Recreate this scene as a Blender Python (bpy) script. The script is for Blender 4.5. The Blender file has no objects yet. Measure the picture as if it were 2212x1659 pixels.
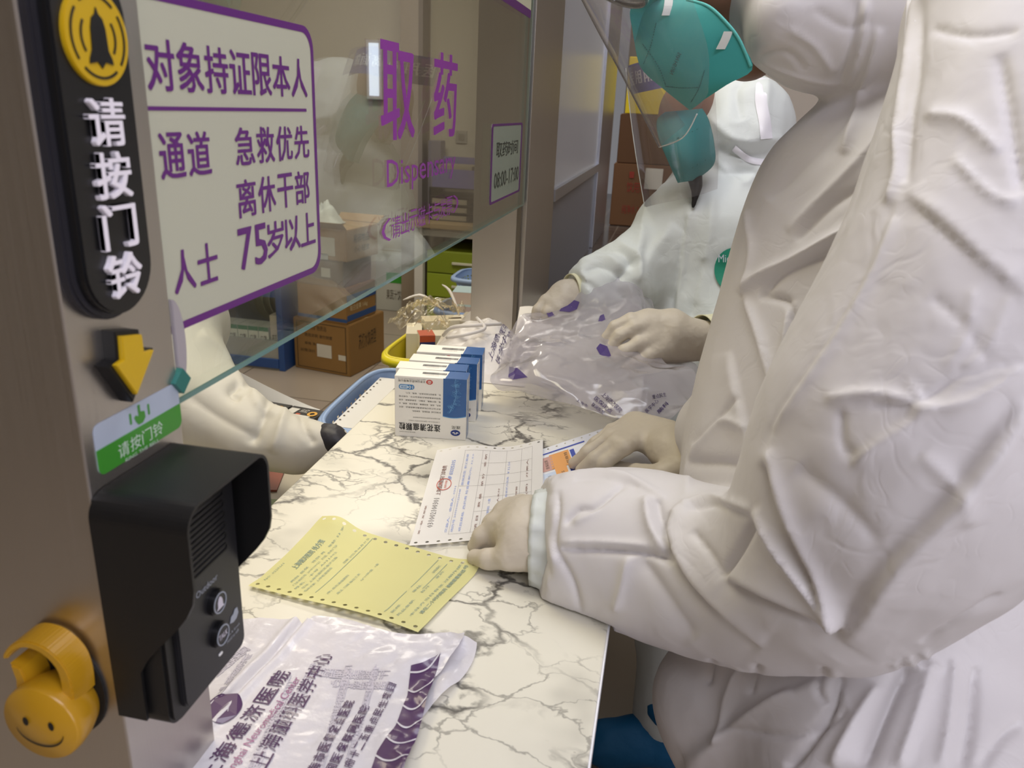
import bpy, bmesh, math, random
import numpy as np
from mathutils import Vector, Matrix, noise
random.seed(7); np.random.seed(7)
SC = bpy.context.scene
COL = SC.collection
TZ = 0.90            # height of the worktop above the floor; all helper coordinates are relative to the worktop
R3 = math.radians

# ---------------------------------------------------------------- camera
F = 1690.0; CX = 1106.0; CY = 829.5; HZ = 0.48
_dn = np.array([-221., 4770., F]); _dn /= np.linalg.norm(_dn)
_Y = np.array([1470. - CX, 245. - CY, F]); _Y -= _Y.dot(_dn) * _dn; _Y /= np.linalg.norm(_Y)
_Z = -_dn
_X = np.cross(_Y, _Z)
cam_d = bpy.data.cameras.new('camera'); cam = bpy.data.objects.new('camera', cam_d); COL.objects.link(cam)
right = Vector((_X[0], _Y[0], _Z[0])); up = -Vector((_X[1], _Y[1], _Z[1])); back = -Vector((_X[2], _Y[2], _Z[2]))
cam.matrix_world = Matrix(((right.x, up.x, back.x, 0), (right.y, up.y, back.y, 0), (right.z, up.z, back.z, HZ + TZ), (0, 0, 0, 1)))
cam_d.sensor_width = 36; cam_d.lens = 36 * F / 2212; cam_d.clip_start = 0.02; cam_d.clip_end = 60
cam_d.dof.use_dof = True; cam_d.dof.focus_distance = 1.05; cam_d.dof.aperture_fstop = 11.0
SC.camera = cam

# ---------------------------------------------------------------- world, exposure, ceiling lamps
SC.view_settings.view_transform = 'Standard'; SC.view_settings.look = 'None'
SC.view_settings.gamma = 1.0; SC.view_settings.use_curve_mapping = False
SC.view_settings.exposure = -0.06
w = bpy.data.worlds.new('hospital_air'); SC.world = w; w.use_nodes = True
w.node_tree.nodes['Background'].inputs[0].default_value = (.75, .74, .78, 1)
w.node_tree.nodes['Background'].inputs[1].default_value = 0.25

def area(name, loc, target, size, energy, col, sy=None):
    d = bpy.data.lights.new(name, 'AREA'); d.energy = energy; d.color = col
    d.shape = 'RECTANGLE'; d.size = size; d.size_y = sy or size
    o = bpy.data.objects.new(name, d); COL.objects.link(o)
    o.location = (loc[0], loc[1], loc[2] + TZ)
    v = Vector(target) - Vector(loc); o.rotation_euler = v.to_track_quat('-Z', 'Y').to_euler()
    return o
# ceiling lamps and added fills (ceiling is at 1.92 above the worktop)
area('lamp_inside_near', (-1.15, 1.2, 1.86), (-1.15, 1.2, 0), 1.2, 23, (1.0, .88, .65), .6)
area('lamp_inside_far', (-1.3, 3.6, 1.86), (-1.3, 3.6, 0), 1.2, 26, (1.0, .93, .80), .6)
area('lamp_hall_near', (.9, -.45, 1.86), (.9, -.45, 0), 1.2, 18, (.87, .86, 1.0), .6)
area('fill_hall_middle', (-.02, 1.12, 1.86), (-.02, 1.12, 0), 1.2, 12, (.92, .93, 1.0), .6)  # added fill over the counter, brightens the second person from the front
area('lamp_hall_far', (.8, 3.6, 1.86), (.8, 3.6, 0), 1.2, 16, (1.0, .97, .92), .6)
area('fill_hall_behind', (.55, -1.4, 1.86), (.55, -1.4, 0), 1.2, 14, (.92, .92, 1.0), .6)  # added fill behind the camera, lifts the foreground person's dark hip
area('fill_low_right', (1.9, -1.3, .35), (.2, .8, -.15), 1.3, 24, (.88, .89, 1.0), 1.5)  # added low fill reaching under the foreground arm; no window stands there

# ---------------------------------------------------------------- picture geometry helpers
def ray(u, v):
    r = np.array([u - CX, v - CY, F]); return np.array([r.dot(_X), r.dot(_Y), r.dot(_Z)])
O0 = np.array([0, 0, HZ])
def pz(u, v, z=0.): r = ray(u, v); return O0 + (z - HZ) / r[2] * r
def px(u, v, x): r = ray(u, v); return O0 + x / r[0] * r
def py(u, v, y): r = ray(u, v); return O0 + y / r[1] * r
def pd(u, v, d): r = ray(u, v); return O0 + d / F * r
def proj(P):
    P = np.asarray(P) - O0; c = P[..., 0:1] * _X + P[..., 1:2] * _Y + P[..., 2:3] * _Z
    return CX + F * c[..., 0] / c[..., 2], CY + F * c[..., 1] / c[..., 2], c[..., 2]

# ---------------------------------------------------------------- materials
def hx(h):
    h = h.lstrip('#'); out = []
    for i in (0, 2, 4):
        c = int(h[i:i + 2], 16) / 255
        out.append(c / 12.92 if c <= .04045 else ((c + .055) / 1.055) ** 2.4)
    return (*out, 1)
class NT:
    def __init__(s, name):
        s.m = bpy.data.materials.new(name); s.m.use_nodes = True; s.t = s.m.node_tree; s.t.nodes.clear()
        s.out = s.n('ShaderNodeOutputMaterial')
    def n(s, t, **kw):
        o = s.t.nodes.new(t)
        for k, v in kw.items():
            if k.startswith('i_'):
                k2 = k[2:]; k2 = int(k2) if k2.isdigit() else k2.replace('_', ' ')
                o.inputs[k2].default_value = v
            else: setattr(o, k, v)
        return o
    def l(s, a, b): s.t.links.new(a, b)
MATS = {}
def M(name, col='#cccccc', rough=.5, metal=0., bump=0., bscale=50., bdist=.002, spec=.5, trans=0., sss=0., coat=0., mott=0., mscale=8.):
    if name in MATS: return MATS[name]
    k = NT(name); p = k.n('ShaderNodeBsdfPrincipled'); c = hx(col) if isinstance(col, str) else col
    p.inputs['Base Color'].default_value = c; p.inputs['Roughness'].default_value = rough; p.inputs['Metallic'].default_value = metal
    p.inputs['Specular IOR Level'].default_value = spec; p.inputs['Coat Weight'].default_value = coat
    tc = k.n('ShaderNodeTexCoord')
    if mott:
        nz = k.n('ShaderNodeTexNoise', i_Scale=mscale, i_Detail=4.0); k.l(tc.outputs['Object'], nz.inputs['Vector'])
        mr = k.n('ShaderNodeMapRange'); mr.inputs[3].default_value = 1 - mott; mr.inputs[4].default_value = 1 + mott
        k.l(nz.outputs[0], mr.inputs[0])
        mx = k.n('ShaderNodeVectorMath', operation='SCALE'); mx.inputs[0].default_value = c[:3]; k.l(mr.outputs[0], mx.inputs['Scale'])
        k.l(mx.outputs[0], p.inputs['Base Color'])
    if bump:
        nz = k.n('ShaderNodeTexNoise', i_Scale=bscale, i_Detail=3.0); k.l(tc.outputs['Object'], nz.inputs['Vector'])
        b = k.n('ShaderNodeBump', i_Strength=bump, i_Distance=bdist); k.l(nz.outputs[0], b.inputs['Height']); k.l(b.outputs[0], p.inputs['Normal'])
    if trans:
        tr = k.n('ShaderNodeBsdfTranslucent'); tr.inputs[0].default_value = c
        mx = k.n('ShaderNodeMixShader'); mx.inputs[0].default_value = trans
        k.l(p.outputs[0], mx.inputs[1]); k.l(tr.outputs[0], mx.inputs[2]); k.l(mx.outputs[0], k.out.inputs[0])
    else: k.l(p.outputs[0], k.out.inputs[0])
    MATS[name] = k.m; return k.m
def thin(name, tint='#ffffff', refl=1.0, rough=.02, haze=0., hazecol='#ffffff', ior=1.45, bump=0., bscale=30.):
    """thin clear sheet: fresnel reflection over a see-through body, with an optional share of milky scattering"""
    k = NT(name); tr = k.n('ShaderNodeBsdfTransparent'); tr.inputs[0].default_value = hx(tint)
    gl = k.n('ShaderNodeBsdfGlossy', i_Roughness=rough); ge = k.n('ShaderNodeNewGeometry'); dt = k.n('ShaderNodeVectorMath', operation='DOT_PRODUCT'); k.l(ge.outputs['Incoming'], dt.inputs[0]); k.l(ge.outputs['Normal'], dt.inputs[1])
    def mt(op, a, b=None):
        m = k.n('ShaderNodeMath', operation=op)
        for i, q in enumerate((a, b)):
            if q is None: continue
            if isinstance(q, float): m.inputs[i].default_value = q
            else: k.l(q, m.inputs[i])
        return m.outputs[0]
    f0 = ((ior - 1) / (ior + 1)) ** 2; ab = mt('MINIMUM', mt('ABSOLUTE', dt.outputs['Value']), 1.0)
    pw = mt('POWER', mt('SUBTRACT', 1.0, ab), 5.0); mu = k.n('ShaderNodeMath', operation='MULTIPLY', use_clamp=True); mu.inputs[1].default_value = refl
    k.l(mt('ADD', mt('MULTIPLY', pw, 1 - f0), f0), mu.inputs[0])
    body = tr.outputs[0]
    if haze:
        df = k.n('ShaderNodeBsdfDiffuse'); df.inputs[0].default_value = hx(hazecol); tl = k.n('ShaderNodeBsdfTranslucent'); tl.inputs[0].default_value = hx(hazecol)
        m0 = k.n('ShaderNodeMixShader'); m0.inputs[0].default_value = .5; k.l(df.outputs[0], m0.inputs[1]); k.l(tl.outputs[0], m0.inputs[2])
        m1 = k.n('ShaderNodeMixShader'); m1.inputs[0].default_value = haze; k.l(body, m1.inputs[1]); k.l(m0.outputs[0], m1.inputs[2]); body = m1.outputs[0]
    if bump:
        tc = k.n('ShaderNodeTexCoord'); nz = k.n('ShaderNodeTexNoise', i_Scale=bscale, i_Detail=3.0); k.l(tc.outputs['Object'], nz.inputs['Vector'])
        b = k.n('ShaderNodeBump', i_Strength=bump, i_Distance=.004); k.l(nz.outputs[0], b.inputs['Height'])
        k.l(b.outputs[0], gl.inputs['Normal']); k.l(b.outputs[0], dt.inputs[1])
    mx = k.n('ShaderNodeMixShader'); k.l(mu.outputs[0], mx.inputs[0]); k.l(body, mx.inputs[1]); k.l(gl.outputs[0], mx.inputs[2]); k.l(mx.outputs[0], k.out.inputs[0])
    MATS[name] = k.m; return k.m
def emit(name, col, s):
    k = NT(name); e = k.n('ShaderNodeEmission', i_Strength=s); e.inputs[0].default_value = hx(col); k.l(e.outputs[0], k.out.inputs[0]); return k.m
def steel(name, col='#b9b2a8', rough=.3):
    k = NT(name); p = k.n('ShaderNodeBsdfPrincipled', i_Metallic=1.0); p.inputs['Base Color'].default_value = hx(col)
    tc = k.n('ShaderNodeTexCoord'); mp = k.n('ShaderNodeMapping'); mp.inputs['Scale'].default_value = (900, 900, 6); k.l(tc.outputs['Object'], mp.inputs[0])
    nz = k.n('ShaderNodeTexNoise', i_Scale=1.0, i_Detail=2.0); k.l(mp.outputs[0], nz.inputs['Vector'])
    mr = k.n('ShaderNodeMapRange'); mr.inputs[3].default_value = rough - .06; mr.inputs[4].default_value = rough + .1; k.l(nz.outputs[0], mr.inputs[0]); k.l(mr.outputs[0], p.inputs['Roughness'])
    b = k.n('ShaderNodeBump', i_Strength=.06, i_Distance=.0005); k.l(nz.outputs[0], b.inputs['Height']); k.l(b.outputs[0], p.inputs['Normal'])
    k.l(p.outputs[0], k.out.inputs[0]); return k.m
def marble():
    k = NT('veined_marble'); p = k.n('ShaderNodeBsdfPrincipled', i_Roughness=.36); tc = k.n('ShaderNodeTexCoord')
    mp = k.n('ShaderNodeMapping'); mp.inputs['Scale'].default_value = (1.0, 1.35, 1); mp.inputs['Rotation'].default_value = (0, 0, .55); k.l(tc.outputs['Object'], mp.inputs[0])
    def warp(scale, amt, src):
        nz = k.n('ShaderNodeTexNoise', i_Scale=scale, i_Detail=5.0, i_Roughness=.6); k.l(src, nz.inputs['Vector'])
        s = k.n('ShaderNodeVectorMath', operation='SUBTRACT'); s.inputs[1].default_value = (.5, .5, .5); k.l(nz.outputs['Color'], s.inputs[0])
        m = k.n('ShaderNodeVectorMath', operation='SCALE', i_Scale=amt); k.l(s.outputs[0], m.inputs[0])
        a = k.n('ShaderNodeVectorMath', operation='ADD'); k.l(src, a.inputs[0]); k.l(m.outputs[0], a.inputs[1]); return a.outputs[0]
    v = warp(7, .12, mp.outputs[0]); v2 = warp(38, .02, v)
    def veins(scale, wid, src):
        vo = k.n('ShaderNodeTexVoronoi', feature='DISTANCE_TO_EDGE', i_Scale=scale); k.l(src, vo.inputs['Vector'])
        mr = k.n('ShaderNodeMapRange', interpolation_type='SMOOTHSTEP'); mr.inputs[1].default_value = 0; mr.inputs[2].default_value = wid; mr.inputs[3].default_value = 1; mr.inputs[4].default_value = 0
        k.l(vo.outputs[0], mr.inputs[0]); return mr.outputs[0]
    def mask(scale, lo, hi, off):
        mo = k.n('ShaderNodeVectorMath', operation='ADD'); mo.inputs[1].default_value = (off, off * .7, 0); k.l(tc.outputs['Object'], mo.inputs[0])
        nz = k.n('ShaderNodeTexNoise', i_Scale=scale, i_Detail=3.0); k.l(mo.outputs[0], nz.inputs['Vector'])
        mr = k.n('ShaderNodeMapRange', interpolation_type='SMOOTHSTEP'); mr.inputs[1].default_value = lo; mr.inputs[2].default_value = hi; k.l(nz.outputs[0], mr.inputs[0]); return mr.outputs[0]
    def mul(a, b):
        m = k.n('ShaderNodeMath', operation='MULTIPLY'); k.l(a, m.inputs[0])
        if isinstance(b, float): m.inputs[1].default_value = b
        else: k.l(b, m.inputs[1])
        return m.outputs[0]
    def mxx(a, b):
        m = k.n('ShaderNodeMath', operation='MAXIMUM'); k.l(a, m.inputs[0]); k.l(b, m.inputs[1]); return m.outputs[0]
    big = mul(veins(6.5, .045, v2), mask(6, .36, .54, 3.1)); soft = mul(mul(veins(6.5, .38, v), mask(7, .46, .70, 1.7)), .45)
    small = mul(mul(veins(34, .13, v2), mask(7, .57, .64, 9.3)), .75); thinv = mul(mul(veins(15, .035, v2), mask(8, .48, .6, 5.)), .6)
    tot = mxx(mxx(big, soft), mxx(small, thinv))
    r = k.n('ShaderNodeMix', data_type='RGBA'); r.inputs[6].default_value = hx('#d6d2c2'); r.inputs[7].default_value = hx('#5d5a54'); k.l(tot, r.inputs[0])
    k.l(r.outputs[2], p.inputs['Base Color']); k.l(p.outputs[0], k.out.inputs[0]); return k.m
def tiles(name, c1, c2, sx, sy, mort, rough):
    k = NT(name); p = k.n('ShaderNodeBsdfPrincipled', i_Roughness=rough); tc = k.n('ShaderNodeTexCoord')
    br = k.n('ShaderNodeTexBrick', offset=0.0); br.inputs['Color1'].default_value = hx(c1); br.inputs['Color2'].default_value = hx(c2); br.inputs['Mortar'].default_value = hx(mort)
    br.inputs['Scale'].default_value = 1; br.inputs['Mortar Size'].default_value = .004; br.inputs['Brick Width'].default_value = sx; br.inputs['Row Height'].default_value = sy
    k.l(tc.outputs['Object'], br.inputs['Vector']); k.l(br.outputs[0], p.inputs['Base Color']); k.l(p.outputs[0], k.out.inputs[0]); return k.m

# ---------------------------------------------------------------- object helpers
ORG = {}
def tag(o, label=None, cat=None, group=None, kind=None):
    if label: o['label'] = label
    if cat: o['category'] = cat
    if group: o['group'] = group
    if kind: o['kind'] = kind
    return o
def thing(name, label, cat, loc, group=None):
    o = bpy.data.objects.new(name, None); COL.objects.link(o); o.empty_display_size = .03
    loc = np.array(loc, float); o.location = (loc[0], loc[1], loc[2] + TZ); ORG[o] = loc
    return tag(o, label, cat, group)
def mk(name, verts, faces, mat, parent=None, smooth=False, mi=None):
    V = np.asarray(verts, float).reshape(-1, 3)
    if parent is not None: org = ORG[parent]
    else: org = np.array([(V[:, 0].min() + V[:, 0].max()) / 2, (V[:, 1].min() + V[:, 1].max()) / 2, V[:, 2].min()])
    me = bpy.data.meshes.new(name); me.from_pydata((V - org).tolist(), [], [list(map(int, f)) for f in faces])
    for m in (mat if isinstance(mat, (list, tuple)) else [mat]): me.materials.append(m)
    if mi is not None: me.polygons.foreach_set('material_index', list(mi))
    if smooth: me.polygons.foreach_set('use_smooth', [True] * len(me.polygons))
    me.update(); o = bpy.data.objects.new(name, me); COL.objects.link(o); ORG[o] = org
    if parent is not None: o.parent = parent
    else: o.location = (org[0], org[1], org[2] + TZ)
    return o
def bmout(bm):
    bm.normal_update(); bm.verts.index_update(); vs = [tuple(v.co) for v in bm.verts]; fs = [[v.index for v in f.verts] for f in bm.faces]
    mi = [f.material_index for f in bm.faces]; bm.free(); return vs, fs, mi
def box(name, lo, hi, mat, parent=None, bev=0., rz=0., piv=None, seg=2, mat_fn=None, tf=None):
    bm = bmesh.new(); bmesh.ops.create_cube(bm, size=1)
    lo = np.array(lo, float); hi = np.array(hi, float)
    for v in bm.verts: v.co = Vector(((v.co[i] + .5) * (hi[i] - lo[i]) + lo[i]) for i in range(3))
    if bev: bmesh.ops.bevel(bm, geom=bm.edges[:], offset=bev, segments=seg, affect='EDGES', profile=.5)
    if rz:
        c = piv or tuple((lo + hi) / 2); bmesh.ops.rotate(bm, verts=bm.verts, cent=c, matrix=Matrix.Rotation(rz, 3, 'Z'))
    if tf: 
        for v in bm.verts: v.co = Vector(tf(v.co))
    bm.normal_update()
    if mat_fn:
        for f in bm.faces: f.material_index = mat_fn(f)
    vs, fs, mi = bmout(bm); return mk(name, vs, fs, mat, parent, mi=mi if mat_fn else None)
def prism(poly, fr, d0, d1, bev=0.):
    """fr(a,b,d) -> xyz; extrude polygon between depths; returns verts, faces"""
    bm = bmesh.new(); lo = [bm.verts.new(fr(a, b, d0)) for a, b in poly]; hi = [bm.verts.new(fr(a, b, d1)) for a, b in poly]
    n = len(poly); bm.faces.new(hi); bm.faces.new(lo[::-1])
    for i in range(n): bm.faces.new((lo[i], lo[(i + 1) % n], hi[(i + 1) % n], hi[i]))
    bmesh.ops.recalc_face_normals(bm, faces=bm.faces)
    if bev:
        top = [e for e in bm.edges if e.verts[0] in hi and e.verts[1] in hi]
        bmesh.ops.bevel(bm, geom=top, offset=bev, segments=2, affect='EDGES')
    bmesh.ops.triangulate(bm, faces=[f for f in bm.faces if len(f.verts) > 4])
    v, f, _ = bmout(bm); return v, f
XF = lambda x: (lambda a, b, d=0.: (x + d, a, b))          # plane facing +X, (y,z) in it
def circ(cx, cy, rx, ry=None, n=32, a0=0, a1=2 * math.pi, close=False):
    ry = ry or rx; m = n + (1 if close else 0)
    return [(cx + rx * math.cos(a0 + (a1 - a0) * i / n), cy + ry * math.sin(a0 + (a1 - a0) * i / n)) for i in range(m)]
def rrect(x0, y0, x1, y1, r, n=6):
    out = []
    for cx, cy, a in ((x1 - r, y0 + r, -90), (x1 - r, y1 - r, 0), (x0 + r, y1 - r, 90), (x0 + r, y0 + r, 180)):
        for i in range(n + 1):
            t = R3(a + 90 * i / n); out.append((cx + r * math.cos(t), cy + r * math.sin(t)))
    return out
def frame_ring(outer, inner, fr, d0, d1):
    n = len(outer); vs = [fr(*p, d0) for p in outer] + [fr(*p, d0) for p in inner] + [fr(*p, d1) for p in outer] + [fr(*p, d1) for p in inner]; fs = []
    for i in range(n):
        j = (i + 1) % n
        fs += [(2 * n + i, 2 * n + j, 3 * n + j, 3 * n + i), (i, n + i, n + j, j), (i, j, 2 * n + j, 2 * n + i), (n + i, 3 * n + i, 3 * n + j, n + j)]
    return vs, fs
def tube(pts, r, n=10, cap=True, closed=False):
    pts = [Vector(p) for p in pts]; rs = r if isinstance(r, (list, tuple)) else [r] * len(pts); vs = []; fs = []; m = len(pts)
    nrm = None
    for i, p in enumerate(pts):
        t = (pts[(i + 1) % m] - pts[i - 1]) if closed else (pts[min(i + 1, m - 1)] - pts[max(i - 1, 0)]); t.normalize()
        if nrm is None: nrm = t.orthogonal().normalized()
        nrm = (nrm - t * nrm.dot(t)).normalized(); b = t.cross(nrm)
        for k in range(n): a = 2 * math.pi * k / n; vs.append(tuple(p + (nrm * math.cos(a) + b * math.sin(a)) * rs[i]))
    for i in range(m if closed else m - 1):
        for k in range(n):
            a = i * n + k; b2 = i * n + (k + 1) % n; c = ((i + 1) % m) * n + (k + 1) % n; d = ((i + 1) % m) * n + k; fs.append((a, b2, c, d))
    if cap and not closed: fs.append(tuple(range(n))[::-1]); fs.append(tuple((m - 1) * n + k for k in range(n)))
    return vs, fs
def join(*vf):
    V = []; Fc = []
    for v, f in vf:
        o = len(V); V += [tuple(p) for p in v]; Fc += [tuple(i + o for i in q) for q in f]
    return V, Fc
def spline(P, n):
    P = np.asarray(P, float); m = len(P); out = []
    for i in range(n):
        t = i / (n - 1) * (m - 1); k = min(int(t), m - 2); f = t - k
        p0, p1, p2, p3 = P[max(k - 1, 0)], P[k], P[k + 1], P[min(k + 2, m - 1)]
        out.append(.5 * ((2 * p1) + (-p0 + p2) * f + (2 * p0 - 5 * p1 + 4 * p2 - p3) * f * f + (-p0 + 3 * p1 - 3 * p2 + p3) * f ** 3))
    return np.array(out)

# ---------------------------------------------------------------- lettering
def text_mesh(s, res=2, bold=0., ext=0., squash=None):
    c = bpy.data.curves.new('t', 'FONT'); c.body = s; c.size = 1; c.resolution_u = res; c.offset = bold; c.extrude = ext
    c.fill_mode = 'FRONT' if ext == 0 else 'BOTH'
    o = bpy.data.objects.new('t', c); COL.objects.link(o); dg = bpy.context.evaluated_depsgraph_get(); dg.update()
    me = bpy.data.meshes.new_from_object(o.evaluated_get(dg)); bpy.data.objects.remove(o); bpy.data.curves.remove(c)
    n = len(me.vertices); V = np.zeros(n * 3); me.vertices.foreach_get('co', V); V = V.reshape(-1, 3); fs = [tuple(p.vertices) for p in me.polygons]; bpy.data.meshes.remove(me)
    return V, fs
def fit(V, rect, flip=False):
    """scale the letters to a rectangle (x0,y0,x1,y1); flip turns them upside down"""
    x0, y0, x1, y1 = rect; a = V[:, :2].min(0); b = V[:, :2].max(0); s = (V[:, :2] - a) / np.maximum(b - a, 1e-9)
    if flip: s = 1 - s
    W = V.copy(); W[:, 0] = x0 + s[:, 0] * (x1 - x0); W[:, 1] = y0 + s[:, 1] * (y1 - y0); return W
def letter(name, items, mapf, mat, parent, bold=0., ext=0., res=2, flip=False):
    """items: (string, rect); all become one lettering mesh laid out by mapf(a,b,d)"""
    VV = []; FF = []
    for it in items:
        s, rect = it[0], it[1]; V, fs = text_mesh(s, res, 0., 1 if ext else 0); hgt = (rect[3] - rect[1]) if len(s) < 3 else (rect[2] - rect[0]) / len(s)
        dd = abs(bold) * abs(hgt) * .9; V = fit(V, (rect[0] + dd, rect[1] + dd, rect[2] - dd, rect[3] - dd), flip)
        for q, (ox, oy) in enumerate([(-1, -.6), (1, .6), (-1, .6), (1, -.6)] if bold > .001 else [(0, 0)]):   # heavier strokes: the glyph laid four times, a hair apart
            o = len(VV); VV += [mapf(p[0] + ox * dd, p[1] + oy * dd, ((p[2] * .5 + .5) * ext if ext else 0.) + q * 4e-5) for p in V]; FF += [tuple(i + o for i in f) for f in fs]
    return mk(name, VV, FF, mat, parent)
def quadmap(A, B, Cc, D, hf=None, lift=0.):
    """A=(0,0) B=(1,0) C=(1,1) D=(0,1) world corners"""
    A, B, Cc, D = [np.array(q, float) for q in (A, B, Cc, D)]
    def f(s, t, d=0.):
        p = A * (1 - s) * (1 - t) + B * s * (1 - t) + Cc * s * t + D * (1 - s) * t
        z = hf(s, t) if hf else 0.
        return (p[0], p[1], p[2] + z + d + lift)
    return f
def grid(mapf, nx, ny, s0=0., s1=1., t0=0., t1=1.):
    vs = [mapf(s0 + (s1 - s0) * i / nx, t0 + (t1 - t0) * j / ny) for j in range(ny + 1) for i in range(nx + 1)]
    fs = [(j * (nx + 1) + i, j * (nx + 1) + i + 1, (j + 1) * (nx + 1) + i + 1, (j + 1) * (nx + 1) + i) for j in range(ny) for i in range(nx)]
    return vs, fs
def fbm(p, sc=1., oct=3, off=0.):
    v = 0.; a = 1.; s = sc
    for _ in range(oct): v += a * noise.noise(Vector((p[0] * s + off, p[1] * s + off * .7, p[2] * s - off))); a *= .5; s *= 2
    return v
# ================================================================ the setting
FZ = -TZ
m_wall = M('cream_wall_paint', '#c9c1b2', .75, bump=.05, bscale=80); m_hall = M('beige_wall_paint', '#b5aa9c', .8)
m_ceil = M('ceiling_white', '#d8d4cb', .8); m_base = M('baseboard_taupe', '#857a6c', .5)
m_steel = steel('brushed_steel', '#c4bfba', .34); m_steel2 = steel('brushed_steel_blue', '#c0c2cc', .34)
m_dark = M('black_gap', '#16130f', .6)
def struct(o): o['kind'] = 'structure'; return o
def slab(name, lo, hi, mat): return struct(box(name, lo, hi, mat))
slab('floor', (-3.2, -2.2, FZ - .05), (2.6, 6.4, FZ), tiles('floor_tiles', '#a89c8c', '#a1958a', .6, .6, '#6f665c', .25))
slab('ceiling', (-3.2, -2.2, 1.92), (2.6, 6.4, 1.97), m_ceil)
slab('wall_back', (-3.2, 5.25, FZ), (-.42, 5.35, 1.92), m_wall)
slab('wall_far', (-.42, 6.3, FZ), (2.6, 6.4, 1.92), m_hall)
slab('wall_left', (-3.3, -2.2, FZ), (-3.2, 5.35, 1.92), m_wall)
slab('wall_right', (2.5, -2.2, FZ), (2.6, 6.3, 1.92), m_hall)
slab('wall_front', (-3.2, -2.3, FZ), (2.6, -2.2, 1.92), M('hall_rear_wall', '#8f867a', .8))
slab('wall_hall', (.22, 2.6, FZ), (2.5, 2.7, 1.92), m_hall)
slab('baseboard_back', (-3.2, 5.235, FZ), (-.45, 5.25, FZ + .12), m_base)
# pilaster on the back wall
q0 = py(866, 300, 5.0)[0]; q1 = py(903, 300, 5.0)[0]
slab('trim_1', (q0, 5.0, FZ), (q1, 5.25, 1.92), M('pilaster_taupe', '#9a8c7a', .7))
# narrow bright window of the back wall
wa = py(800, 140, 5.22); wb = py(828, 215, 5.22)
wo = struct(box('window_1', (wa[0] - .02, 5.20, wb[2]), (wb[0], 5.25, wb[2] + .36), M('window_frame_white', '#dcdcdc', .5)))
tag(mk('window_pane', *grid(quadmap((wa[0], 5.195, wb[2] + .02), (wb[0] - .02, 5.195, wb[2] + .02), (wb[0] - .02, 5.195, wb[2] + .34), (wa[0], 5.195, wb[2] + .34)), 1, 1), emit('window_sky', '#e8f0ff', 1.6), wo), 'bright window pane')
# lamps: ceiling panels, two of them added to go with the fill lights
for i, (x, y, c) in enumerate([(-1.15, 1.2, '#fff0d2'), (-1.3, 3.6, '#fff4e0'), (.9, -.45, '#eeeaff'), (-.02, 1.12, '#fbfbff'), (.8, 3.6, '#fffaf0'), (.55, -1.4, '#f2f2ff')]):
    t = thing('ceiling_light', ['square ceiling panel lamp over the dispensary desk', 'ceiling panel lamp over the far dispensary shelves', 'ceiling panel lamp behind the camera in the hall', 'added ceiling panel lamp over the marble counter', 'ceiling panel lamp over the far hall', 'added ceiling panel lamp furthest behind the camera'][i], 'lamp', (x, y, 1.87))
    v, f = frame_ring(rrect(x - .62, y - .32, x + .62, y + .32, .01, 2), rrect(x - .59, y - .29, x + .59, y + .29, .01, 2), lambda a, b, d: (a, b, 1.87 + d), 0, .05); mk('frame', v, f, M('lamp_frame', '#d0d0d0', .4), t)
    mk('diffuser', *grid(quadmap((x - .59, y - .29, 1.90), (x - .59, y + .29, 1.90), (x + .59, y + .29, 1.90), (x + .59, y - .29, 1.90)), 1, 1), emit('lamp_glow_%d' % i, c, 3.0), t)

# ---- partition: near pillar, glass, middle pillar, second bay
XP = -.300
pil = box('wall_pillar_near', (-.47, .338, FZ), (XP, .4262, 1.92), m_steel, bev=.0012); pil.name = 'trim_2'; struct(pil)
YM = 1.665
m = box('trim_3', (-.415, YM, 0.0), (-.318, YM + .10, 1.92), m_steel, bev=.001); struct(m)
struct(box('trim_4', (-.318, YM + .012, 0.0), (-.30, YM + .40, 1.92), m_steel, bev=.001))
struct(box('trim_5', (-.3175, YM - .004, 0.0), (-.3095, YM + .012, 1.92), steel('groove_steel', '#7c756b', .4)))
struct(box('trim_6', (-.445, YM + .02, 0), (-.30, YM + .41, .012), m_steel))
# second bay behind the middle pillar: lit sill, frosted pane, grey lower panel, end pillar
y1 = px(1228, 375, XP)[1]; y2 = px(1293, 360, XP)[1]; y3 = y2 + .45; zs = .27
struct(box('trim_7', (-.33, 2.08, zs - .02), (-.298, y2, zs + .01), m_steel2))
struct(box('window_2', (-.32, 2.08, zs + .01), (-.31, y2, 1.92), M('frosted_bay_pane', '#b9bcc6', .25)))
struct(box('trim_8', (-.33, 2.08, -.06), (-.312, y2, zs - .02), M('grey_lower_panel', '#7a7c85', .35)))
struct(box('trim_9', (-.44, y2, -.06), (-.30, y3 + .1, 1.92), m_steel2, bev=.002))
slab('trim_10', (-.47, 2.08, FZ), (-.02, 5.6, -.06), tiles('dark_mosaic', '#4a4340', '#3d3735', .10, .10, '#6a635d', .2))
# wall under the counter
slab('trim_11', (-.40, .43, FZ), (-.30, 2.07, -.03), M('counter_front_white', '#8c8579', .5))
# worktop
ct = struct(box('counter_slab', (-.447, .36, -.028), (-.016, 2.07, 0), marble(), bev=.002)); ct.name = 'marble_counter_top'
del ct['kind']; tag(ct, 'long white marble counter top with dark grey veins running under the glass', 'counter')
tag(box('edge_band', (-.0165, .362, -.026), (-.0145, 2.068, -.002), M('edge_band_white', '#e2e2e6', .3), ct), 'white edge strip')

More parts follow.
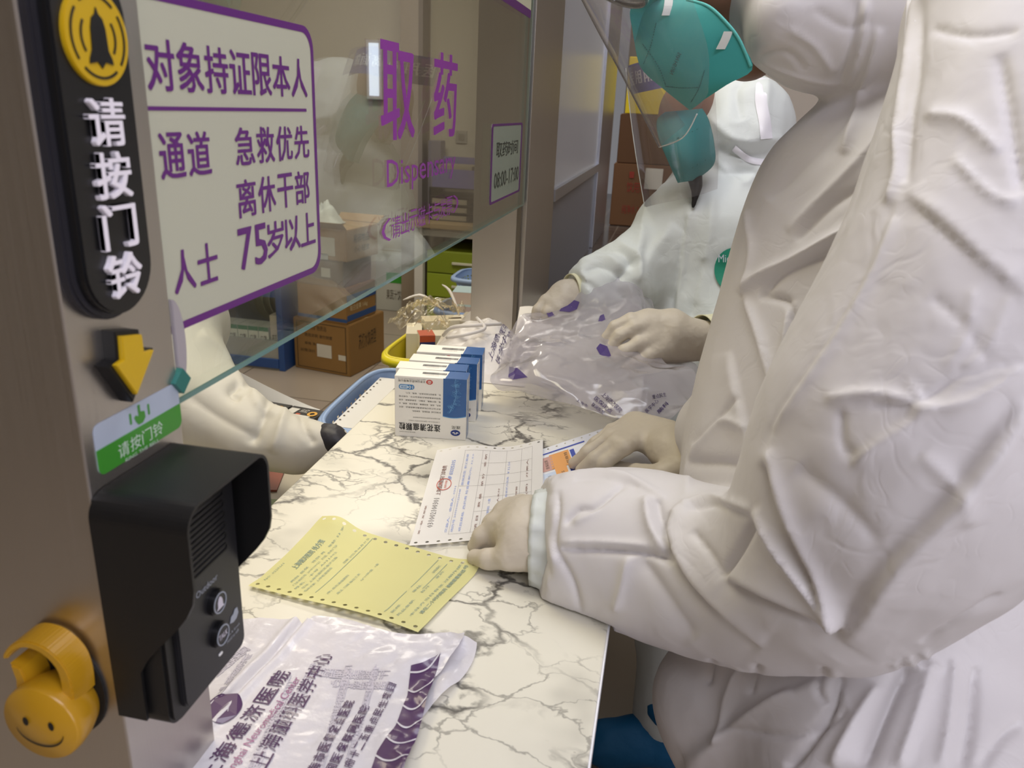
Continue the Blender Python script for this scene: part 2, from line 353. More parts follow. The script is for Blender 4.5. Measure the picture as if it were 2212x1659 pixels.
# ---- glass partition
XG = -.304
m_glass = thin('window_glass', '#f8faf7', 1.6, .005, ior=1.5); m_gedge = M('glass_green_edge', '#5e8580', .12, spec=.8, coat=.5)
ga = px(390, 885, XG); gb = px(1100, 454, XG); zg = (ga[2] + gb[2]) / 2 - .001; ge = 1.663
gl = box('glass_partition', (XG - .007, .4265, zg), (XG, ge, 1.30), [m_glass, m_gedge], bev=0, mat_fn=lambda f: 0 if abs(f.normal.x) > .9 else 1)
tag(gl, 'large clear glass service window with a green bottom edge between the steel pillars', 'window')
mk('ground_edge', [(XG + .0002, .4265, zg), (XG + .0002, ge, zg), (XG + .0002, ge, zg + .0035), (XG + .0002, .4265, zg + .0035)], [(0, 1, 2, 3)], m_gedge, gl)
m_purple = M('purple_vinyl', '#5f1f72', .4); m_purple2 = M('bright_purple_vinyl', '#8a2f96', .4)
XS = XG + .0006
def yz(u, v, x=XS): p = px(u, v, x); return p[1], p[2]
# frosted sign
sg_r = (yz(692, 548)[0]); s_top = yz(654, 55)[1]; s_bot = yz(675, 590)[1]
sign = thing('frosted_window_sign', 'frosted white window sign with a purple frame and large purple rows of characters', 'sign', (XS, .53, s_bot))
k = NT('frosted_film'); df = k.n('ShaderNodeBsdfPrincipled', i_Roughness=.45); df.inputs[0].default_value = hx('#d6d8cf'); tl = k.n('ShaderNodeBsdfTranslucent'); tl.inputs[0].default_value = hx('#e6e6da'); tp = k.n('ShaderNodeBsdfTransparent')
a1 = k.n('ShaderNodeMixShader'); a1.inputs[0].default_value = .55; k.l(df.outputs[0], a1.inputs[1]); k.l(tl.outputs[0], a1.inputs[2])
a2 = k.n('ShaderNodeMixShader'); a2.inputs[0].default_value = .06; k.l(a1.outputs[0], a2.inputs[1]); k.l(tp.outputs[0], a2.inputs[2]); k.l(a2.outputs[0], k.out.inputs[0]); m_film = k.m
y0s = .4275; bw = .0052; rr = .018
def signpoly(e):
    # rounded on the far side, cut by the pillar on the near side
    y1_, z0_, z1_ = sg_r - e, s_bot + e, s_top - e; r = rr - e * .6; P = [(y0s, z0_)]
    P += [(y1_ - r + r * math.cos(R3(a)), z0_ + r + r * math.sin(R3(a))) for a in range(-90, 1, 15)]
    P += [(y1_ - r + r * math.cos(R3(a)), z1_ - r + r * math.sin(R3(a))) for a in range(0, 91, 15)]
    P += [(y0s, z1_)]; return P
v, f = prism(signpoly(.0015), XF(XS), 0, .0003); mk('film', v, f, m_film, sign)
oo = signpoly(0); ii = signpoly(bw); n = len(oo)
v = [XF(XS)(a, b, .0006) for a, b in oo] + [XF(XS)(a, b, .0006) for a, b in ii]; f = [(i, i + 1, n + i + 1, n + i) for i in range(n - 1)]
mk('border', v, f, m_purple, sign)
ra = yz(318, 234); rb = yz(660, 229)
v = [(XS + .0007, y0s, ra[1] + .0012), (XS + .0007, rb[0], ra[1] + .0012), (XS + .0007, rb[0], ra[1] - .0012), (XS + .0007, y0s, ra[1] - .0012)]
mk('divider_line', v, [(0, 3, 2, 1)], m_purple, sign)
def R(u0, v0t, v0b, u1, v1t, v1b):
    a = yz(u0, v0t); b = yz(u0, v0b); c = yz(u1, v1t); d = yz(u1, v1b)
    return (a[0], (b[1] + d[1]) / 2, c[0], (a[1] + c[1]) / 2)
S = XF(XS + .0007)
def rowchars(s, u0, t0, b0, u1, t1, b1, gap=.06):
    a = yz(u0, t0); b = yz(u0, b0); c = yz(u1, t1); d = yz(u1, b1); n = len(s); W = c[0] - a[0]; out = []
    for i, ch in enumerate(s):
        l = a[0] + W * i / n + W / n * gap / 2; r = a[0] + W * (i + 1) / n - W / n * gap / 2; z1 = (a[1] + c[1]) / 2; z0 = (b[1] + d[1]) / 2
        out.append((ch, (l, z0, r, z1)))
    return out
for its in (rowchars('对象持证限本人', 305, 92, 203, 660, 118, 207), rowchars('通道', 333, 285, 392, 452, 282, 378, .1), rowchars('急救优先', 500, 275, 363, 666, 270, 340, .1),
            rowchars('离休干部', 505, 388, 475, 667, 367, 438, .1), rowchars('人士', 363, 540, 637, 468, 523, 612, .12), rowchars('75', 508, 489, 585, 575, 484, 572, .1) + rowchars('岁以上', 572, 478, 560, 678, 458, 527, .02)):
    letter('lettering', its, S, m_purple, sign, bold=.022)
# dispensary lettering straight on the glass
dl = thing('dispensary_window_lettering', 'purple window lettering for the dispensary counter stuck directly on the clear glass', 'lettering', (XS, .8, .30))
letter('large_lettering', [('取', R(819, 82, 302, 895, 100, 305))], S, m_purple2, dl, bold=.018)
letter('large_lettering', [('药', R(937, 103, 297, 988, 125, 297))], S, m_purple2, dl, bold=.018)
letter('english_lettering', [('Dispensary', (yz(834, 348)[0], yz(836, 424)[1], yz(983, 340)[0], yz(836, 346)[1]))], S, m_purple2, dl)
letter('small_lettering', rowchars('（请出示磁卡与发票）', 822, 470, 522, 990, 423, 460, .05), S, m_purple2, dl, bold=0.)
# opening hours sign
hs = thing('opening_hours_sign', 'small frosted opening hours sign with purple frame beside the middle steel pillar', 'sign', (XS, 1.3, yz(1062, 449)[1]))
hr = (yz(1062, 270)[0], yz(1062, 449)[1] + .006, 1.60, yz(1062, 268)[1])
v, f = prism(rrect(*hr, .008), XF(XS), 0, .0003); mk('film', v, f, M('pale_green_film', '#aab3a6', .5, trans=.3), hs)
hb = (hr[0] + .012, hr[1] + .004, hr[2] - .012, hr[3] - .004); v, f = frame_ring(rrect(*hr, .008), rrect(*hb, .005), XF(XS), .0001, .0006); mk('border', v, f, m_purple, hs)
a = yz(1074, 303); b = yz(1117, 334); c = yz(1067, 372); d = yz(1117, 408)
letter('lettering', rowchars('取药时间', 1072, 306, 338, 1119, 303, 333, .05), S, M('dark_grey_vinyl', '#3b4038', .5), hs, bold=.01)
letter('lettering', [('08:00-17:00', (yz(1067, 380)[0], yz(1067, 409)[1], yz(1119, 380)[0], yz(1067, 374)[1]))], S, M('dark_grey_vinyl', '#3b4038', .5), hs, bold=.01)
us = thing('upper_window_sign', 'lower purple border of a window sign at the top by the middle pillar', 'sign', (XS, 1.4, yz(1110, 15)[1]))
zb = yz(1115, 20)[1]; v, f = prism([(yz(1085, 0)[0] - .1, zb), (ge - .03, zb), (ge - .03, zb + .014), (yz(1085, 0)[0] - .1, zb + .014)], XF(XS), 0, .0005); mk('border', v, f, m_purple, us)
v, f = prism([(yz(1085, 0)[0] - .1, zb + .014), (ge - .03, zb + .014), (ge - .03, zb + .16), (yz(1085, 0)[0] - .1, zb + .16)], XF(XS), 0, .0003); mk('film', v, f, m_film, us)

# ================================================================ fixtures on the near pillar
m_blk = M('black_plastic', '#0f0f10', .42, bump=.08, bscale=900, bdist=.0003); m_blk2 = M('black_gloss_plastic', '#141416', .3)
m_yel = M('yellow_acrylic', '#c9a414', .35); m_whp = M('white_acrylic', '#eee8f0', .35)
# bell plaque
pl = thing('bell_plaque', 'black rounded plaque with yellow bell disc and raised white characters on the near pillar', 'sign', (XP, .371, .362))
ycn, hw = .3708, .0275; zb0 = .363; zt0 = .5405
def cap(e, s=0.):
    r = hw - e; P = [(ycn + s + r * math.cos(R3(a)), zb0 + hw + r * math.sin(R3(a))) for a in range(180, 361, 10)]
    return P + [(ycn + s + r * math.cos(R3(a)), zt0 - hw + r * math.sin(R3(a))) for a in range(0, 181, 10)]
v, f = prism(cap(-.003, -.001), XF(XP), .0, .006, .0015); mk('backing_plate', v, f, M('charcoal_plastic', '#25242a', .5), pl)
v, f = prism(cap(.0005), XF(XP), .006, .012, .0012); mk('front_plate', v, f, m_blk2, pl)
bc = (ycn + .001, .5035); rb_ = .0228
v, f = prism(circ(*bc, rb_, n=48), XF(XP), .012, .0145, .0005); mk('yellow_disc', v, f, m_yel, pl)
arcs = [frame_ring(*(lambda R0, R1: (circ(*bc, R0, n=14, a0=a0, a1=a1, close=True) + circ(*bc, R1, n=14, a0=a1, a1=a0, close=True), None))(0, 0), XF(XP), 0, 0) for a0, a1 in []]
parts = []
for R0, seg in ((.0195, 4), (.0128, 2)):
    for s_ in range(seg):
        a0 = R3({4: 50 + 90 * s_, 2: -35 + 180 * s_}[seg]); a1 = a0 + R3(75 if seg == 4 else 70)
        P = circ(*bc, R0, n=12, a0=a0, a1=a1, close=True) + circ(*bc, R0 - .0012, n=12, a0=a1, a1=a0, close=True); parts.append(prism(P, XF(XP), .0145, .0150))
P = [(-.009, -.0125), (-.0085, -.010), (-.0062, -.006), (-.0055, .004), (-.004, .0085), (-.0012, .0105), (0, .0135), (.0012, .0105), (.004, .0085), (.0055, .004), (.0062, -.006), (.0085, -.010), (.009, -.0125), (.003, -.0115), (0, -.0145), (-.003, -.0115)]
parts.append(prism([(bc[0] + a * .95, bc[1] + b) for a, b in P], XF(XP), .0145, .0152)); v, f = join(*parts); mk('bell_symbol', v, f, m_blk2, pl)
its = []
for i, ch in enumerate('请按门铃'):
    zt = .4755 - i * .0262; its.append((ch, (ycn - .0135, zt - .0238, ycn + .0135, zt)))
letter('raised_lettering', its, XF(XP + .012), m_whp, pl, bold=.02, ext=.003)
# arrow
ar = thing('arrow_plate', 'small yellow arrow on a thick black base pointing down above the green sticker', 'arrow', (XP, .375, .325))
AF = [px(u, v, XP + .012)[1:] for u, v in ((266, 727), (309, 723), (314, 762), (335, 756), (299, 853), (254, 790), (270, 778))]
cA = np.mean(AF, 0)
v, f = prism([tuple((np.array(p) - cA) * 1.22 + cA) for p in AF], XF(XP), 0, .0085, .0006); mk('base_plate', v, f, m_blk, ar)
v, f = prism([tuple(p) for p in AF], XF(XP), .0085, .0115, .0004); mk('yellow_face', v, f, m_yel, ar)
# green sticker
st = thing('doorbell_sticker', 'white and green sticker with characters above the black intercom', 'sticker', (XP, .38, .262))
sa, sb, sc_, sd = [px(u, v, XP)[1:] for u, v in ((199, 918), (384, 826), (389, 930), (211, 1022))]
y0_, y1_ = (sa[0] + sd[0]) / 2, .4255; z1_ = (sa[1] + sb[1]) / 2; z0_ = (sd[1] + sc_[1]) / 2; zm = (px(205, 972, XP)[2] + px(384, 876, XP)[2]) / 2
RR = rrect(y0_, z0_, y1_, z1_, .005); up_ = [p for p in RR if p[1] > zm]; 
v, f = prism(RR, XF(XP), .0001, .0004); mk('white_field', v, f, M('sticker_pale', '#aab4c4', .35), st)
lowp = [(y1_, zm)] + [p for p in reversed(RR) if p[1] < zm] + [(y0_, zm)]
lowp = [p for p in RR if p[1] < zm]; lowp.sort(key=lambda p: math.atan2(p[1] - (z0_ + zm) / 2, p[0] - (y0_ + y1_) / 2))
import itertools
poly = lowp + [(y1_, zm), (y0_, zm)]; cxx = (y0_ + y1_) / 2; czz = (z0_ + zm) / 2; poly.sort(key=lambda p: math.atan2(p[1] - czz, p[0] - cxx))
v, f = prism(poly, XF(XP), .0004, .0007); mk('green_field', v, f, M('sticker_green', '#3c8a2c', .35), st)
yc = (y0_ + y1_) / 2; hh = zm - z0_
letter('lettering', [(ch, (y0_ + .017 + i * .0108, zm - .0125, y0_ + .0265 + i * .0108, zm - .0035)) for i, ch in enumerate('请按门铃')] + [('RING THE BELL', (y0_ + .022, zm - .0165, y0_ + .054, zm - .0142))], XF(XP + .0008), M('sticker_white', '#c2d2c4', .4), st)
hp = [(yc - .004, zm + .004), (yc - .0052, zm + .007), (yc - .0035, zm + .008), (yc - .0012, zm + .0065), (yc - .0012, zm + .0135), (yc + .0008, zm + .0135), (yc + .0008, zm + .009), (yc + .0045, zm + .008), (yc + .0048, zm + .004), (yc + .002, zm + .0015), (yc - .002, zm + .0015)]
v1_ = prism(hp, XF(XP), .0004, .0007); v2_ = [prism(rrect(yc + s * .0085 - .0008, zm + .004, yc + s * .0085 + .0008, zm + .011, .0007, 3), XF(XP), .0004, .0007) for s in (-1, 1)]; v, f = join(v1_, *v2_)
mk('hand_symbol', v, f, MATS['sticker_green'], st)
# green tape and grey plate at the pillar edge
tp_ = box('tape_scrap', (XP - .001, .4215, .2975), (XP + .0035, .4335, .3095), M('teal_tape', '#1e6b63', .35), tf=None); 
for vv in tp_.data.vertices:
    a, b = vv.co.y, vv.co.z - .006; c_, s_ = math.cos(.7), math.sin(.7); vv.co.y = a * c_ - b * s_; vv.co.z = a * s_ + b * c_ + .006
tag(tp_, 'tiny teal square of tape on the edge of the near steel pillar', 'tape')
ep = px(397, 740, XS + .0015); er = (px(365, 645, XS)[2] - px(385, 835, XS)[2]) / 2; ecz = (px(365, 645, XS)[2] + px(385, 835, XS)[2]) / 2
P = [(ep[1] - er * .36 + er * .36 * math.cos(R3(a)), ecz + er * math.sin(R3(a))) for a in range(-90, 91, 6)]
P = [(max(a, .4268), b) for a, b in P]
v, f = prism(P, XF(XS), .001, .0035, .0005); tag(mk('round_edge_plate', v, f, M('lilac_grey_plate', '#a39ca0', .35)), 'pale grey rounded plate on the glass beside the near pillar', 'plate')

# ---- intercom
ic = thing('doorbell_intercom', 'black intercom doorbell with a rain hood mounted on the near steel pillar', 'intercom', (XP, .38, .104))
xb, yL, yR, zB, zT = -.262, .3375, .4195, .108, .258
v, f = prism(rrect(yL, zB, yR, zT, .010), XF(XP), .0005, xb - XP - .0035, .002); mk('housing', v, f, m_blk, ic)
v, f = prism(rrect(yL + .010, zB + .006, yR - .001, zT - .002, .008), XF(XP), xb - XP - .0035, xb - XP, .001); mk('face_plate', v, f, M('charcoal_face', '#1d1d20', .38), ic)
# hood: shell swept round top and sides, lip receding towards the bottom
def lip(z):    # how far the side walls stand out at height z
    t = (z - .150) / (.215 - .150); t = max(0., min(1., t)); return -.280 + (.280 - .2385) * (t * t * (3 - 2 * t)) ** .8
path = []; yl, yr, zt, r = .3335, .4245, .2655, .014
for z in np.linspace(.116, zt - r, 16): path.append((yl, z))
for a in range(170, 89, -10): path.append((yl + r + r * math.cos(R3(a)), zt - r + r * math.sin(R3(a))))
for a in range(80, -1, -10): path.append((yr - r + r * math.cos(R3(a)), zt - r + r * math.sin(R3(a))))
for z in np.linspace(zt - r, .116, 16)[1:]: path.append((yr, z))
vs = []; fs = []; th = .0022; c0 = np.array([(yl + yr) / 2, .19])
for (a, b) in path:
    xo = lip(b); d = np.array([0., 0.]); d[0] = -1 if a > c0[0] else 1; 
    if b > zt - r: cc = np.array([min(max(a, yl + r), yr - r), zt - r]); d = cc - np.array([a, b]); d = d / max(np.linalg.norm(d), 1e-6)
    ia, ib = a + d[0] * th, b + d[1] * th
    vs += [(XP + .0005, a, b), (xo, a, b), (xo, ia, ib), (XP + .0005, ia, ib)]
for i in range(len(path) - 1):
    for k_ in range(4): fs.append((4 * i + k_, 4 * i + (k_ + 1) % 4, 4 * (i + 1) + (k_ + 1) % 4, 4 * (i + 1) + k_))
fs += [(0, 1, 2, 3), tuple(4 * (len(path) - 1) + q for q in (3, 2, 1, 0))]
bm = bmesh.new(); bv = [bm.verts.new(p) for p in vs]; [bm.faces.new([bv[i] for i in q]) for q in fs]; bmesh.ops.recalc_face_normals(bm, faces=bm.faces); v, f, _ = bmout(bm)
mk('rain_hood', v, f, m_blk, ic)
fx = XF(xb)
for i in range(6):
    z = .2395 - i * .0078; v, f = frame_ring(rrect(.3485 + .012, z - .0026, .406, z + .0026, .0025, 4), rrect(.3485 + .013, z - .0014, .405, z + .0014, .0013, 4), fx, .0, .0008)
    if i % 1 == 0: tag(mk('speaker_slot', v, f, M('slot_black', '#050505', .6), ic))
m_leg = M('pale_lettering', '#9aa0ac', .5)
for q_ in ([('Outdoor', (.368, .1835, .392, .188))], [('DOOR', (.362, .2465, .384, .2505))], [('Press & Speak', (.394, .133, .4125, .1355)), ('Hold to talk', (.396, .1295, .411, .132))]): letter('printed_lettering', q_, XF(xb + .0003), m_leg, ic)
for j, (zc_, nm) in enumerate(((.1695, 'bell_button'), (.1445, 'talk_button'))):
    b_ = prism(circ(.3865, zc_, .0088, n=32), fx, 0, .004, .0008); bo = mk(nm, *b_, m_blk2, ic)
    v, f = frame_ring(circ(.3865, zc_, .0072, n=32), circ(.3865, zc_, .0064, n=32), XF(xb + .0041), 0, .0003); mk('ring', v, f, m_leg, bo)
    if j == 0:
        v, f = prism([(.3865 + a * .42, zc_ + b * .42) for a, b in P_bell] if 'P_bell' in globals() else circ(.3865, zc_, .003), XF(xb + .0041), 0, .0003)
        PB = [(-.0042, -.004), (-.0028, -.0025), (-.0026, .001), (-.0015, .0035), (0, .0046), (.0015, .0035), (.0026, .001), (.0028, -.0025), (.0042, -.004)]
        v, f = prism([(.3865 + a, zc_ + b) for a, b in PB], XF(xb + .0041), 0, .0003); mk('bell_symbol', v, f, M('pale_symbol', '#c8c4d0', .5), bo)
    else: letter('lettering', [('TALK', (.3815, zc_ - .002, .3915, zc_ + .002))], XF(xb + .0042), MATS['pale_symbol'], bo, bold=.02)
v, f = prism([(.401, .142), (.403, .146), (.406, .1465), (.408, .149), (.411, .1485), (.4118, .144), (.409, .141), (.405, .1405)], fx, .0002, .0005); mk('speech_symbol', v, f, m_leg, ic)
v, f = prism(rrect(.385, .1275, .389, .1292, .0006, 2), fx, .0002, .0009); tag(mk('indicator_led', v, f, M('led_white', '#e8e8e8', .3), ic))

# ---- smiley hook on the dark face of the pillar (facing -Y)
sh = thing('smiley_hook', 'yellow plastic wall hook with a smiling round face on the dark side of the pillar', 'hook', (-.335, .338, .09))
def YF(y): return lambda a, b, d=0.: (a, y - d, b)
_hk = py(85, 1568, .310); cxs, czs = _hk[0], _hk[2]
def tilt(p, cz=czs):   # lean the face downwards
    x, y, z = p; return (x, y, z)
rad = .0215; rings = []
vs = []; fs = []; prof = [(.0, .0185), (.004, .0215), (.012, .0245), (.020, .0258), (.026, .0254), (.0275, .0243), (.028, .0)]
for (d, r_) in prof:
    for k_ in range(36): a = 2 * math.pi * k_ / 36; vs.append((cxs + r_ * math.cos(a) * 1.0, .338 - d, czs + r_ * math.sin(a)))
for i in range(len(prof) - 1):
    for k_ in range(36): fs.append((i * 36 + k_, i * 36 + (k_ + 1) % 36, (i + 1) * 36 + (k_ + 1) % 36, (i + 1) * 36 + k_))
m_sm = M('yellow_hook_plastic', '#b98a1a', .28, spec=.6)
mk('round_body', vs, fs, m_sm, sh, True)
def face_pt(a, b, e=.0004):  # point on the tilted front disc
    return (cxs + a * 1.2, .338 - .0282 - e, czs + b * 1.2)
# open loop above the face
lp = [(-.0175, .012), (-.021, .020), (-.0225, .029), (-.0175, .037), (-.007, .0425), (.004, .040), (.0115, .031), (.013, .021), (.012, .012)]
ring = []
for i_, (a, b) in enumerate(spline([(p[0] * 1.15, p[1] * 1.15 + .004, 0) for p in [(.0135, .008), (.0145, .020), (.0125, .031), (.004, .0395), (-.007, .041), (-.015, .0365), (-.0205, .0295)]], 20)[:, :2]):
    ring.append((cxs + a, b + czs))
vs = []; fs = []
for i_, (a, b) in enumerate(ring):
    t = i_ / 19; hw_ = .0072 * (1 - t * .75) + .0012; 
    nxt = ring[min(i_ + 1, 19)]; prv = ring[max(i_ - 1, 0)]; dx, dz = nxt[0] - prv[0], nxt[1] - prv[1]; L = math.hypot(dx, dz); nx_, nz_ = -dz / L, dx / L
    for (s_, q_) in ((-1, .002), (1, .002), (1, .021), (-1, .021)): vs.append((a + nx_ * s_ * hw_ * .5, .338 - q_, b + nz_ * s_ * hw_ * .5))
for i_ in range(19):
    for k_ in range(4): fs.append((4 * i_ + k_, 4 * i_ + (k_ + 1) % 4, 4 * i_ + 4 + (k_ + 1) % 4, 4 * i_ + 4 + k_))
fs += [(3, 2, 1, 0), (76, 77, 78, 79)]
bm = bmesh.new(); bv = [bm.verts.new(p) for p in vs]; [bm.faces.new([bv[i] for i in q]) for q in fs]; bmesh.ops.recalc_face_normals(bm, faces=bm.faces); bmesh.ops.bevel(bm, geom=bm.edges[:], offset=.0009, segments=2, affect='EDGES'); v, f, _ = bmout(bm)
mk('hook_loop', v, f, m_sm, sh)
v, f = tube([(cxs - .0165, .338 - q_, czs + .006 + .0015 * j_) for j_, q_ in enumerate((.004, .010, .016, .020))] , .006, 12); 
v, f = prism([(cxs - .0215, czs + .010), (cxs - .0195, czs + .023), (cxs - .0215, czs + .034), (cxs - .0145, czs + .032), (cxs - .0115, czs + .021), (cxs - .012, czs + .010)], YF(.338), .002, .020, .001)
mk('hook_tongue', v, f, m_sm, sh)
mk('back_pad', *prism(circ(cxs, czs + .006, .0245, .034, 30), YF(.338), 0, .002), M('black_pad', '#0a0a0a', .6), sh)
m_ink = M('black_ink', '#0b0a08', .5); ff = []
for s_ in (-1, 1):
    P_ = circ(s_ * .0072, .0015, .0016, .0026, 16); ff.append(([face_pt(a, b) for a, b in P_], [tuple(range(16))]))
sm_ = [(.0135 * math.cos(R3(a)), -.0015 - .0105 * math.sin(R3(a))) for a in range(8, 173, 8)]
vs = [face_pt(a, b + .0006) for a, b in sm_] + [face_pt(a, b - .0006) for a, b in sm_]; nn = len(sm_); ff.append((vs, [(i, i + 1, nn + i + 1, nn + i) for i in range(nn - 1)]))
mk('smile_print', *join(*ff), m_ink, sh)
# ================================================================ things on the counter
def bilin(a, b, c, d, s, t): return a * (1 - s) * (1 - t) + b * s * (1 - t) + c * s * t + d * (1 - s) * t
# ---- medicine cartons
m_bxw = M('carton_white', '#e9e6dc', .38, coat=.2); m_bxb = M('carton_blue', '#1d5795', .3, coat=.4); m_bxl = M('carton_light_blue', '#6da6d4', .35)
m_txt = M('print_black', '#262422', .6); m_navy = M('print_navy', '#24397f', .5); m_red = M('print_red', '#c23a2e', .5)
BW, BT, BH = .1085, .0335, .0975
def medbox(c, ang, label, full=True, dep=BT):
    ca, sa = math.cos(ang), math.sin(ang)
    def W(x, y, z): return (c[0] + x * ca - y * sa, c[1] + x * sa + y * ca, z)
    t = thing('medicine_carton', label, 'medicine box', (c[0] + .05, c[1] + .02, 0), 'blue and white medicine cartons on the counter')
    bm = bmesh.new(); bmesh.ops.create_cube(bm, size=1)
    for v in bm.verts: v.co = Vector(((v.co.x + .5) * BW, (v.co.y + .5) * dep, (v.co.z + .5) * BH))
    bmesh.ops.bevel(bm, geom=bm.edges[:], offset=.0006, segments=1, affect='EDGES')
    v, f, _ = bmout(bm); mk('carton', [W(*p) for p in v], f, m_bxw, t)
    FR = lambda a, b, d=0.: W(a * BW, -d - .0001, b * BH)
    # blue panel: front with arc bottom, top, right side
    e = .0002; arc = [(.675 + .325 * i / 12, .385 - .035 * math.sin(math.pi * (.15 + .85 * i / 12)) + .02) for i in range(13)]
    P = arc + [(1, 1), (.675, 1)]; v1 = prism(P, FR, e * .5, e)
    tp = lambda a, b, d=0.: W(a * BW, b * dep, BH + d)
    v2 = prism([(.70, 0), (1, 0), (1, 1), (.72, 1)], tp, e * .5, e); sd = lambda a, b, d=0.: W(BW + d, a * dep, b * BH)
    v3 = prism([(.22, .0), (.88, 0), (.88, 1), (.22, 1)], sd, e * .5, e)
    mk('blue_panel', *join(v1, v2, v3), m_bxb, t)
    arc2 = [(a, b - .012) for a, b in arc]; v, f = prism(arc2 + arc[::-1], FR, e * .5, e); mk('light_stripe', v, f, m_bxl, t)
    if full:
        FL = lambda a, b, d=0.: FR(a, b, d + .0004)
        letter('title_lettering', [(ch, (.06 + i * .0985, .115, .15 + i * .0985, .235)) for i, ch in enumerate('粒颗瘟清花连')], FL, m_txt, t, bold=.02, flip=True)
        letter('small_lettering', [('国药准字Z20100040', (.065, .072, .29, .09)), ('LIANHUA QINGWEN KELI', (.2, .268, .63, .288)), ('请仔细阅读说明书并按说明使用', (.26, .325, .64, .345))], FL, M('print_grey', '#77736c', .6), t, flip=True)
        L = ['型，普通型引起的发热、咳嗽、乏力。', '型冠状病毒肺炎的常规治疗中，可用于轻', '痛，咽干咽痛，舌偏红，苔黄或黄腻。在新', '发热，恶寒，肌肉酸痛，鼻塞流涕，咳嗽，头', '用于治疗流行性感冒属热毒袭肺证，症见', '【功能主治】清瘟解毒，宣肺泄热。']
        letter('body_lettering', [(s_, ((.15 if i == 0 else .24 if i == 5 else .06), .715 - i * .058, .645, .742 - i * .058)) for i, s_ in enumerate(L)], FL, M('print_dark_grey', '#4d4a45', .6), t, flip=True, res=1)
        letter('maker_lettering', [('北京以岭药业有限公司', (.055, .905, .43, .945)), ('BEIJING YILING PHARMACEUTICAL CO., LTD', (.05, .955, .43, .968))], FL, m_txt, t, flip=True)
        v, f = prism([(.485 + .045 * math.cos(a_), .925 + .038 * math.sin(a_)) for a_ in np.linspace(0, 2 * math.pi, 25)[:-1]], FR, .0001, .0003); lo = mk('maker_badge', v, f, m_red, t)
        v, f = join(*[prism(rrect(a0, b0, a1, b1, .002, 2), FR, .0003, .0005) for a0, b0, a1, b1 in ((.462, .905, .47, .945), (.50, .905, .508, .945), (.462, .94, .508, .946), (.481, .895, .489, .95), (.462, .905, .508, .91))]); mk('badge_mark', v, f, m_bxw, lo)
        v, f = prism(rrect(.06, .785, .275, .865, .035, 6), FR, .0001, .0003); pi = mk('count_pill', v, f, M('pill_blue', '#3c7fb6', .4), t)
        v, f = prism(rrect(.072, .797, .19, .853, .025, 6), FR, .0003, .0004); mk('pill_inset', v, f, M('pill_pale', '#c9d8e2', .4), t)
        letter('pill_lettering', [('10', (.195, .80, .258, .85)), ], lambda a, b, d=0.: FR(a, b, d + .0005), m_bxw, t, bold=.01, flip=True); letter('pill_lettering', [('袋装', (.09, .805, .175, .847))], lambda a, b, d=0.: FR(a, b, d + .0006), MATS['pill_blue'], t, flip=True)
        v, f = prism([(.855 + .068 * math.cos(a_), .118 + .05 * math.sin(a_)) for a_ in np.linspace(0, 2 * math.pi, 29)[:-1]], FR, .0001, .0003); lo = mk('brand_badge', v, f, m_navy, t)
        v, f = join(*[prism([(.855 + s * a, .118 + b) for a, b in q], FR, .0003, .0005) for s in (-1, 1) for q in ([(.003, .0), (.02, .016), (.048, .002), (.03, -.004)], [(.003, -.006), (.022, -.012), (.012, -.024), (.003, -.02)])]); mk('badge_mark', v, f, m_bxw, lo)
        letter('brand_lettering', [('连花', (.80, .185, .925, .235))], FL, m_txt, t, flip=True)
        # trailing flowers
        rib = []
        def rb_(P, w=.0035):
            P = spline([(a, b, 0) for a, b in P], 9)[:, :2]; l = []; r = []
            for i in range(9):
                d = P[min(i + 1, 8)] - P[max(i - 1, 0)]; n_ = np.array([-d[1], d[0]]) / (np.linalg.norm(d) + 1e-9) * w * (1 - .4 * i / 8); l.append(P[i] + n_); r.append(P[i] - n_)
            q = [FR(*p, .0005) for p in l] + [FR(*p, .0005) for p in r]; rib.append((q, [(i, i + 9, i + 10, i + 1) for i in range(8)]))
        rb_([(.845, 1.0), (.835, .93), (.86, .80), (.85, .70), (.82, .60), (.80, .52), (.76, .44)], .004)
        rr_ = random.Random(4)
        for i in range(34):
            b0 = rr_.uniform(.45, .97); a0 = .845 + (b0 - .7) * .06 + (-.05 if b0 < .6 else 0); an = rr_.uniform(0, 2 * math.pi); L_ = rr_.uniform(.04, .095)
            tip = (min(.985, max(.70, a0 + math.cos(an) * L_)), min(.985, max(.41, b0 + math.sin(an) * L_ * .8))); mx_, my_ = (a0 + tip[0]) / 2, (b0 + tip[1]) / 2; o_ = .014
            rb_([(a0, b0), (mx_ + o_ * math.sin(an), my_ - o_ * math.cos(an)), tip], .0018); rb_([(a0, b0), (mx_ - o_ * math.sin(an), my_ + o_ * math.cos(an)), tip], .0018)
        mk('flower_line_art', *join(*rib), m_bxl, t)
    # top: bar code and caption
    TP = lambda a, b, d=0.: W(a * BW, b * dep, BH + .0003 + d); bars = []; x = .36; rr_ = random.Random(3)
    while x < .70: w_ = rr_.choice((.004, .007, .010)); bars.append(prism([(x, .42), (x + w_, .42), (x + w_, .68), (x, .68)], TP, 0, .0001)); x += w_ + rr_.choice((.004, .006))
    mk('barcode', *join(*bars), m_txt, t); letter('top_lettering', [('批号 B2203077', (.42, .24, .60, .32))], TP, MATS.get('print_grey') or m_txt, t, flip=True)
    return t
A0 = pz(853, 941); ang = math.atan2(1.0566 - 1.0431, .1085)
medbox(A0, ang, 'nearest blue and white medicine carton, its printed front facing the camera upside down')
dv = np.array([-math.sin(ang), math.cos(ang), 0]); rv = np.array([math.cos(ang), math.sin(ang), 0])
medbox(A0 + dv * .036 + rv * (-.006), ang + R3(1.), 'second medicine carton in the row, tucked directly behind the nearest one')
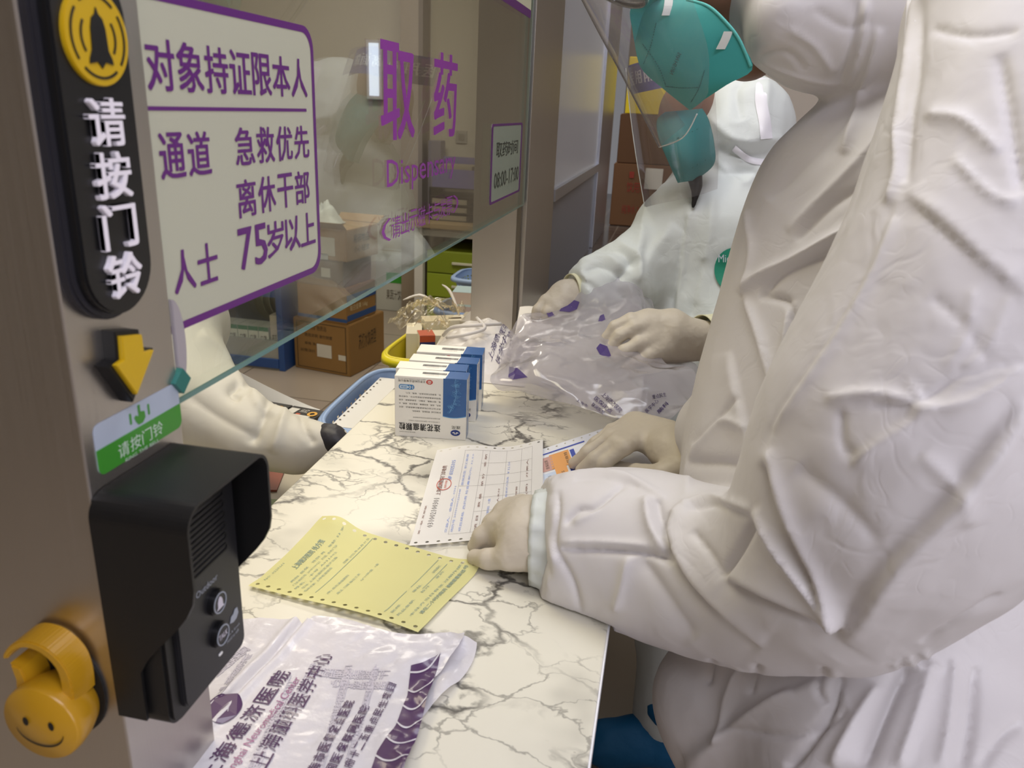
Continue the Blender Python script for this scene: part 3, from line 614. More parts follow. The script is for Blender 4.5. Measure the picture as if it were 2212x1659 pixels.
medbox(A0 + dv * .078 + rv * .006, ang - R3(1), 'third medicine carton in the row, its blue end jutting out to the right')
medbox(A0 + dv * .124 + rv * .009, ang + R3(1), 'rearmost medicine carton of the row, next to the yellow basket', dep=.042)

# ---- punched continuous forms
def sheet(name, label, corners, hf, mat, cat, nh, group=None, lift=.0006, thick=.0003):
    """corners A(near right) B(far right) C(far left) D(near left); holes run along the near and the far edge"""
    mp = quadmap(*corners, hf, lift); VV = []; FF = []; hs = .055
    L = np.linalg.norm(np.array(corners[0]) - np.array(corners[3])); H = np.linalg.norm(np.array(corners[0]) - np.array(corners[1])); hw_ = .0127 / H; r_ = .0021
    def add(v, f): o = len(VV); VV.extend(v); FF.extend(tuple(i + o for i in q) for q in f)
    add(*grid(mp, 30, 44, hw_, 1 - hw_, 0, 1))
    for e in (0, 1):
        for i in range(nh):
            b0, b1 = i / nh, (i + 1) / nh; a0, a1 = (0, hw_) if e == 0 else (1 - hw_, 1); ca, cb = (a0 + a1) / 2, (b0 + b1) / 2
            o = []; c_ = []
            for k_ in range(16):
                t_ = 2 * math.pi * k_ / 16; dx, dy = math.cos(t_), math.sin(t_); m_ = max(abs(dx), abs(dy)); o.append(mp(ca + dx / m_ * (a1 - a0) / 2, cb + dy / m_ * (b1 - b0) / 2)); c_.append(mp(ca + dx * r_ / H, cb + dy * r_ / L))
            v = o + c_; f = [(q, (q + 1) % 16, 16 + (q + 1) % 16, 16 + q) for q in range(16)]; add(v, f)
    t = thing(name, label, cat, np.mean([np.array(c) for c in corners], 0), group); p = mk('page', VV, FF, mat, t, True)
    md = p.modifiers.new('weld', 'WELD'); md.merge_threshold = 1e-5
    return t, (lambda a, b, d=0.: mp(a, b, d + .0005))
yA, yB, yC, yD = pz(903, 1372, .0), pz(1042, 1226), pz(697, 1128), pz(537, 1273)
def yh(s, t):
    z = .0012 + .004 * math.exp(-((t - 1) / .12) ** 2) * (s > .3) * (s - .3) ** 1 + .006 * math.exp(-((s) / .10) ** 2) * (.25 + .5 * math.sin(t * math.pi) + .25 * math.sin(t * 7)) + .0015 * math.sin(s * 5 + t * 3)
    z += .010 * math.exp(-((s - .97) / .14) ** 2 - ((t - .88) / .10) ** 2) + .008 * math.exp(-((s - 1) / .1) ** 2 - (t / .12) ** 2)
    return max(z, .0006)
yf, ym = sheet('yellow_form', 'pale yellow prescription sheet with punched edges lying on the marble counter', (yA, yB, yC, yD), yh, M('yellow_copy_paper', '#d9d596', .7, trans=.2), 'form', 15)
m_pb = M('pale_blue_print', '#8d9d8c', .7)
rows = [('上海德济医院 处方笺', .33, .74, .865, .905, .012), ('NO. 0229661', .12, .36, .955, .968, 0), ('费别: 医保    性别: 男    年龄: 53 岁', .17, .92, .815, .83, 0), ('门诊病历号: 2003100122   科室: 发热门诊', .14, .74, .785, .80, 0), ('姓名:   卡号: A031002', .10, .66, .755, .77, 0), ('住址: 上海市普陀区金沙江路', .13, .60, .725, .74, 0), ('临床诊断: 上呼吸道感染', .10, .46, .695, .71, 0), ('日期: 2022 年 04 月 11 日', .55, .93, .66, .675, 0),
        ('(甲) 连花清瘟颗粒', .14, .43, .575, .592, 0), ('用法: 口服 每日三次', .17, .48, .53, .545, 0), ('6g*10袋/盒   1盒', .40, .66, .49, .505, 0), ('医师:          审核:          调配:', .12, .86, .19, .205, 0), ('药品金额:      核对:      发药:', .10, .80, .15, .165, 0), ('请在二小时内取药 逾期需重新挂号', .20, .93, .055, .078, .01), ('本处方当日有效 过期作废', .14, .93, .095, .11, 0)]
for s_, a0, a1, b0, b1, bo in rows: letter('print_line', [(s_, (a0, b0, a1, b1))], ym, m_pb, yf, bold=bo, res=1)
ln = []
for a0, a1, b in ((.12, .95, .645), (.10, .42, .23), (.48, .92, .23), (.5, .9, .17)): ln.append(([ym(a0 + (a1 - a0) * i / 12, b + d_) for d_ in (0, .003) for i in range(13)], [(i, i + 13, i + 14, i + 1) for i in range(12)]))
mk('ruled_lines', *join(*ln), m_pb, yf)
# white form
wC_, wB_ = pz(944, 977), pz(1172, 963); wD_ = pz(884, 1184); wA_ = wD_ + (wB_ - wC_) * np.array([1, .85, 1])
def wh(s, t):
    return .0022 + .0045 * math.exp(-((t) / .2) ** 2) * s + .0016 * math.sin(s * 4 + t * 5) + .004 * math.exp(-((s - 1) / .12) ** 2) * (.5 + .5 * math.cos(t * 9)) + .002 * math.exp(-(s / .08) ** 2) * (t > .1)
wf, wm = sheet('white_invoice_form', 'white printed invoice with punched edges and a red seal under the gloved hand', (wA_, wB_, wC_, wD_), wh, M('white_form_paper', '#e6e4df', .65, trans=.15), 'form', 12)
m_lb = M('light_blue_print', '#9aaadb', .7); m_lr = M('brown_print', '#8a6a62', .7); m_gr = M('grey_print', '#8f8b88', .7)
def stampmap(a, b, d=0.): return wm(a, b, d)
letter('number_print', [('031002100301', (.16, .865, .43, .91))], wm, m_gr, wf, res=1); letter('title_print', [('上海德济医院门诊收费', (.46, .865, .78, .905))], wm, m_lr, wf, bold=.005, res=1)
letter('serial_print', [('№ 03325315', (.62, .80, .84, .835))], wm, m_lb, wf, bold=.01)
sc_ = (.57, .855); v, f = frame_ring([(sc_[0] + .062 * math.cos(q), sc_[1] + .062 * math.sin(q)) for q in np.linspace(0, 2 * math.pi, 33)[:-1]], [(sc_[0] + .057 * math.cos(q), sc_[1] + .057 * math.sin(q)) for q in np.linspace(0, 2 * math.pi, 33)[:-1]], wm, .0002, .0004)
mk('red_seal', v, f, M('seal_red', '#c5543f', .6), wf); letter('seal_lettering', [('收费专用章', (.53, .83, .61, .85)), ('上海', (.55, .875, .59, .895))], lambda a, b, d=0.: wm(a, b, d + .0003), MATS['seal_red'], wf)
lines = []
def wl(a0, b0, a1, b1, w_=.0016):
    n_ = 12; dx, dy = a1 - a0, b1 - b0; L = math.hypot(dx, dy); nx_, ny_ = -dy / L * w_ / 2, dx / L * w_ / 2
    lines.append(([wm(a0 + dx * i / n_ + sg_ * nx_, b0 + dy * i / n_ + sg_ * ny_) for sg_ in (-1, 1) for i in range(n_ + 1)], [(i, i + 1, n_ + 2 + i, n_ + 1 + i) for i in range(n_)]))
for b in (.73, .565, .50, .34, .20, .10): wl(.08, b, .94, b)
for a in (.08, .28, .42, .55, .66, .80, .94): wl(a, .10, a, .565)
wl(.55, .565, .55, .73); wl(.08, .10, .08, .73); wl(.94, .1, .94, .73)
mk('table_lines', *join(*lines), m_gr, wf)
for s_, a0, a1, b0, b1, mm in (('交款人:   收款人: 0301', .1, .55, .745, .765, m_lb), ('病历号 20031001220045', .1, .52, .70, .72, m_lb), ('医保类型: 职工医保', .56, .90, .69, .71, m_lb), ('项目规格: 西药费 检查费', .1, .60, .64, .66, m_lb), ('金额(元): 32.50', .56, .9, .64, .66, m_lb), ('项 目    数 量    单 价    金 额', .1, .9, .52, .54, m_lr), ('连花清瘟颗粒  1盒', .1, .4, .44, .46, m_lb), ('单位: 元  个人支付', .1, .5, .37, .385, m_lr), ('合计人民币(大写)叁拾贰元伍角', .1, .62, .30, .32, m_lb), ('¥ 32.50', .66, .8, .30, .32, m_lb), ('备注: 请妥善保管', .1, .5, .22, .235, m_lr), ('收款单位(章)   开票人', .1, .8, .13, .15, m_lr), ('第一联 发票联', .1, .36, .95, .965, m_lr)):
    letter('print_line', [(s_, (a0, b0, a1, b1))], wm, mm, wf, res=1)
# coloured form below it
cD, cC, cB, cA = pz(1150, 1095), pz(1135, 985), pz(1345, 918), pz(1420, 1010)
def ch(s, t): return .0012 + .004 * math.exp(-((1 - s) / .2) ** 2) * (1 - t)
cf, cm = sheet('coloured_form', 'white form with orange and blue printed fields under the spread gloved fingers', (cA, cB, cC, cD), ch, M('white_form_paper2', '#e4e6ea', .6), 'form', 12)
def crect(a0, b0, a1, b1): return grid(lambda s, t: cm(s, t, .0001), 6, 6, a0, a1, b0, b1)
m_or = M('orange_print', '#e6a765', .6); m_bl = M('royal_blue_print', '#4a59ae', .6); m_pi = M('pink_print', '#caa096', .6); m_py = M('pale_blue_field', '#c9d6ea', .6)
for nm, R_, mm in (('blue_rule', (.86, .45, .885, .86), m_bl), ('orange_field', (.52, .62, .82, .80), m_or), ('pink_field', (.52, .78, .80, .88), m_pi), ('blue_band', (.54, .57, .80, .61), m_bl), ('orange_field', (.14, .68, .52, .78), m_or), ('blue_band', (.14, .61, .50, .66), m_bl), ('blue_field', (.10, .78, .48, .88), m_py), ('orange_field', (.30, .25, .60, .36), m_or), ('blue_field', (.14, .40, .50, .58), m_py)):
    v, f = grid(lambda s, t: cm(s, t, -.0001), 6, 6, R_[0], R_[2], R_[1], R_[3]); mk(nm, v, f, mm, cf)
for s_, R_ in (('类别 规格 数量', (.56, .64, .78, .67)), ('医保结算', (.56, .82, .74, .85)), ('1 2 3 4 5', (.18, .71, .44, .735)), ('名称', (.18, .44, .30, .47)), ('金额 单价', (.2, .52, .42, .55)), ('备注', (.6, .48, .76, .51)), ('科室 医师', (.16, .82, .42, .85))): letter('print_line', [(s_, R_)], cm, MATS['print_dark_grey'] if 'print_dark_grey' in MATS else m_txt, cf, res=1)

# ---- printed carrier bag in front
BGo = [pz(440, 1345, .012), pz(1012, 1352, .012), pz(905, 1720, .012), pz(250, 1720, .012)]
xl, xr = -.385, -.150
def bag_h(x, y):
    q = .010 + .0035 * fbm((x, y, 0), 12, 2, 1.) + .0022 * abs(fbm((x * 1.0, y, 0), 30, 2, 4.)) 
    q += .012 * math.exp(-((y - .66) / .012) ** 2) * .3
    d = abs((x + .295) - (y - .62) * .12); q += -.004 * math.exp(-(d / .003) ** 2) + .004 * math.exp(-((d - .006) / .004) ** 2)   # heat-sealed pleat
    ex = max(0, (x - (-.185)) / .035); q += .004 * math.sin((y + x * .6) * 95) * min(1, ex) * .8 + .003 * min(ex, 1) * fbm((x, y, 1), 60, 2)
    return max(.003, q)
_bt = [pz(u, v_, .012) for u, v_ in ((380, 1350), (470, 1338), (560, 1330), (640, 1338), (760, 1356), (900, 1371), (960, 1364), (1010, 1352))]; BTX = [p[0] for p in _bt]; BTY = [p[1] for p in _bt]
print('bagtop', BTX, BTY)
def bagmap(s, t, d=0.):   # s left-right, t near-far; outline bends in world space
    y0 = .372; xx = xl + (-.151 - xl) * s; yt = float(np.interp(xx, BTX, BTY)); x1 = -.151 + .006 * math.sin(t * 9) - .028 * (1 - t) ** 1.2; x0 = xl
    x = x0 + (x1 - x0) * s; y = y0 + (yt - y0) * t; return (x, y, bag_h(x, y) + d)
m_bag = M('bag_white_film', '#dedbe0', .28, trans=.25, bump=.5, bscale=90, bdist=.002, spec=.6, coat=.3)
bg = thing('printed_carrier_bag', 'white plastic carrier bag with purple hospital lettering and leaf blocks in the foreground', 'plastic bag', (-.27, .5, 0))
v, f = grid(bagmap, 84, 92); mk('top_film', v, f, m_bag, bg, True)
def bag2(s, t):
    x = -.30 + (.165) * s; x1 = -.138 + .008 * math.sin(t * 8 + 1) - .030 * (1 - t) ** 1.3; x = -.30 + (x1 + .30) * s; y = .372 + (.598 - .372 + .004 * math.sin(s * 9)) * t
    return (x, y, .0022 + .003 * s * (1 + math.sin(y * 80 + 3 * s)) * (.5 + .5 * math.sin(x * 200)) + .002 * abs(fbm((x, y, 2), 40, 2)))
v, f = grid(bag2, 60, 80); mk('under_film', v, f, m_bag, bg, True)
m_bp = M('bag_purple_ink', '#43234f', .35, coat=.3); m_bp2 = M('bag_magenta_ink', '#8a4a77', .35); m_gh = M('bag_ghost_ink', '#b3aeb8', .45)
def rowmap(p0, p1, hpx, side=-1):
    """baseline from pixel p0 to p1; letters rise to the left of the walking direction by hpx"""
    a = pz(*p0, .012)[:2]; b = pz(*p1, .012)[:2]; d = b - a; L = np.linalg.norm(d); n_ = np.array([-d[1], d[0]]) / L
    mp = (np.array(p0) + np.array(p1)) / 2; d_ = np.linalg.norm(pz(mp[0] + hpx, mp[1], .012)[:2] - pz(mp[0], mp[1], .012)[:2])
    def f(s, t, q=0.): p = a + d * s + n_ * t * d_; return (p[0], p[1], bag_h(p[0], p[1]) + .0009 + q)
    return f
def bagrow(s, p0, p1, h, m_, bold=.02, nm='lettering'):
    n_ = len(s); mp = rowmap(p0, p1, h); letter(nm, [(ch_, (i / n_ + .06 / n_, 0, (i + 1) / n_ - .06 / n_, 1)) for i, ch_ in enumerate(s)], mp, m_, bg, bold=bold)
bagrow('上海德济医院', (450, 1700), (632, 1448), 42, m_bp, .018)
mp = rowmap((489, 1690), (652, 1462), 19); letter('lettering', [('Shanghai Neuromedical Center', (0, -.2, 1, 1.1))], mp, m_bp2, bg, bold=.001)
bagrow('大学上海脑科医学中心', (525, 1742), (722, 1412), 42, m_bp, .02)
bagrow('上海市医保定点医院', (672, 1690), (768, 1508), 25, m_bp, .008); bagrow('全国医保联网医院', (705, 1695), (800, 1520), 22, m_bp, .008); bagrow('市政府十二五重点民生项目', (735, 1700), (858, 1478), 20, m_bp, .008)
for s_, p0, p1, h in (('上海市医保定点医院', (625, 1460), (520, 1690), 24), ('全国医保联网', (470, 1460), (540, 1400), 20), ('重点民生', (640, 1530), (690, 1430), 20), ('上海德济医院', (840, 1450), (700, 1440), 26), ('德济医学中心', (850, 1475), (720, 1462), 22), ('国家级脑科医院', (700, 1660), (760, 1440), 18), ('定点医保', (760, 1640), (820, 1440), 16), ('上海德济', (480, 1500), (545, 1410), 16)):
    mp = rowmap(p0, p1, h); n_ = len(s_); letter('ghost_lettering', [(ch_, ((i + 1) / n_ - .05 / n_, 0, i / n_ + .05 / n_, 1)) for i, ch_ in enumerate(s_)], lambda a, b, d=0., mp=mp: mp(a, b, d - .0004), m_gh, bg, bold=.02)
# emblem at the left
ec = pz(484, 1530, .012); eh = lambda a, b, d=0.: (ec[0] + a, ec[1] + b, bag_h(ec[0] + a, ec[1] + b) + .0008 + d)
P = [(.013 * math.cos(q), .017 * math.sin(q)) for q in np.linspace(0, 2 * math.pi, 33)[:-1]]; eb = mk('emblem', [eh(*p) for p in P], [tuple(range(32))], m_bp, bg)
zig = [(-.007, -.004), (-.004, .003), (-.001, -.005), (.002, .005), (.005, -.003), (.008, .002)]; l_ = [eh(a, b + .0006, .0003) for a, b in zig] + [eh(a, b - .0006, .0003) for a, b in zig]; mk('emblem_mark', l_, [(i, i + 1, 7 + i, 6 + i) for i in range(5)], m_bag, bg)
# purple leaf column with pale veins
LFp = [((888, 1440), (952, 1415)), ((880, 1500), (925, 1500)), ((855, 1560), (905, 1575)), ((815, 1620), (880, 1640)), ((790, 1690), (858, 1710))]
def lm(a, b, d=0.):
    t_ = b * (len(LFp) - 1); k_ = min(int(t_), len(LFp) - 2); q = t_ - k_; l = np.array(LFp[k_][0]) * (1 - q) + np.array(LFp[k_ + 1][0]) * q; r = np.array(LFp[k_][1]) * (1 - q) + np.array(LFp[k_ + 1][1]) * q
    u = l + (r - l) * a; p = pz(u[0], u[1], .012); return (p[0], p[1], bag_h(p[0], p[1]) + .0007 + d)
v, f = grid(lm, 10, 60); mk('leaf_block', v, f, m_bp, bg, True)
cur = []
for b0, amp in ((.05, .03), (.20, .05), (.34, .04), (.47, .05), (.62, .05), (.78, .04), (.90, .03)):
    pts = [lm(i / 12, b0 + amp * math.sin(i / 12 * 3.4) - .05 * i / 12, .0006) for i in range(13)]; pts2 = [lm(i / 12, b0 + .014 + amp * math.sin(i / 12 * 3.4) - .05 * i / 12, .0006) for i in range(13)]; cur.append((pts + pts2, [(i, i + 1, 14 + i, 13 + i) for i in range(12)]))
mk('leaf_veins', *join(*cur), m_bag, bg)

# ---- filled white bag lying at the middle pillar
def mound(s, t, seed=0):
    a = (s - .5) * 2; b = (t - .5) * 2; r = min(1, (abs(a) ** 2.6 + abs(b) ** 2.6) ** (1 / 2.6)); x = -.345 + .10 * a - .02 * b; y = 1.475 + .155 * b
    z = .072 * (1 - r ** 2.2) * (.7 + .35 * b) + .014 * fbm((x, y, 3), 16, 3, 2.) * (1 - r ** 4) + .01 * (1 - r) * abs(fbm((x, y, 5), 30, 2, 2.)); return (x, y, max(.002, z) if r < 1 else .0015)
wbg = thing('filled_white_bag', 'filled white plastic bag with small purple print lying before the middle steel pillar', 'plastic bag', (-.345, 1.47, 0))
v, f = grid(mound, 50, 70); mk('film', v, f, M('milky_bag', '#e2dedb', .35, trans=.2, bump=.3, bscale=60, bdist=.003), wbg, True)
for j in range(5):
    def mm_(a, b, d=0., j=j): u = 1085 + j * 15 + 0; p0 = np.array((1063 + j * 17, 752 + j * 2)); p1 = np.array((1098 + j * 17, 700 - j * 2)); q = p0 + (p1 - p0) * a + np.array((-11, -6)) * b * .8; w0 = pz(q[0], q[1], .05); s_ = (w0[0] + .345 + .02 * (w0[1] - 1.475) / .155) / .2 + .5; t_ = (w0[1] - 1.475) / .31 + .5; p = mound(s_, t_); return (p[0], p[1], p[2] + .0015 + d)
    letter('lettering', [(['上海德济医院', '医学中心脑科', '医保定点医院', '联网医院全国', '重点民生项目'][j], (0, 0, 1, 1))], mm_, M('bag_violet_ink', '#3c2d63', .5), wbg, res=1)
for pts in ([(-.40, 1.42, .05), (-.36, 1.40, .065), (-.33, 1.44, .07), (-.36, 1.50, .073)], [(-.43, 1.50, .03), (-.40, 1.46, .06), (-.35, 1.45, .072), (-.31, 1.50, .066)]):
    mk('handle', *tube(spline(pts, 14), [.004] * 14, 6), MATS['milky_bag'], wbg, True)
tag(box('folded_white_pad', pz(1010, 812) * [1, 1, 0] + [-.01, .03, .0005], pz(1010, 812) * [1, 1, 0] + [.055, .12, .010], M('pad_white', '#dcd8d0', .6), bev=.002, rz=.2), 'thin folded white paper pad on the counter between the cartons and the clear bag', 'paper')
box_pg = pz(1075, 690, .0); 
v, f = grid(lambda s, t: (-.30 + .10 * s, 1.60 + .05 * t + .0, .012 + .055 * t + .004 * math.sin(s * 6)), 10, 6)
tag(mk('leaning_paper_slip', v, f, MATS['pad_white'], None, True), 'white paper slip propped behind the filled white bag', 'paper')
# ================================================================ inside the dispensary
def zat(v, x, y):   # height above the worktop seen at picture row v over the floor point (x, y)
    lo, hi = -1., 2.
    for _ in range(40):
        m_ = (lo + hi) / 2; q = proj(np.array([x, y, m_]))[1]
        if q > v: lo = m_
        else: hi = m_
    return m_
def sil(u, v, z): return pz(u, v, z)
m_card = M('cardboard_brown', '#93703f', .75, mott=.06); m_card2 = M('cardboard_tan', '#a98a62', .75, mott=.06); m_card3 = M('cardboard_grey', '#8d7a66', .75); m_tape = M('packing_tape', '#b79d72', .25)
m_lab = M('paper_label', '#d2cfc4', .6); m_prt = M('carton_print', '#4c3c28', .7)
def carton(label, c, rz, w_, d_, z0, z1, mat, prints=(), group=None, opened=False, side=(), name='cardboard_box', cat='box'):
    """c: near left bottom corner in plan; front face looks towards the camera"""
    ca, sa = math.cos(rz), math.sin(rz); W = lambda x, y, z: (c[0] + x * ca - y * sa, c[1] + x * sa + y * ca, z)
    t = thing(name, label, cat, (c[0] + w_ / 2, c[1] + d_ / 2, z0), group)
    bm = bmesh.new(); bmesh.ops.create_cube(bm, size=1)
    for v in bm.verts: v.co = Vector(((v.co.x + .5) * w_, (v.co.y + .5) * d_, z0 + (v.co.z + .5) * (z1 - z0)))
    bmesh.ops.bevel(bm, geom=bm.edges[:], offset=.004, segments=2, affect='EDGES'); v, f, _ = bmout(bm); mk('body', [W(*p) for p in v], f, mat, t)
    FR = lambda a, b, d=0.: W(a * w_, -.001 - d, z0 + b * (z1 - z0)); SD = lambda a, b, d=0.: W(w_ + .001 + d, a * d_, z0 + b * (z1 - z0))
    for (nm, R_, mm) in prints:
        if isinstance(nm, tuple): letter('lettering', [(nm[0], R_)], FR, mm, t, res=1)
        else: v, f = prism([(R_[0], R_[1]), (R_[2], R_[1]), (R_[2], R_[3]), (R_[0], R_[3])], FR, 0, .001); mk(nm, v, f, mm, t)
    for (nm, R_, mm) in side:
        if isinstance(nm, tuple): letter('lettering', [(nm[0], R_)], SD, mm, t, res=1)
        else: v, f = prism([(R_[0], R_[1]), (R_[2], R_[1]), (R_[2], R_[3]), (R_[0], R_[3])], SD, 0, .001); mk(nm, v, f, mm, t)
    v, f = prism([(0, .46), (0, .54), (1, .54), (1, .46)][::-1], lambda a, b, d=0.: W(a * w_, b * d_, z1 + d), 0, .001); mk('tape', v, f, m_tape, t)
    return t, W
FL_ = -TZ
B0 = pz(757, 815, FL_); B1 = pz(638, 793, FL_); B2 = pz(827, 776, FL_); wv = B0 - B1; rz = math.atan2(wv[1], wv[0]); Wd = np.linalg.norm(wv[:2]); Dd = np.linalg.norm((B2 - B0)[:2])
zA = zat(703, *B0[:2]); zB = zat(625, *B0[:2])
side_ln = [(('苏打水饮用型',), (.25, .45, .75, .75), m_prt)]
pr = [(('家用矿物质浴',), (.25, .80, .60, .9), m_prt), (('使用说明 请勿倒置',), (.2, .66, .7, .73), m_prt), (('规格 净重 12KG',), (.2, .5, .62, .56), m_prt), ('shipping_label', (.42, .30, .68, .55), m_lab), ('small_label', (.80, .30, .93, .40), m_lab), (('品名 数量 日期 批号',), (.12, .36, .38, .42), m_prt), (('20211104',), (.44, .34, .64, .40), m_prt), (('20211113',), (.44, .44, .64, .49), m_prt), ('frame_line', (.06, .05, .07, .94), m_prt), ('frame_line', (.06, .935, .94, .945), m_prt), ('frame_line', (.93, .05, .94, .94), m_prt), ('frame_line', (.06, .05, .94, .06), m_prt)]
carton('large brown printed carton standing on the floor at the bottom of the stack', B1, rz, Wd, Dd, FL_, zA, m_card, pr, 'stacked shipping cartons inside the dispensary', side=side_ln)
m_bb = M('carton_band_blue', '#2c4f86', .6); m_og = M('carton_band_orange', '#b58a4c', .7)
carton('orange carton with two blue bands, second in the stack', B1 + wv * .1, rz, Wd * .87, Dd * .8, zA + .001, zB, m_card, [('blue_band', (0, .05, 1, .14), m_bb)], 'stacked shipping cartons inside the dispensary', side=[('blue_band', (0, .08, 1, .24), m_bb), ('blue_band', (0, .58, 1, .80), m_bb), (('每日坚果 16kg',), (.1, .32, .7, .50), M('band_lettering', '#d8c9a0', .6))])
zC = zat(585, *B0[:2]); cc = B1 + wv * -.06
carton('grey brown carton, third in the stack behind the glass', cc, rz, Wd * .98, Dd * .78, zB + .001, zC + .04, m_card3, [('small_label', (.62, .35, .78, .7), m_lab), (('搬运轻放',), (.1, .3, .4, .6), m_prt)], 'stacked shipping cartons inside the dispensary')  # cardboard in a greyer brown than its neighbours
zD = zat(498, B0[0], B0[1]); zE = zC + .041
t, W_ = carton('pale open carton on top of the stack with torn paper sticking out', B1 + wv * .28, rz, Wd * .72, Dd * .85, zE, zD, m_card2, [('shipping_label', (.05, .15, .72, .72), m_lab), ('side_sheet', (.0, .01, .55, .2), M('pale_sheet', '#c9cdd0', .6)), (('医药物流',), (.1, .5, .6, .58), m_prt)], 'stacked shipping cartons inside the dispensary', side=[(('易碎物品',), (.2, .55, .7, .82), m_prt), (('小心轻放',), (.2, .25, .7, .45), m_prt)])
for q in range(2):
    v = [W_(-.0, .0 + q * Dd * .85, zD), W_(Wd * .72, q * Dd * .85, zD), W_(Wd * .72 + .01, q * Dd * .85 + (-.05 if q == 0 else .05), zD + .035), W_(-.01, q * Dd * .85 + (-.05 if q == 0 else .05), zD + .03)]
    v2 = v + [(p[0], p[1], p[2] + .004) for p in v]; mk('flap', v2, [(0, 3, 2, 1), (4, 5, 6, 7), (0, 1, 5, 4), (1, 2, 6, 5), (2, 3, 7, 6), (3, 0, 4, 7)], m_card2, t)
# crumpled white paper on top
cp = W_(.03, .08, zD + .012); vs, fs = grid(lambda s, q: (cp[0] + .16 * (s - .3), cp[1] + .14 * (q - .3), zD + .008 + .10 * math.sin(math.pi * s) * math.sin(math.pi * q) * (1 + .5 * fbm((s * 3, q * 3, 0), 2, 2))), 16, 16)
tag(mk('crumpled_paper', vs, fs, M('white_wrap_paper', '#c9ccc6', .7), None, True), 'crumpled white wrapping paper lying on the top carton of the stack', 'paper')
# shelf unit with medicines
s0 = pz(628, 803, FL_); sx1, sy = min(s0[0], B1[0] - .05), s0[1]; sx0 = sx1 - .95
su = thing('shelf_unit', 'grey dispensary shelf unit with blue front lips holding green and white medicine boxes', 'shelf', (sx0 + .4, sy + .15, FL_))
m_sh = M('shelf_grey', '#9d9e98', .5); m_lip = M('shelf_lip_blue', '#2b4f8e', .45)
mk('base_cabinet', *(lambda b: (b[0], b[1]))(bmout((lambda bm: (bmesh.ops.create_cube(bm, size=1), [setattr(v, 'co', Vector((sx0 + (v.co.x + .5) * (sx1 - sx0), sy + (v.co.y + .5) * .32, FL_ + (v.co.z + .5) * .16))) for v in bm.verts], bm)[2])(bmesh.new()))), m_sh, su)
box('end_panel', (sx1 + .001, sy - .01, FL_), (sx1 + .035, sy + .34, .42), m_lip, su, .003); box('end_panel', (sx0 - .03, sy, FL_), (sx0, sy + .34, .42), m_sh, su)
zl = [zat(775, sx1 - .3, sy), zat(630, sx1 - .1, sy), zat(480, sx1, sy)]
for z in zl: box('shelf', (sx0, sy + .001, z - .012), (sx1, sy + .32, z), m_sh, su); box('front_lip', (sx0, sy - .012, z - .022), (sx1, sy, z + .030), m_lip, su, .003)
box('back_panel', (sx0, sy + .32, FL_), (sx1, sy + .335, .42), M('shelf_back_grey', '#6f7368', .7), su)
m_gw = M('mask_box_white', '#d0d6ca', .5); m_gg = M('mask_box_green', '#3f7a52', .5)
zs_ = zl[0]
def smallbox(label, x, y, z, w_, d_, h_, mat, bands=(), group='medicine boxes on the blue lipped shelf', txt=None, name='medicine_box', cat='medicine box', rz=0., tm=None):
    ca, sa = math.cos(rz), math.sin(rz); W = lambda a, b, c_: (x + a * ca - b * sa, y + a * sa + b * ca, z + c_)
    t = thing(name, label, cat, (x + w_ / 2, y + d_ / 2, z), group)
    mk('carton', *(lambda vf: ([W(*p) for p in vf[0]], vf[1]))(prism([(0, 0), (w_, 0), (w_, d_), (0, d_)], lambda a, b, d=0.: (a, b, d), 0, h_)), mat, t)
    for nm, face, R_, mm in bands:
        fr = {'f': lambda a, b, d=0.: W(a * w_, -d - .0004, b * h_), 't': lambda a, b, d=0.: W(a * w_, b * d_, h_ + .0004 + d), 's': lambda a, b, d=0.: W(w_ + .0004 + d, a * d_, b * h_)}[face]
        v, f = prism([(R_[0], R_[1]), (R_[2], R_[1]), (R_[2], R_[3]), (R_[0], R_[3])], fr, 0, .0004); mk(nm, v, f, mm, t)
    if txt:
        fr = {'f': lambda a, b, d=0.: W(a * w_, -.0014, b * h_), 't': lambda a, b, d=0.: W(a * w_, b * d_, h_ + .0014)}[txt[2]]; letter('lettering', [(txt[0], txt[1])], fr, tm or m_prt, t, res=1)
    return t
ords = ['leftmost of the five', 'second from left of the five', 'middle one of the five', 'fourth from left of the five', 'rightmost of the five']
for i in range(5):
    x = sx1 - .36 + i * .060
    smallbox(f'green and white mask box, {ords[i]} on the blue lipped shelf', x, sy + .02, zs_ + .001, .056, .12, .19, m_gw, [('green_top', 'f', (0, .88, 1, 1), m_gg), ('green_base', 'f', (0, 0, 1, .07), m_gg)], txt=('口罩', (.2, .55, .8, .75), 'f'))
for o_ in list(COL.objects):
    if o_.name.startswith('medicine_box') and o_.type == 'EMPTY' and 'mask box' in o_['label']:
        L_ = ORG[o_]; x = L_[0]; y = L_[1] - .0625
        v, f = prism(circ(x, zs_ + .055, .020, .030, 20), lambda a, b, d=0.: (a, y - d, b), 0, .001); pic = mk('oval_picture', v, f, M('oval_pale', '#b7b9ae', .5), o_)
        v, f = prism(circ(x, zs_ + .048, .011, .018, 16), lambda a, b, d=0.: (a, y - .0012 - d, b), 0, .0006); mk('picture_figure', v, f, M('oval_dark', '#5c5a54', .6), pic)
smallbox('plain white carton left of the green mask boxes on the lower shelf', sx1 - .47, sy + .02, zs_ + .001, .10, .12, .19, m_gw, [('green_top', 'f', (0, .95, 1, 1), m_gg)], txt=('AKN 205', (.2, .2, .8, .32), 'f'))
smallbox('dim white carton at the right end of the lower shelf', sx1 - .052, sy + .02, zs_ + .001, .045, .12, .26, M('dim_white_carton', '#b8b3a6', .6), txt=('药品', (.2, .4, .8, .6), 'f'))
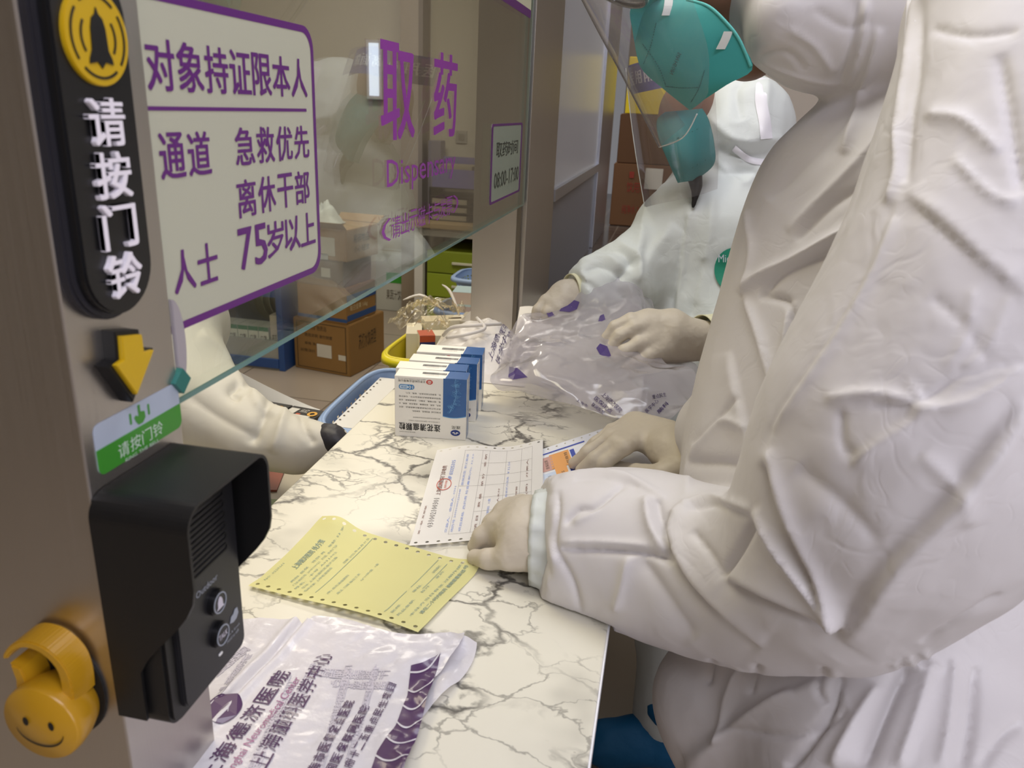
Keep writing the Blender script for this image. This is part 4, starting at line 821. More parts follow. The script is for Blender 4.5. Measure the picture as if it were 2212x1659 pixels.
smallbox('pale medicine carton on the upper shelf above the mask boxes', sx1 - .30, sy + .02, zl[1] + .001, .16, .12, .12, m_gw, [('green_base', 'f', (0, 0, 1, .2), m_gg)])
smallbox('white medicine carton at the right of the upper shelf', sx1 - .12, sy + .02, zl[1] + .001, .09, .12, .15, m_gw)
# far desk with green drawers
yD = 4.70; dx0 = py(893, 500, yD)[0]; dx1 = dx0 + .95; zt = zat(483, py(950, 483, yD)[0], yD)
dk = thing('office_desk', 'wood topped office desk with white legs against the cream wall', 'desk', (dx0 + .5, yD + .2, FL_))
box('desk_top', (dx0 - .02, yD, zt - .035), (dx1, yD + .52, zt), M('desk_wood', '#b49a72', .5, mott=.05), dk, .004); m_wl = M('desk_white', '#d3d0c8', .5)
box('leg', (dx0, yD + .02, FL_), (dx0 + .055, yD + .07, zt - .035), m_wl, dk); box('leg', (dx0, yD + .44, FL_), (dx0 + .055, yD + .49, zt - .035), m_wl, dk); box('leg', (dx1 - .06, yD + .02, FL_), (dx1 - .005, yD + .07, zt - .035), m_wl, dk)
box('front_rail', (dx0 + .055, yD + .03, zt - .085), (dx1 - .06, yD + .05, zt - .036), m_wl, dk); box('shadow_panel', (dx0 + .06, yD + .47, FL_ + .1), (dx1 - .06, yD + .48, zt - .04), M('desk_shade_brown', '#4c4034', .6), dk)  # shadow_panel: dark sheet standing in for the shade under the desk
gx0 = py(921, 600, yD + .06)[0]; gz1 = zat(540, gx0, yD + .06); m_gn = M('drawer_lime', '#8c9c2b', .45); m_gn2 = M('drawer_olive', '#7c8a26', .45)
dr = thing('drawer_pedestal', 'lime green drawer pedestal with pale handles under the wooden desk', 'drawer unit', (gx0 + .2, yD + .3, FL_))
box('body', (gx0, yD + .075, FL_ + .05), (gx0 + .42, yD + .45, gz1), m_gn, dr, .004)
zz = [gz1, zat(588, gx0, yD + .06), zat(640, gx0, yD + .06), FL_ + .06]
for i in range(3):
    d_ = box('drawer', (gx0 + .004, yD + .06, zz[i + 1] + .004), (gx0 + .416, yD + .075, zz[i] - .003), m_gn2 if i == 0 else m_gn, dr, .003)
    hx0 = gx0 + .17; hz = (zz[i] + zz[i + 1]) / 2; ORG[d_] = ORG[dr]
    hb = box('handle', (hx0, yD + .045, hz - .008), (hx0 + .14, yD + .058, hz + .008), M('handle_pale', '#c8c6b0', .3), dr, .003)
# desk-top things
ty = yD + .12; ox0 = py(926, 480, ty)[0]; ox1 = py(1027, 480, ty)[0]; oz = zt
tr = thing('tray_rack', 'black desktop tray rack holding papers under the lilac crate', 'tray rack', ((ox0 + ox1) / 2, ty + .1, oz))
z1 = zat(405, ox0, ty); nT = 4; m_tr = M('tray_black', '#2a2620', .45)
for i in range(nT + 1): z = oz + .004 + (z1 - oz) * i / nT; box('tray', (ox0, ty, z - .004), (ox1, ty + .28, z), m_tr, tr)
for x in (ox0, ox1 - .008): box('side_wall', (x, ty, oz + .001), (x + .008, ty + .28, z1), m_tr, tr)
for i in range(3): z = oz + .006 + (z1 - oz) * i / nT; box('paper_pile', (ox0 + .02, ty + .005, z), (ox1 - .06, ty + .25, z + .03), M('tray_papers', '#a59b88', .6), tr)
cr = thing('lilac_crate', 'lilac plastic crate standing on the black tray rack', 'crate', ((ox0 + ox1) / 2, ty + .1, z1)); z2 = zat(352, ox0, ty)
m_li = M('lilac_plastic', '#7c77a8', .4)
for nm, lo, hi in (('front_wall', (ox0 + .02, ty + .0, z1 + .006), (ox1, ty + .008, z2 - .03)), ('back_wall', (ox0 + .02, ty + .25, z1 + .006), (ox1, ty + .258, z2 + .03)), ('side_wall', (ox0 + .02, ty + .008, z1 + .006), (ox0 + .028, ty + .25, z2)), ('side_wall', (ox1 - .008, ty + .008, z1 + .006), (ox1, ty + .25, z2)), ('bottom', (ox0 + .03, ty + .008, z1 + .006), (ox1 - .01, ty + .25, z1 + .012))): box(nm, lo, hi, m_li, cr)
box('paper_pile', (ox0 + .05, ty + .03, z1 + .013), (ox1 - .04, ty + .22, z2 - .01), MATS['tray_papers'], cr)
p_ = py(942, 400, ty + .16); gb0 = py(928, 300, ty + .30)[0]; gb1 = py(955, 300, ty + .30)[0]; 
tag(box('file_box', (gb0, ty + .27, zt), (gb1, ty + .38, zat(303, gb0, ty + .3)), M('file_box_grey', '#8e8894', .5), None, .003), 'upright grey file box behind the lilac crate on the desk', 'file box')
tag(box('blue_desk_box', (ox1 + .012, ty - .05, zt), (ox1 + .13, ty + .10, zt + .13), M('desk_box_blue', '#5a679c', .5), None, .003), 'small blue box on the desk right of the tray rack', 'box')
w0 = py(985, 309, 5.245); w1 = py(1010, 283, 5.245)
so = thing('wall_socket', 'square wall socket plate on the cream wall above the desk', 'socket', (w0[0], 5.25, w0[2])); box('plate', (w0[0], 5.24, w0[2]), (w1[0], 5.2499, w1[2]), M('socket_plate', '#aaa49a', .5), so, .002)
box('outlet', (w0[0] + .02, 5.236, w0[2] + .02), (w1[0] - .02, 5.2402, w1[2] - .02), M('socket_grey', '#8f897f', .5), so)
# white box with green mark on the floor
g0 = pz(818, 665, FL_); g1 = pz(857, 648, FL_)
carton('white carton with a green mark on the floor beside the desk leg', g0 - [.0, .05, 0], .0, .26, .22, FL_, FL_ + .40, M('white_carton', '#c4c4ba', .6), [('green_mark', (.30, .50, .85, .68), M('green_mark', '#3f9a35', .5)), (('果蔬汁饮料',), (.3, .2, .8, .38), m_prt)], name='white_carton')
# inner work surface
m_in = M('inner_desk_beige', '#b3aa97', .5)
ZI = -.14
ds = thing('inner_desk', 'low beige work desk behind the counter carrying medicine boxes and baskets', 'desk', (-.8, .9, FL_))
box('desk_top', (-.90, .46, ZI - .025), (-.475, 1.42, ZI), m_in, ds, .003)
box('ledge', (-.60, 1.42, ZI - .025), (-.475, 2.35, ZI), m_in, ds)
for x, y in ((-.89, .48), (-.89, 1.38), (-.52, .48), (-.52, 2.31)): box('leg', (x, y, FL_), (x + .03, y + .03, ZI - .025), m_in, ds)

def basket(label, c, L, Wd_, h, rz, mat, name='basket', flare=.80, holes=True):
    """rounded open basket with a perforated wall: L along x', W along y'"""
    ca, sa = math.cos(rz), math.sin(rz); WW = lambda x, y, z: (c[0] + x * ca - y * sa, c[1] + x * sa + y * ca, c[2] + z)
    t = thing(name, label, 'basket', c); n_ = 88; rows = 16
    def ringp(k, sc):
        a = 2 * math.pi * k / n_; e = 4.2; ca_, sa_ = math.cos(a), math.sin(a); r = (abs(ca_) ** e + abs(sa_) ** e) ** (-1 / e); return L / 2 * sc * r * ca_, Wd_ / 2 * sc * r * sa_
    vs = []; fs = []
    for j in range(rows + 1):
        tt = j / rows; sc = flare + (1 - flare) * tt
        for k_ in range(n_): x, y = ringp(k_, sc); vs.append(WW(x, y, h * tt))
    for j in range(rows):
        for k_ in range(n_):
            if holes and 3 <= j <= 12 and k_ % 2 == 0 and j % 2 == 1: continue
            fs.append((j * n_ + k_, j * n_ + (k_ + 1) % n_, (j + 1) * n_ + (k_ + 1) % n_, (j + 1) * n_ + k_))
    fs.append(tuple(range(n_))[::-1]); w_ = mk('wall', vs, fs, mat, t); md = w_.modifiers.new('s', 'SOLIDIFY'); md.thickness = .002
    pts = [WW(*ringp(k_, 1.0), h) for k_ in range(n_)]; v, f = tube(pts, .0045, 8, closed=True); mk('rim', v, f, mat, t, True)
    vs = []; 
    for sc, z in ((1.0, h + .002), (1.075, h - .001), (1.085, h - .012)):
        for k_ in range(n_): x, y = ringp(k_, sc); vs.append(WW(x, y, z))
    fs = [(j * n_ + k_, j * n_ + (k_ + 1) % n_, (j + 1) * n_ + (k_ + 1) % n_, (j + 1) * n_ + k_) for j in range(2) for k_ in range(n_)]; l_ = mk('folded_lip', vs, fs, mat, t, True); md = l_.modifiers.new('s', 'SOLIDIFY'); md.thickness = .002
    return t, WW
m_bsk = M('basket_blue', '#8fa8cf', .35); m_bsy = M('basket_yellow', '#d6c81e', .35); m_bsd = M('basket_deep_blue', '#5b7fb8', .35)
# blue basket by the counter edge
bz = ZI; rim = [pz(u, v_, -.045) for u, v_ in ((706, 890), (815, 790), (760, 935))]; bc_ = (-.490, 1.315, bz)
bt, BWW = basket('light blue perforated plastic basket filled with white forms beside the counter', bc_, .33, .155, .090, R3(92), m_bsk, flare=.86)
for j in range(4):
    v, f = grid(lambda s, q, j=j: BWW(-.135 + .27 * s + .003 * j, -.058 + .116 * q, .064 + j * .0042 + .0015 * math.sin(s * 4) + .008 * (s - .4) ** 2), 14, 8)
    o_ = mk('white_form_sheet', v, f, MATS['white_form_paper'], None, True); tag(o_, ['lowest white form lying in the light blue basket', 'second white form from the bottom in the light blue basket', 'third white form from the bottom in the light blue basket', 'topmost white punched form in the light blue basket'][j], 'form', 'white forms in the light blue basket')
    if j == 3:
        hl = [prism(circ(-.125 + .0127 * i * 1.6, sg_ * .052, .002, n=10), lambda a, b, d=0.: BWW(a + .009, b, .0768 + .008 * ((a + .135) / .27 - .4) ** 2 + .0015 * math.sin((a + .135) / .27 * 4) + .0006 + d), 0, .0003) for i in range(13) for sg_ in (-1, 1)]
        mk('punch_marks', *join(*hl), m_prt, o_)
pp = BWW(.115, -.03, .08); tag(box('purple_booklet', (pp[0] - .03, pp[1] - .03, bz + .092), (pp[0] + .03, pp[1] + .02, bz + .098), M('booklet_purple', '#6d2f78', .4), None, .001), 'purple booklet corner at the far end of the light blue basket', 'booklet')
# yellow basket
yc_ = (-.498, 1.675, bz); yt, YW = basket('yellow plastic basket with medicine cartons and crinkled wrap behind the cartons', yc_, .33, .155, .103, R3(88), m_bsy, flare=.84, holes=False)
letter('lettering', [('608', (-.02, .03, .04, .06))], lambda a, b, d=0.: YW(-.175 + b * .1, -.04 - a, b) if False else (yc_[0] - .05 + a, yc_[1] - .163, yc_[2] + .01 + b), m_txt, yt, bold=.02)
for i, (lab, x, y, z, w_, d_, h_, rz_, mm, bd) in enumerate([
    ('white carton standing at the left inside the yellow basket', -.545, 1.60, bz + .01, .035, .09, .125, .3, m_bxw, []),
    ('navy and orange ended medicine carton leaning in the yellow basket', -.505, 1.575, bz + .105, .085, .045, .035, .45, m_bxw, [('navy_end', 'f', (0, 0, .4, .6), M('carton_navy', '#28347c', .4)), ('orange_end', 'f', (0, .6, .4, 1), M('carton_orange', '#c2573b', .4)), ('navy_end', 't', (0, 0, .4, 1), MATS['carton_orange'] if 'carton_orange' in MATS else m_bxw)]),
    ('long white carton with small print on top of the yellow basket', -.52, 1.66, bz + .115, .10, .05, .035, .5, m_bxw, [('print_line', 't', (.6, .3, .9, .5), m_prt)])]):
    smallbox(lab, x, y, z, w_, d_, h_, mm, bd, 'cartons in the yellow basket', rz=rz_)
vs, fs = grid(lambda s, q: (-.57 + .12 * s + .006 * math.sin(q * 9), 1.55 + .20 * q, bz + .168 + .035 * math.sin(math.pi * s) * math.sin(math.pi * q) + .022 * fbm((s * 2, q * 2, 0), 3, 3)), 26, 26)
tag(mk('clear_wrap', vs, fs, thin('crinkled_clear_wrap', '#fbf6e8', 2.2, .12, .12, '#e8dfc2', bump=.8, bscale=60), None, False), 'crinkled clear wrap over the cartons in the yellow basket', 'plastic wrap')
for k_, (a, b, c_) in enumerate((((-.50, 1.74, bz + .16), (-.56, 1.76, bz + .185), (-.60, 1.74, bz + .175)), ((-.46, 1.74, bz + .15), (-.50, 1.80, bz + .19), (-.53, 1.83, bz + .20)))):
    v, f = tube(spline([a, b, c_], 10), [.002, .003, .004, .004, .004, .004, .003, .003, .002, .001], 5); tag(mk('handle_strip', v, f, MATS['milky_bag'], None, True), ['white plastic bag strip curling above the yellow basket to the left', 'pale plastic bag strip curling above the yellow basket near the carton'][k_], 'plastic strip')
# blue baskets beyond the middle pillar
b2, _w = basket('deep blue basket on the inner ledge half hidden by the middle steel pillar', (-.60, 2.52, -.245), .26, .22, .08, 0, m_bsd, flare=.85)
tag(box('stand_under_basket', (-.74, 2.40, FL_), (-.46, 2.66, -.245), m_in, None), 'beige stand under the deep blue basket behind the middle pillar', 'stand')
smallbox('pale blue and pink ended carton lower in the deep blue basket', -.66, 2.45, -.225, .13, .10, .075, M('carton_pink', '#dcc6b8', .5), [('pale_blue_end', 't', (0, 0, .5, 1), M('carton_pale_blue', '#a8c0c6', .5)), ('pale_blue_end', 'f', (0, 0, .5, 1), MATS['carton_pink'])], 'cartons in the deep blue basket')
smallbox('pale blue and pink ended carton upper in the deep blue basket', -.68, 2.47, -.149, .13, .10, .04, MATS['carton_pink'], [('pale_blue_end', 't', (0, 0, .5, 1), MATS['carton_pale_blue']), ('red_edge', 'f', (.9, 0, 1, 1), m_red)], 'cartons in the deep blue basket', rz=.1)
b3, _w = basket('pale blue basket further back behind the middle steel pillar', (-.72, 3.25, -.31), .30, .26, .10, 0, m_bsk, flare=.8)
tag(box('tall_stand', (-.88, 3.12, FL_), (-.56, 3.38, -.31), m_in, None), 'beige stand under the pale blue basket in front of the green drawers', 'stand')
# medicine boxes on the inner desk near the sleeve
m_mw = M('med_white', '#d9d6cc', .5); m_mo = M('med_orange', '#c8542c', .45); m_my = M('med_yellow', '#dda63a', .5); m_mb = M('med_black', '#1f1c1a', .35)
for lab, x, y, w_, d_, h_, mm, bd, tx, rz_ in (
    ('white and orange medicine box on the inner desk just right of the near pillar', -.85, 1.17, .13, .07, .03, m_mw, [('orange_side', 'f', (0, 0, 1, .75), m_mo)], None, -.1),
    ('white medicine box with yellow mark lying behind the orange one', -.89, 1.27, .12, .08, .04, m_mw, [('yellow_mark', 't', (.1, .3, .35, .7), m_my), ('printed_strip', 't', (.45, .4, .85, .5), m_prt)], None, -.1),
    ('left black medicine box with a yellow ring on the stacked white box', -.80, 1.345, .075, .055, .02, m_mb, [('white_label', 't', (.05, .2, .3, .8), m_mw), ('red_spot', 't', (.38, .15, .5, .4), m_mo)], ('DX-NT2', (.40, .5, .62, .8), 't'), -.12),
    ('right black medicine box with a yellow ring beside the light blue basket', -.722, 1.335, .075, .055, .02, m_mb, [('white_label', 't', (.05, .2, .3, .8), m_mw), ('red_spot', 't', (.38, .15, .5, .4), m_mo)], ('HX-NT2', (.40, .5, .62, .8), 't'), -.12),
    ('long white medicine box in front of the black boxes', -.80, 1.26, .15, .07, .035, m_mw, [('printed_strip', 't', (.5, .4, .9, .6), m_gr)], None, -.12)):
    t = smallbox(lab, x, y, ZI + .0005, w_, d_, h_, mm, bd, 'medicine boxes on the inner desk', txt=tx, rz=rz_, tm=m_mw)
    if 'black medicine' in lab:
        ca, sa = math.cos(rz_), math.sin(rz_); cx_, cy_ = x + .06 * ca - .028 * sa, y + .06 * sa + .028 * ca
        v, f = frame_ring(circ(cx_, cy_, .010, .012, 18), circ(cx_, cy_, .005, .006, 18), lambda a, b, d=0.: (a, b, ZI + h_ + .0015 + d), 0, .0004); mk('yellow_ring', v, f, m_my, t)
# fanfold paper rising behind the black boxes
vs, fs = grid(lambda s, q: (-.89 + .22 * s, 1.405 - .01 * s + .02 * q, ZI + .003 + (.075 * (1 - s) ** 1.2 + .005) * q), 20, 8)
ff_ = tag(mk('fanfold_paper', vs, fs, MATS['white_form_paper'], None, True), 'curling white punched fanfold paper standing behind the black medicine boxes', 'paper')
hl = [prism(circ(-.90 + .0127 * 2 * i * .7, .9, .0016, .03, 8), lambda a, b, d=0.: (a, 1.405 - .01 * ((a + .93) / .25) + .02 * b - .0008, ZI + .003 + (.075 * max(0, 1 - (a + .93) / .25) ** 1.2 + .005) * b), 0, .0001) for i in range(10)]
mk('punch_marks', *join(*hl), m_prt, ff_)
# leaflets under the sleeve
tag(box('coloured_leaflet', (-.72, 1.05, ZI + .0005), (-.60, 1.14, ZI + .004), M('leaflet_red', '#8c4a36', .5), None, rz=.3), 'brown red leaflet on the inner desk beneath the white sleeve', 'leaflet')
tag(box('green_leaflet', (-.70, .94, ZI + .0005), (-.56, 1.03, ZI + .006), M('leaflet_green', '#7b8a5a', .5), None, rz=.1), 'green grey leaflet on the inner desk nearest the counter edge', 'leaflet')
# ================================================================ boxes in the far hall, standing on the dark ledge
m_cd = M('cardboard_dark', '#6e4c30', .8); m_cr = M('carton_red_print', '#8f3325', .7)
yq = 4.0; xq = py(1316, 480, yq)[0]; wq = py(1440, 480, yq)[0] - xq; zq = zat(487, xq, yq)
zq = -.058
z1q, z2q, z3q = zat(352, xq, yq), zat(245, xq, yq), zat(180, xq, yq)
carton('brown carton with red print standing on the dark ledge in the hall', (xq, yq), 0, wq, .35, zq, z1q, m_cd, [(('饮用水',), (.25, .55, .6, .72), m_cr), ('red_mark', (.28, .78, .36, .88), m_cr), (('纯净水 24瓶',), (.2, .2, .62, .35), m_cr), ('small_label', (.55, .62, .85, .95), m_lab)], 'cartons stacked in the hall')
carton('dark brown carton stacked on the red printed carton in the hall', (xq + .01, yq + .01), 0, wq, .35, z1q + .001, z2q, M('cardboard_darker', '#5d3f26', .8), [], 'cartons stacked in the hall')
tag(box('yellow_carton', (xq + .03, yq + .02, z2q + .002), (xq + wq * .75, yq + .3, z3q + .12), M('carton_yellow', '#e0c81c', .5), None, .003), 'bright yellow carton on top of the brown cartons in the hall', 'box')
# ================================================================ bodies: one surface grown round a set of tapered limbs
_rng = np.random.RandomState(11); _PERM = np.tile(_rng.permutation(256), 3); _GR = _rng.normal(size=(256, 3)); _GR /= np.linalg.norm(_GR, axis=1)[:, None]
def pn(P):
    P = np.asarray(P); I = np.floor(P).astype(int); f = P - I; u = f * f * f * (f * (f * 6 - 15) + 10); out = 0.
    for dx in (0, 1):
        for dy in (0, 1):
            for dz in (0, 1):
                h = _PERM[(_PERM[(_PERM[(I[:, 0] + dx) & 255] + I[:, 1] + dy) & 255] + I[:, 2] + dz) & 255]
                g = _GR[h]; d = (g * (f - np.array([dx, dy, dz]))).sum(1)
                out = out + d * (u[:, 0] if dx else 1 - u[:, 0]) * (u[:, 1] if dy else 1 - u[:, 1]) * (u[:, 2] if dz else 1 - u[:, 2])
    return out
def sdf_mesh(groups, h, k=.02, pad=.03, kg=.012, cuts=()):
    """groups of (a, b, ra, rb[, blend]) round cones; soft blends inside a group, tight ones between groups; returns verts, quads (surface nets)
    cuts: (group, point, normal, reach) slice a limb off flat at its cuff"""
    if not isinstance(groups[0], list): groups = [groups]
    prims = [p for g in groups for p in g]
    A = np.array([p[0] for p in prims]); B = np.array([p[1] for p in prims]); R_ = np.array([max(p[2], p[3]) for p in prims])
    lo = np.minimum(A, B).min(0) - R_.max() - pad; hi = np.maximum(A, B).max(0) + R_.max() + pad
    n = np.ceil((hi - lo) / h).astype(int) + 1; ax = [lo[i] + h * np.arange(n[i]) for i in range(3)]
    Ftot = None
    for gi, grp in enumerate(groups):
     Fd = np.full(n, 1.0)
     for p in grp:
        a, b, ra, rb = np.array(p[0], float), np.array(p[1], float), p[2], p[3]; kk = p[4] if len(p) > 4 else k
        m = max(ra, rb) + kk + 2.5 * h; l_ = np.minimum(a, b) - m; h_ = np.maximum(a, b) + m
        i0 = np.clip(np.floor((l_ - lo) / h).astype(int), 0, n - 1); i1 = np.clip(np.ceil((h_ - lo) / h).astype(int) + 1, 1, n)
        x = ax[0][i0[0]:i1[0], None, None] - a[0]; y = ax[1][None, i0[1]:i1[1], None] - a[1]; z = ax[2][None, None, i0[2]:i1[2]] - a[2]
        d = b - a; L2 = max(d.dot(d), 1e-12); t = np.clip((x * d[0] + y * d[1] + z * d[2]) / L2, 0, 1)
        q = np.sqrt((x - t * d[0]) ** 2 + (y - t * d[1]) ** 2 + (z - t * d[2]) ** 2) - (ra + (rb - ra) * t)
        V = Fd[i0[0]:i1[0], i0[1]:i1[1], i0[2]:i1[2]]; hh = np.clip(.5 + .5 * (V - q) / kk, 0, 1); V[...] = V * (1 - hh) + q * hh - kk * hh * (1 - hh)
     for (cg, cp_, cn, cr_) in cuts:
        if cg != gi: continue
        cp_ = np.array(cp_); cn = np.array(cn) / np.linalg.norm(cn); i0 = np.clip(np.floor((cp_ - cr_ - lo) / h).astype(int), 0, n - 1); i1 = np.clip(np.ceil((cp_ + cr_ - lo) / h).astype(int), 1, n)
        pl_ = (ax[0][i0[0]:i1[0], None, None] - cp_[0]) * cn[0] + (ax[1][None, i0[1]:i1[1], None] - cp_[1]) * cn[1] + (ax[2][None, None, i0[2]:i1[2]] - cp_[2]) * cn[2]
        V = Fd[i0[0]:i1[0], i0[1]:i1[1], i0[2]:i1[2]]; V[...] = np.maximum(V, pl_)
     if Ftot is None: Ftot = Fd
     else: hh = np.clip(.5 + .5 * (Ftot - Fd) / kg, 0, 1); Ftot = Ftot * (1 - hh) + Fd * hh - kg * hh * (1 - hh)
    Fd = Ftot
    S = Fd < 0; nx, ny, nz = n
    cs = np.zeros((nx - 1, ny - 1, nz - 1), np.int8)
    for dx in (0, 1):
        for dy in (0, 1):
            for dz in (0, 1): cs += S[dx:nx - 1 + dx, dy:ny - 1 + dy, dz:nz - 1 + dz]
    act = np.argwhere((cs > 0) & (cs < 8)); idx = -np.ones(cs.shape, int); idx[tuple(act.T)] = np.arange(len(act))
    acc = np.zeros((len(act), 3)); cnt = np.zeros(len(act))
    C8 = [(a, b, c) for a in (0, 1) for b in (0, 1) for c in (0, 1)]
    for c0 in C8:
        for axx in range(3):
            if c0[axx] == 1: continue
            c1 = list(c0); c1[axx] = 1; p0 = act + np.array(c0); p1 = act + np.array(c1); f0 = Fd[tuple(p0.T)]; f1 = Fd[tuple(p1.T)]; m = (f0 < 0) != (f1 < 0)
            t = np.where(m, f0 / np.where(m, f0 - f1, 1), 0); P = p0 + (p1 - p0) * t[:, None]; acc[m] += P[m]; cnt[m] += 1
    V = lo + h * acc / cnt[:, None]; Q = []
    for axx in range(3):
        o1, o2 = [i for i in range(3) if i != axx]
        sl0 = [slice(None)] * 3; sl1 = [slice(None)] * 3; sl0[axx] = slice(0, n[axx] - 1); sl1[axx] = slice(1, n[axx])
        ch_ = S[tuple(sl0)] != S[tuple(sl1)]; e = np.argwhere(ch_); e = e[(e[:, o1] > 0) & (e[:, o2] > 0) & (e[:, o1] < n[o1] - 1) & (e[:, o2] < n[o2] - 1)]
        ins = S[tuple(e.T)]; qs = []
        for a_, b_ in ((1, 1), (0, 1), (0, 0), (1, 0)):
            c = e.copy(); c[:, o1] -= a_; c[:, o2] -= b_; qs.append(idx[tuple(c.T)])
        q = np.stack(qs, 1); flip = ins if axx != 1 else ~ins; q[~flip] = q[~flip][:, ::-1]; Q.append(q)
    Q = np.concatenate(Q); return V, Q
def vnorm(V, Q):
    n_ = np.cross(V[Q[:, 2]] - V[Q[:, 0]], V[Q[:, 3]] - V[Q[:, 1]]); N = np.zeros_like(V)
    for i in range(4): np.add.at(N, Q[:, i], n_)
    return N / np.maximum(np.linalg.norm(N, axis=1), 1e-12)[:, None]
def subdiv(V, Q):
    E = np.concatenate([Q[:, [0, 1]], Q[:, [1, 2]], Q[:, [2, 3]], Q[:, [3, 0]]]); Es = np.sort(E, 1); U, inv = np.unique(Es, axis=0, return_inverse=True); inv = inv.ravel()
    n = len(V); m = len(Q); em = (V[U[:, 0]] + V[U[:, 1]]) / 2; fm = V[Q].mean(1); e = [n + inv[i * m:(i + 1) * m] for i in range(4)]; fc = n + len(U) + np.arange(m)
    nq = np.concatenate([np.stack([Q[:, 0], e[0], fc, e[3]], 1), np.stack([e[0], Q[:, 1], e[1], fc], 1), np.stack([fc, e[1], Q[:, 2], e[2]], 1), np.stack([e[3], fc, e[2], Q[:, 3]], 1)])
    return np.concatenate([V, em, fm]), nq
def smooth(V, Q, it=2, f=.5):
    E = np.concatenate([Q[:, [0, 1]], Q[:, [1, 2]], Q[:, [2, 3]], Q[:, [3, 0]]])
    for _ in range(it):
        S_ = np.zeros_like(V); c = np.zeros(len(V)); np.add.at(S_, E[:, 0], V[E[:, 1]]); np.add.at(S_, E[:, 1], V[E[:, 0]]); np.add.at(c, E[:, 0], 1); np.add.at(c, E[:, 1], 1); V = V * (1 - f) + f * S_ / c[:, None]
    return V
def chain(pts, k=None):
    """pts: (u, v, depth, radius in pixels)"""
    out = []; P = [pd(p[0], p[1], p[2]) for p in pts]; r = [p[3] * p[2] / F for p in pts]
    for i in range(len(pts) - 1): out.append((P[i], P[i + 1], r[i], r[i + 1]) + ((k,) if k else ()))
    return out
def wchain(pts, k=None): return [(np.array(pts[i][:3]), np.array(pts[i + 1][:3]), pts[i][3], pts[i + 1][3]) + ((k,) if k else ()) for i in range(len(pts) - 1)]
CLEAR_OF_COUNTER = None
WK, HK = .78, .9
def folds(V, N, strokes, drange=None):
    """real relief in the cloth: each fold is a line over the garment (located in the photograph), raised or sunk along the surface normal"""
    u, v, d = proj(V); vd = V - O0; vd /= np.linalg.norm(vd, axis=1)[:, None]; face = np.clip(-(N * vd).sum(1) * 3 + .3, 0, 1); D = np.zeros(len(V))
    for st in strokes:
        kind, pts, w_, hgt = st[:4]; dr = st[4] if len(st) > 4 else drange; w_ = max(w_ * WK, 7.); hgt = hgt * HK
        P = spline([(a, b, 0) for a, b in pts], 4 * len(pts))[:, :2]; x0, y0 = P.min(0) - 3.2 * w_; x1, y1 = P.max(0) + 3.2 * w_
        m = (u > x0) & (u < x1) & (v > y0) & (v < y1)
        if dr: m &= (d > dr[0]) & (d < dr[1])
        ii = np.nonzero(m)[0]
        if not len(ii): continue
        X_ = np.stack([u[ii], v[ii]], 1); best = np.full(len(ii), 1e9); side = np.zeros(len(ii)); par = np.zeros(len(ii)); nseg = len(P) - 1
        for s in range(nseg):
            a, b = P[s], P[s + 1]; ab = b - a; t = np.clip(((X_ - a) @ ab) / max(ab @ ab, 1e-9), 0, 1); c = a + t[:, None] * ab; r = X_ - c; dist = np.hypot(r[:, 0], r[:, 1]); bt = dist < best
            best[bt] = dist[bt]; side[bt] = (ab[0] * r[bt, 1] - ab[1] * r[bt, 0]) / (np.linalg.norm(ab) + 1e-9); par[bt] = (s + t[bt]) / nseg
        tap = np.sqrt(np.clip(np.minimum(par / .18, (1 - par) / .18), 0, 1)) if kind[-1] != '!' else 1.; q = best / w_
        if kind[0] == 'r': p_ = np.exp(-np.abs(q) ** 1.3 * 1.2)           # crest
        elif kind[0] == 'v': p_ = -np.exp(-np.abs(q) ** 1.3 * 1.2)        # groove
        else:                                                             # lap: sharp edge, soft run-out on the right-hand side of the line
            sg = side / w_; sh_ = 1 / (1 + np.exp(-sg * 6.5)); p_ = sh_ * np.exp(-np.clip(sg, 0, 9) * 1.1) - .35 * (1 - sh_) * np.exp(-np.clip(-sg, 0, 9) * 2.2); p_ = p_ * np.exp(-np.clip(q - 2, 0, 9) * 2)
        D[ii] += p_ * hgt * tap
    return D * face
def worley(P):
    I = np.floor(P).astype(int); b1 = np.full(len(P), 9.); b2 = np.full(len(P), 9.)
    for dx in (-1, 0, 1):
        for dy in (-1, 0, 1):
            for dz in (-1, 0, 1):
                c = I + np.array([dx, dy, dz]); h = _PERM[(_PERM[(_PERM[c[:, 0] & 255] + c[:, 1]) & 255] + c[:, 2]) & 255]; d = ((c + .5 + .45 * _GR[h] - P) ** 2).sum(1)
                b2 = np.minimum(b2, np.maximum(b1, d)); b1 = np.minimum(b1, d)
    return b1, b2
def facets(V, sc, seed, stretch=(1, 1, 1)):
    """dents that meet in crisp crests, like stiff crumpled film"""
    P = V * np.array(stretch) * sc + seed; P = P + .35 * np.stack([pn(P * .9 + 3), pn(P * .9 + 13), pn(P * .9 + 23)], 1); a, b = worley(P); return np.sqrt(a) - .55
def crumple(V, sc, seed=0., stretch=(1, 1, 1)):
    P = V * np.array(stretch) * sc + seed; w_ = np.stack([pn(P * .7 + 9), pn(P * .7 + 19), pn(P * .7 + 29)], 1) * .9; a = 1 - 2 * np.abs(pn(P + w_)); b = 1 - 2 * np.abs(pn(P * 2.1 + w_ * 1.4 + 5.3)); return a * .66 + b * .34 - .45
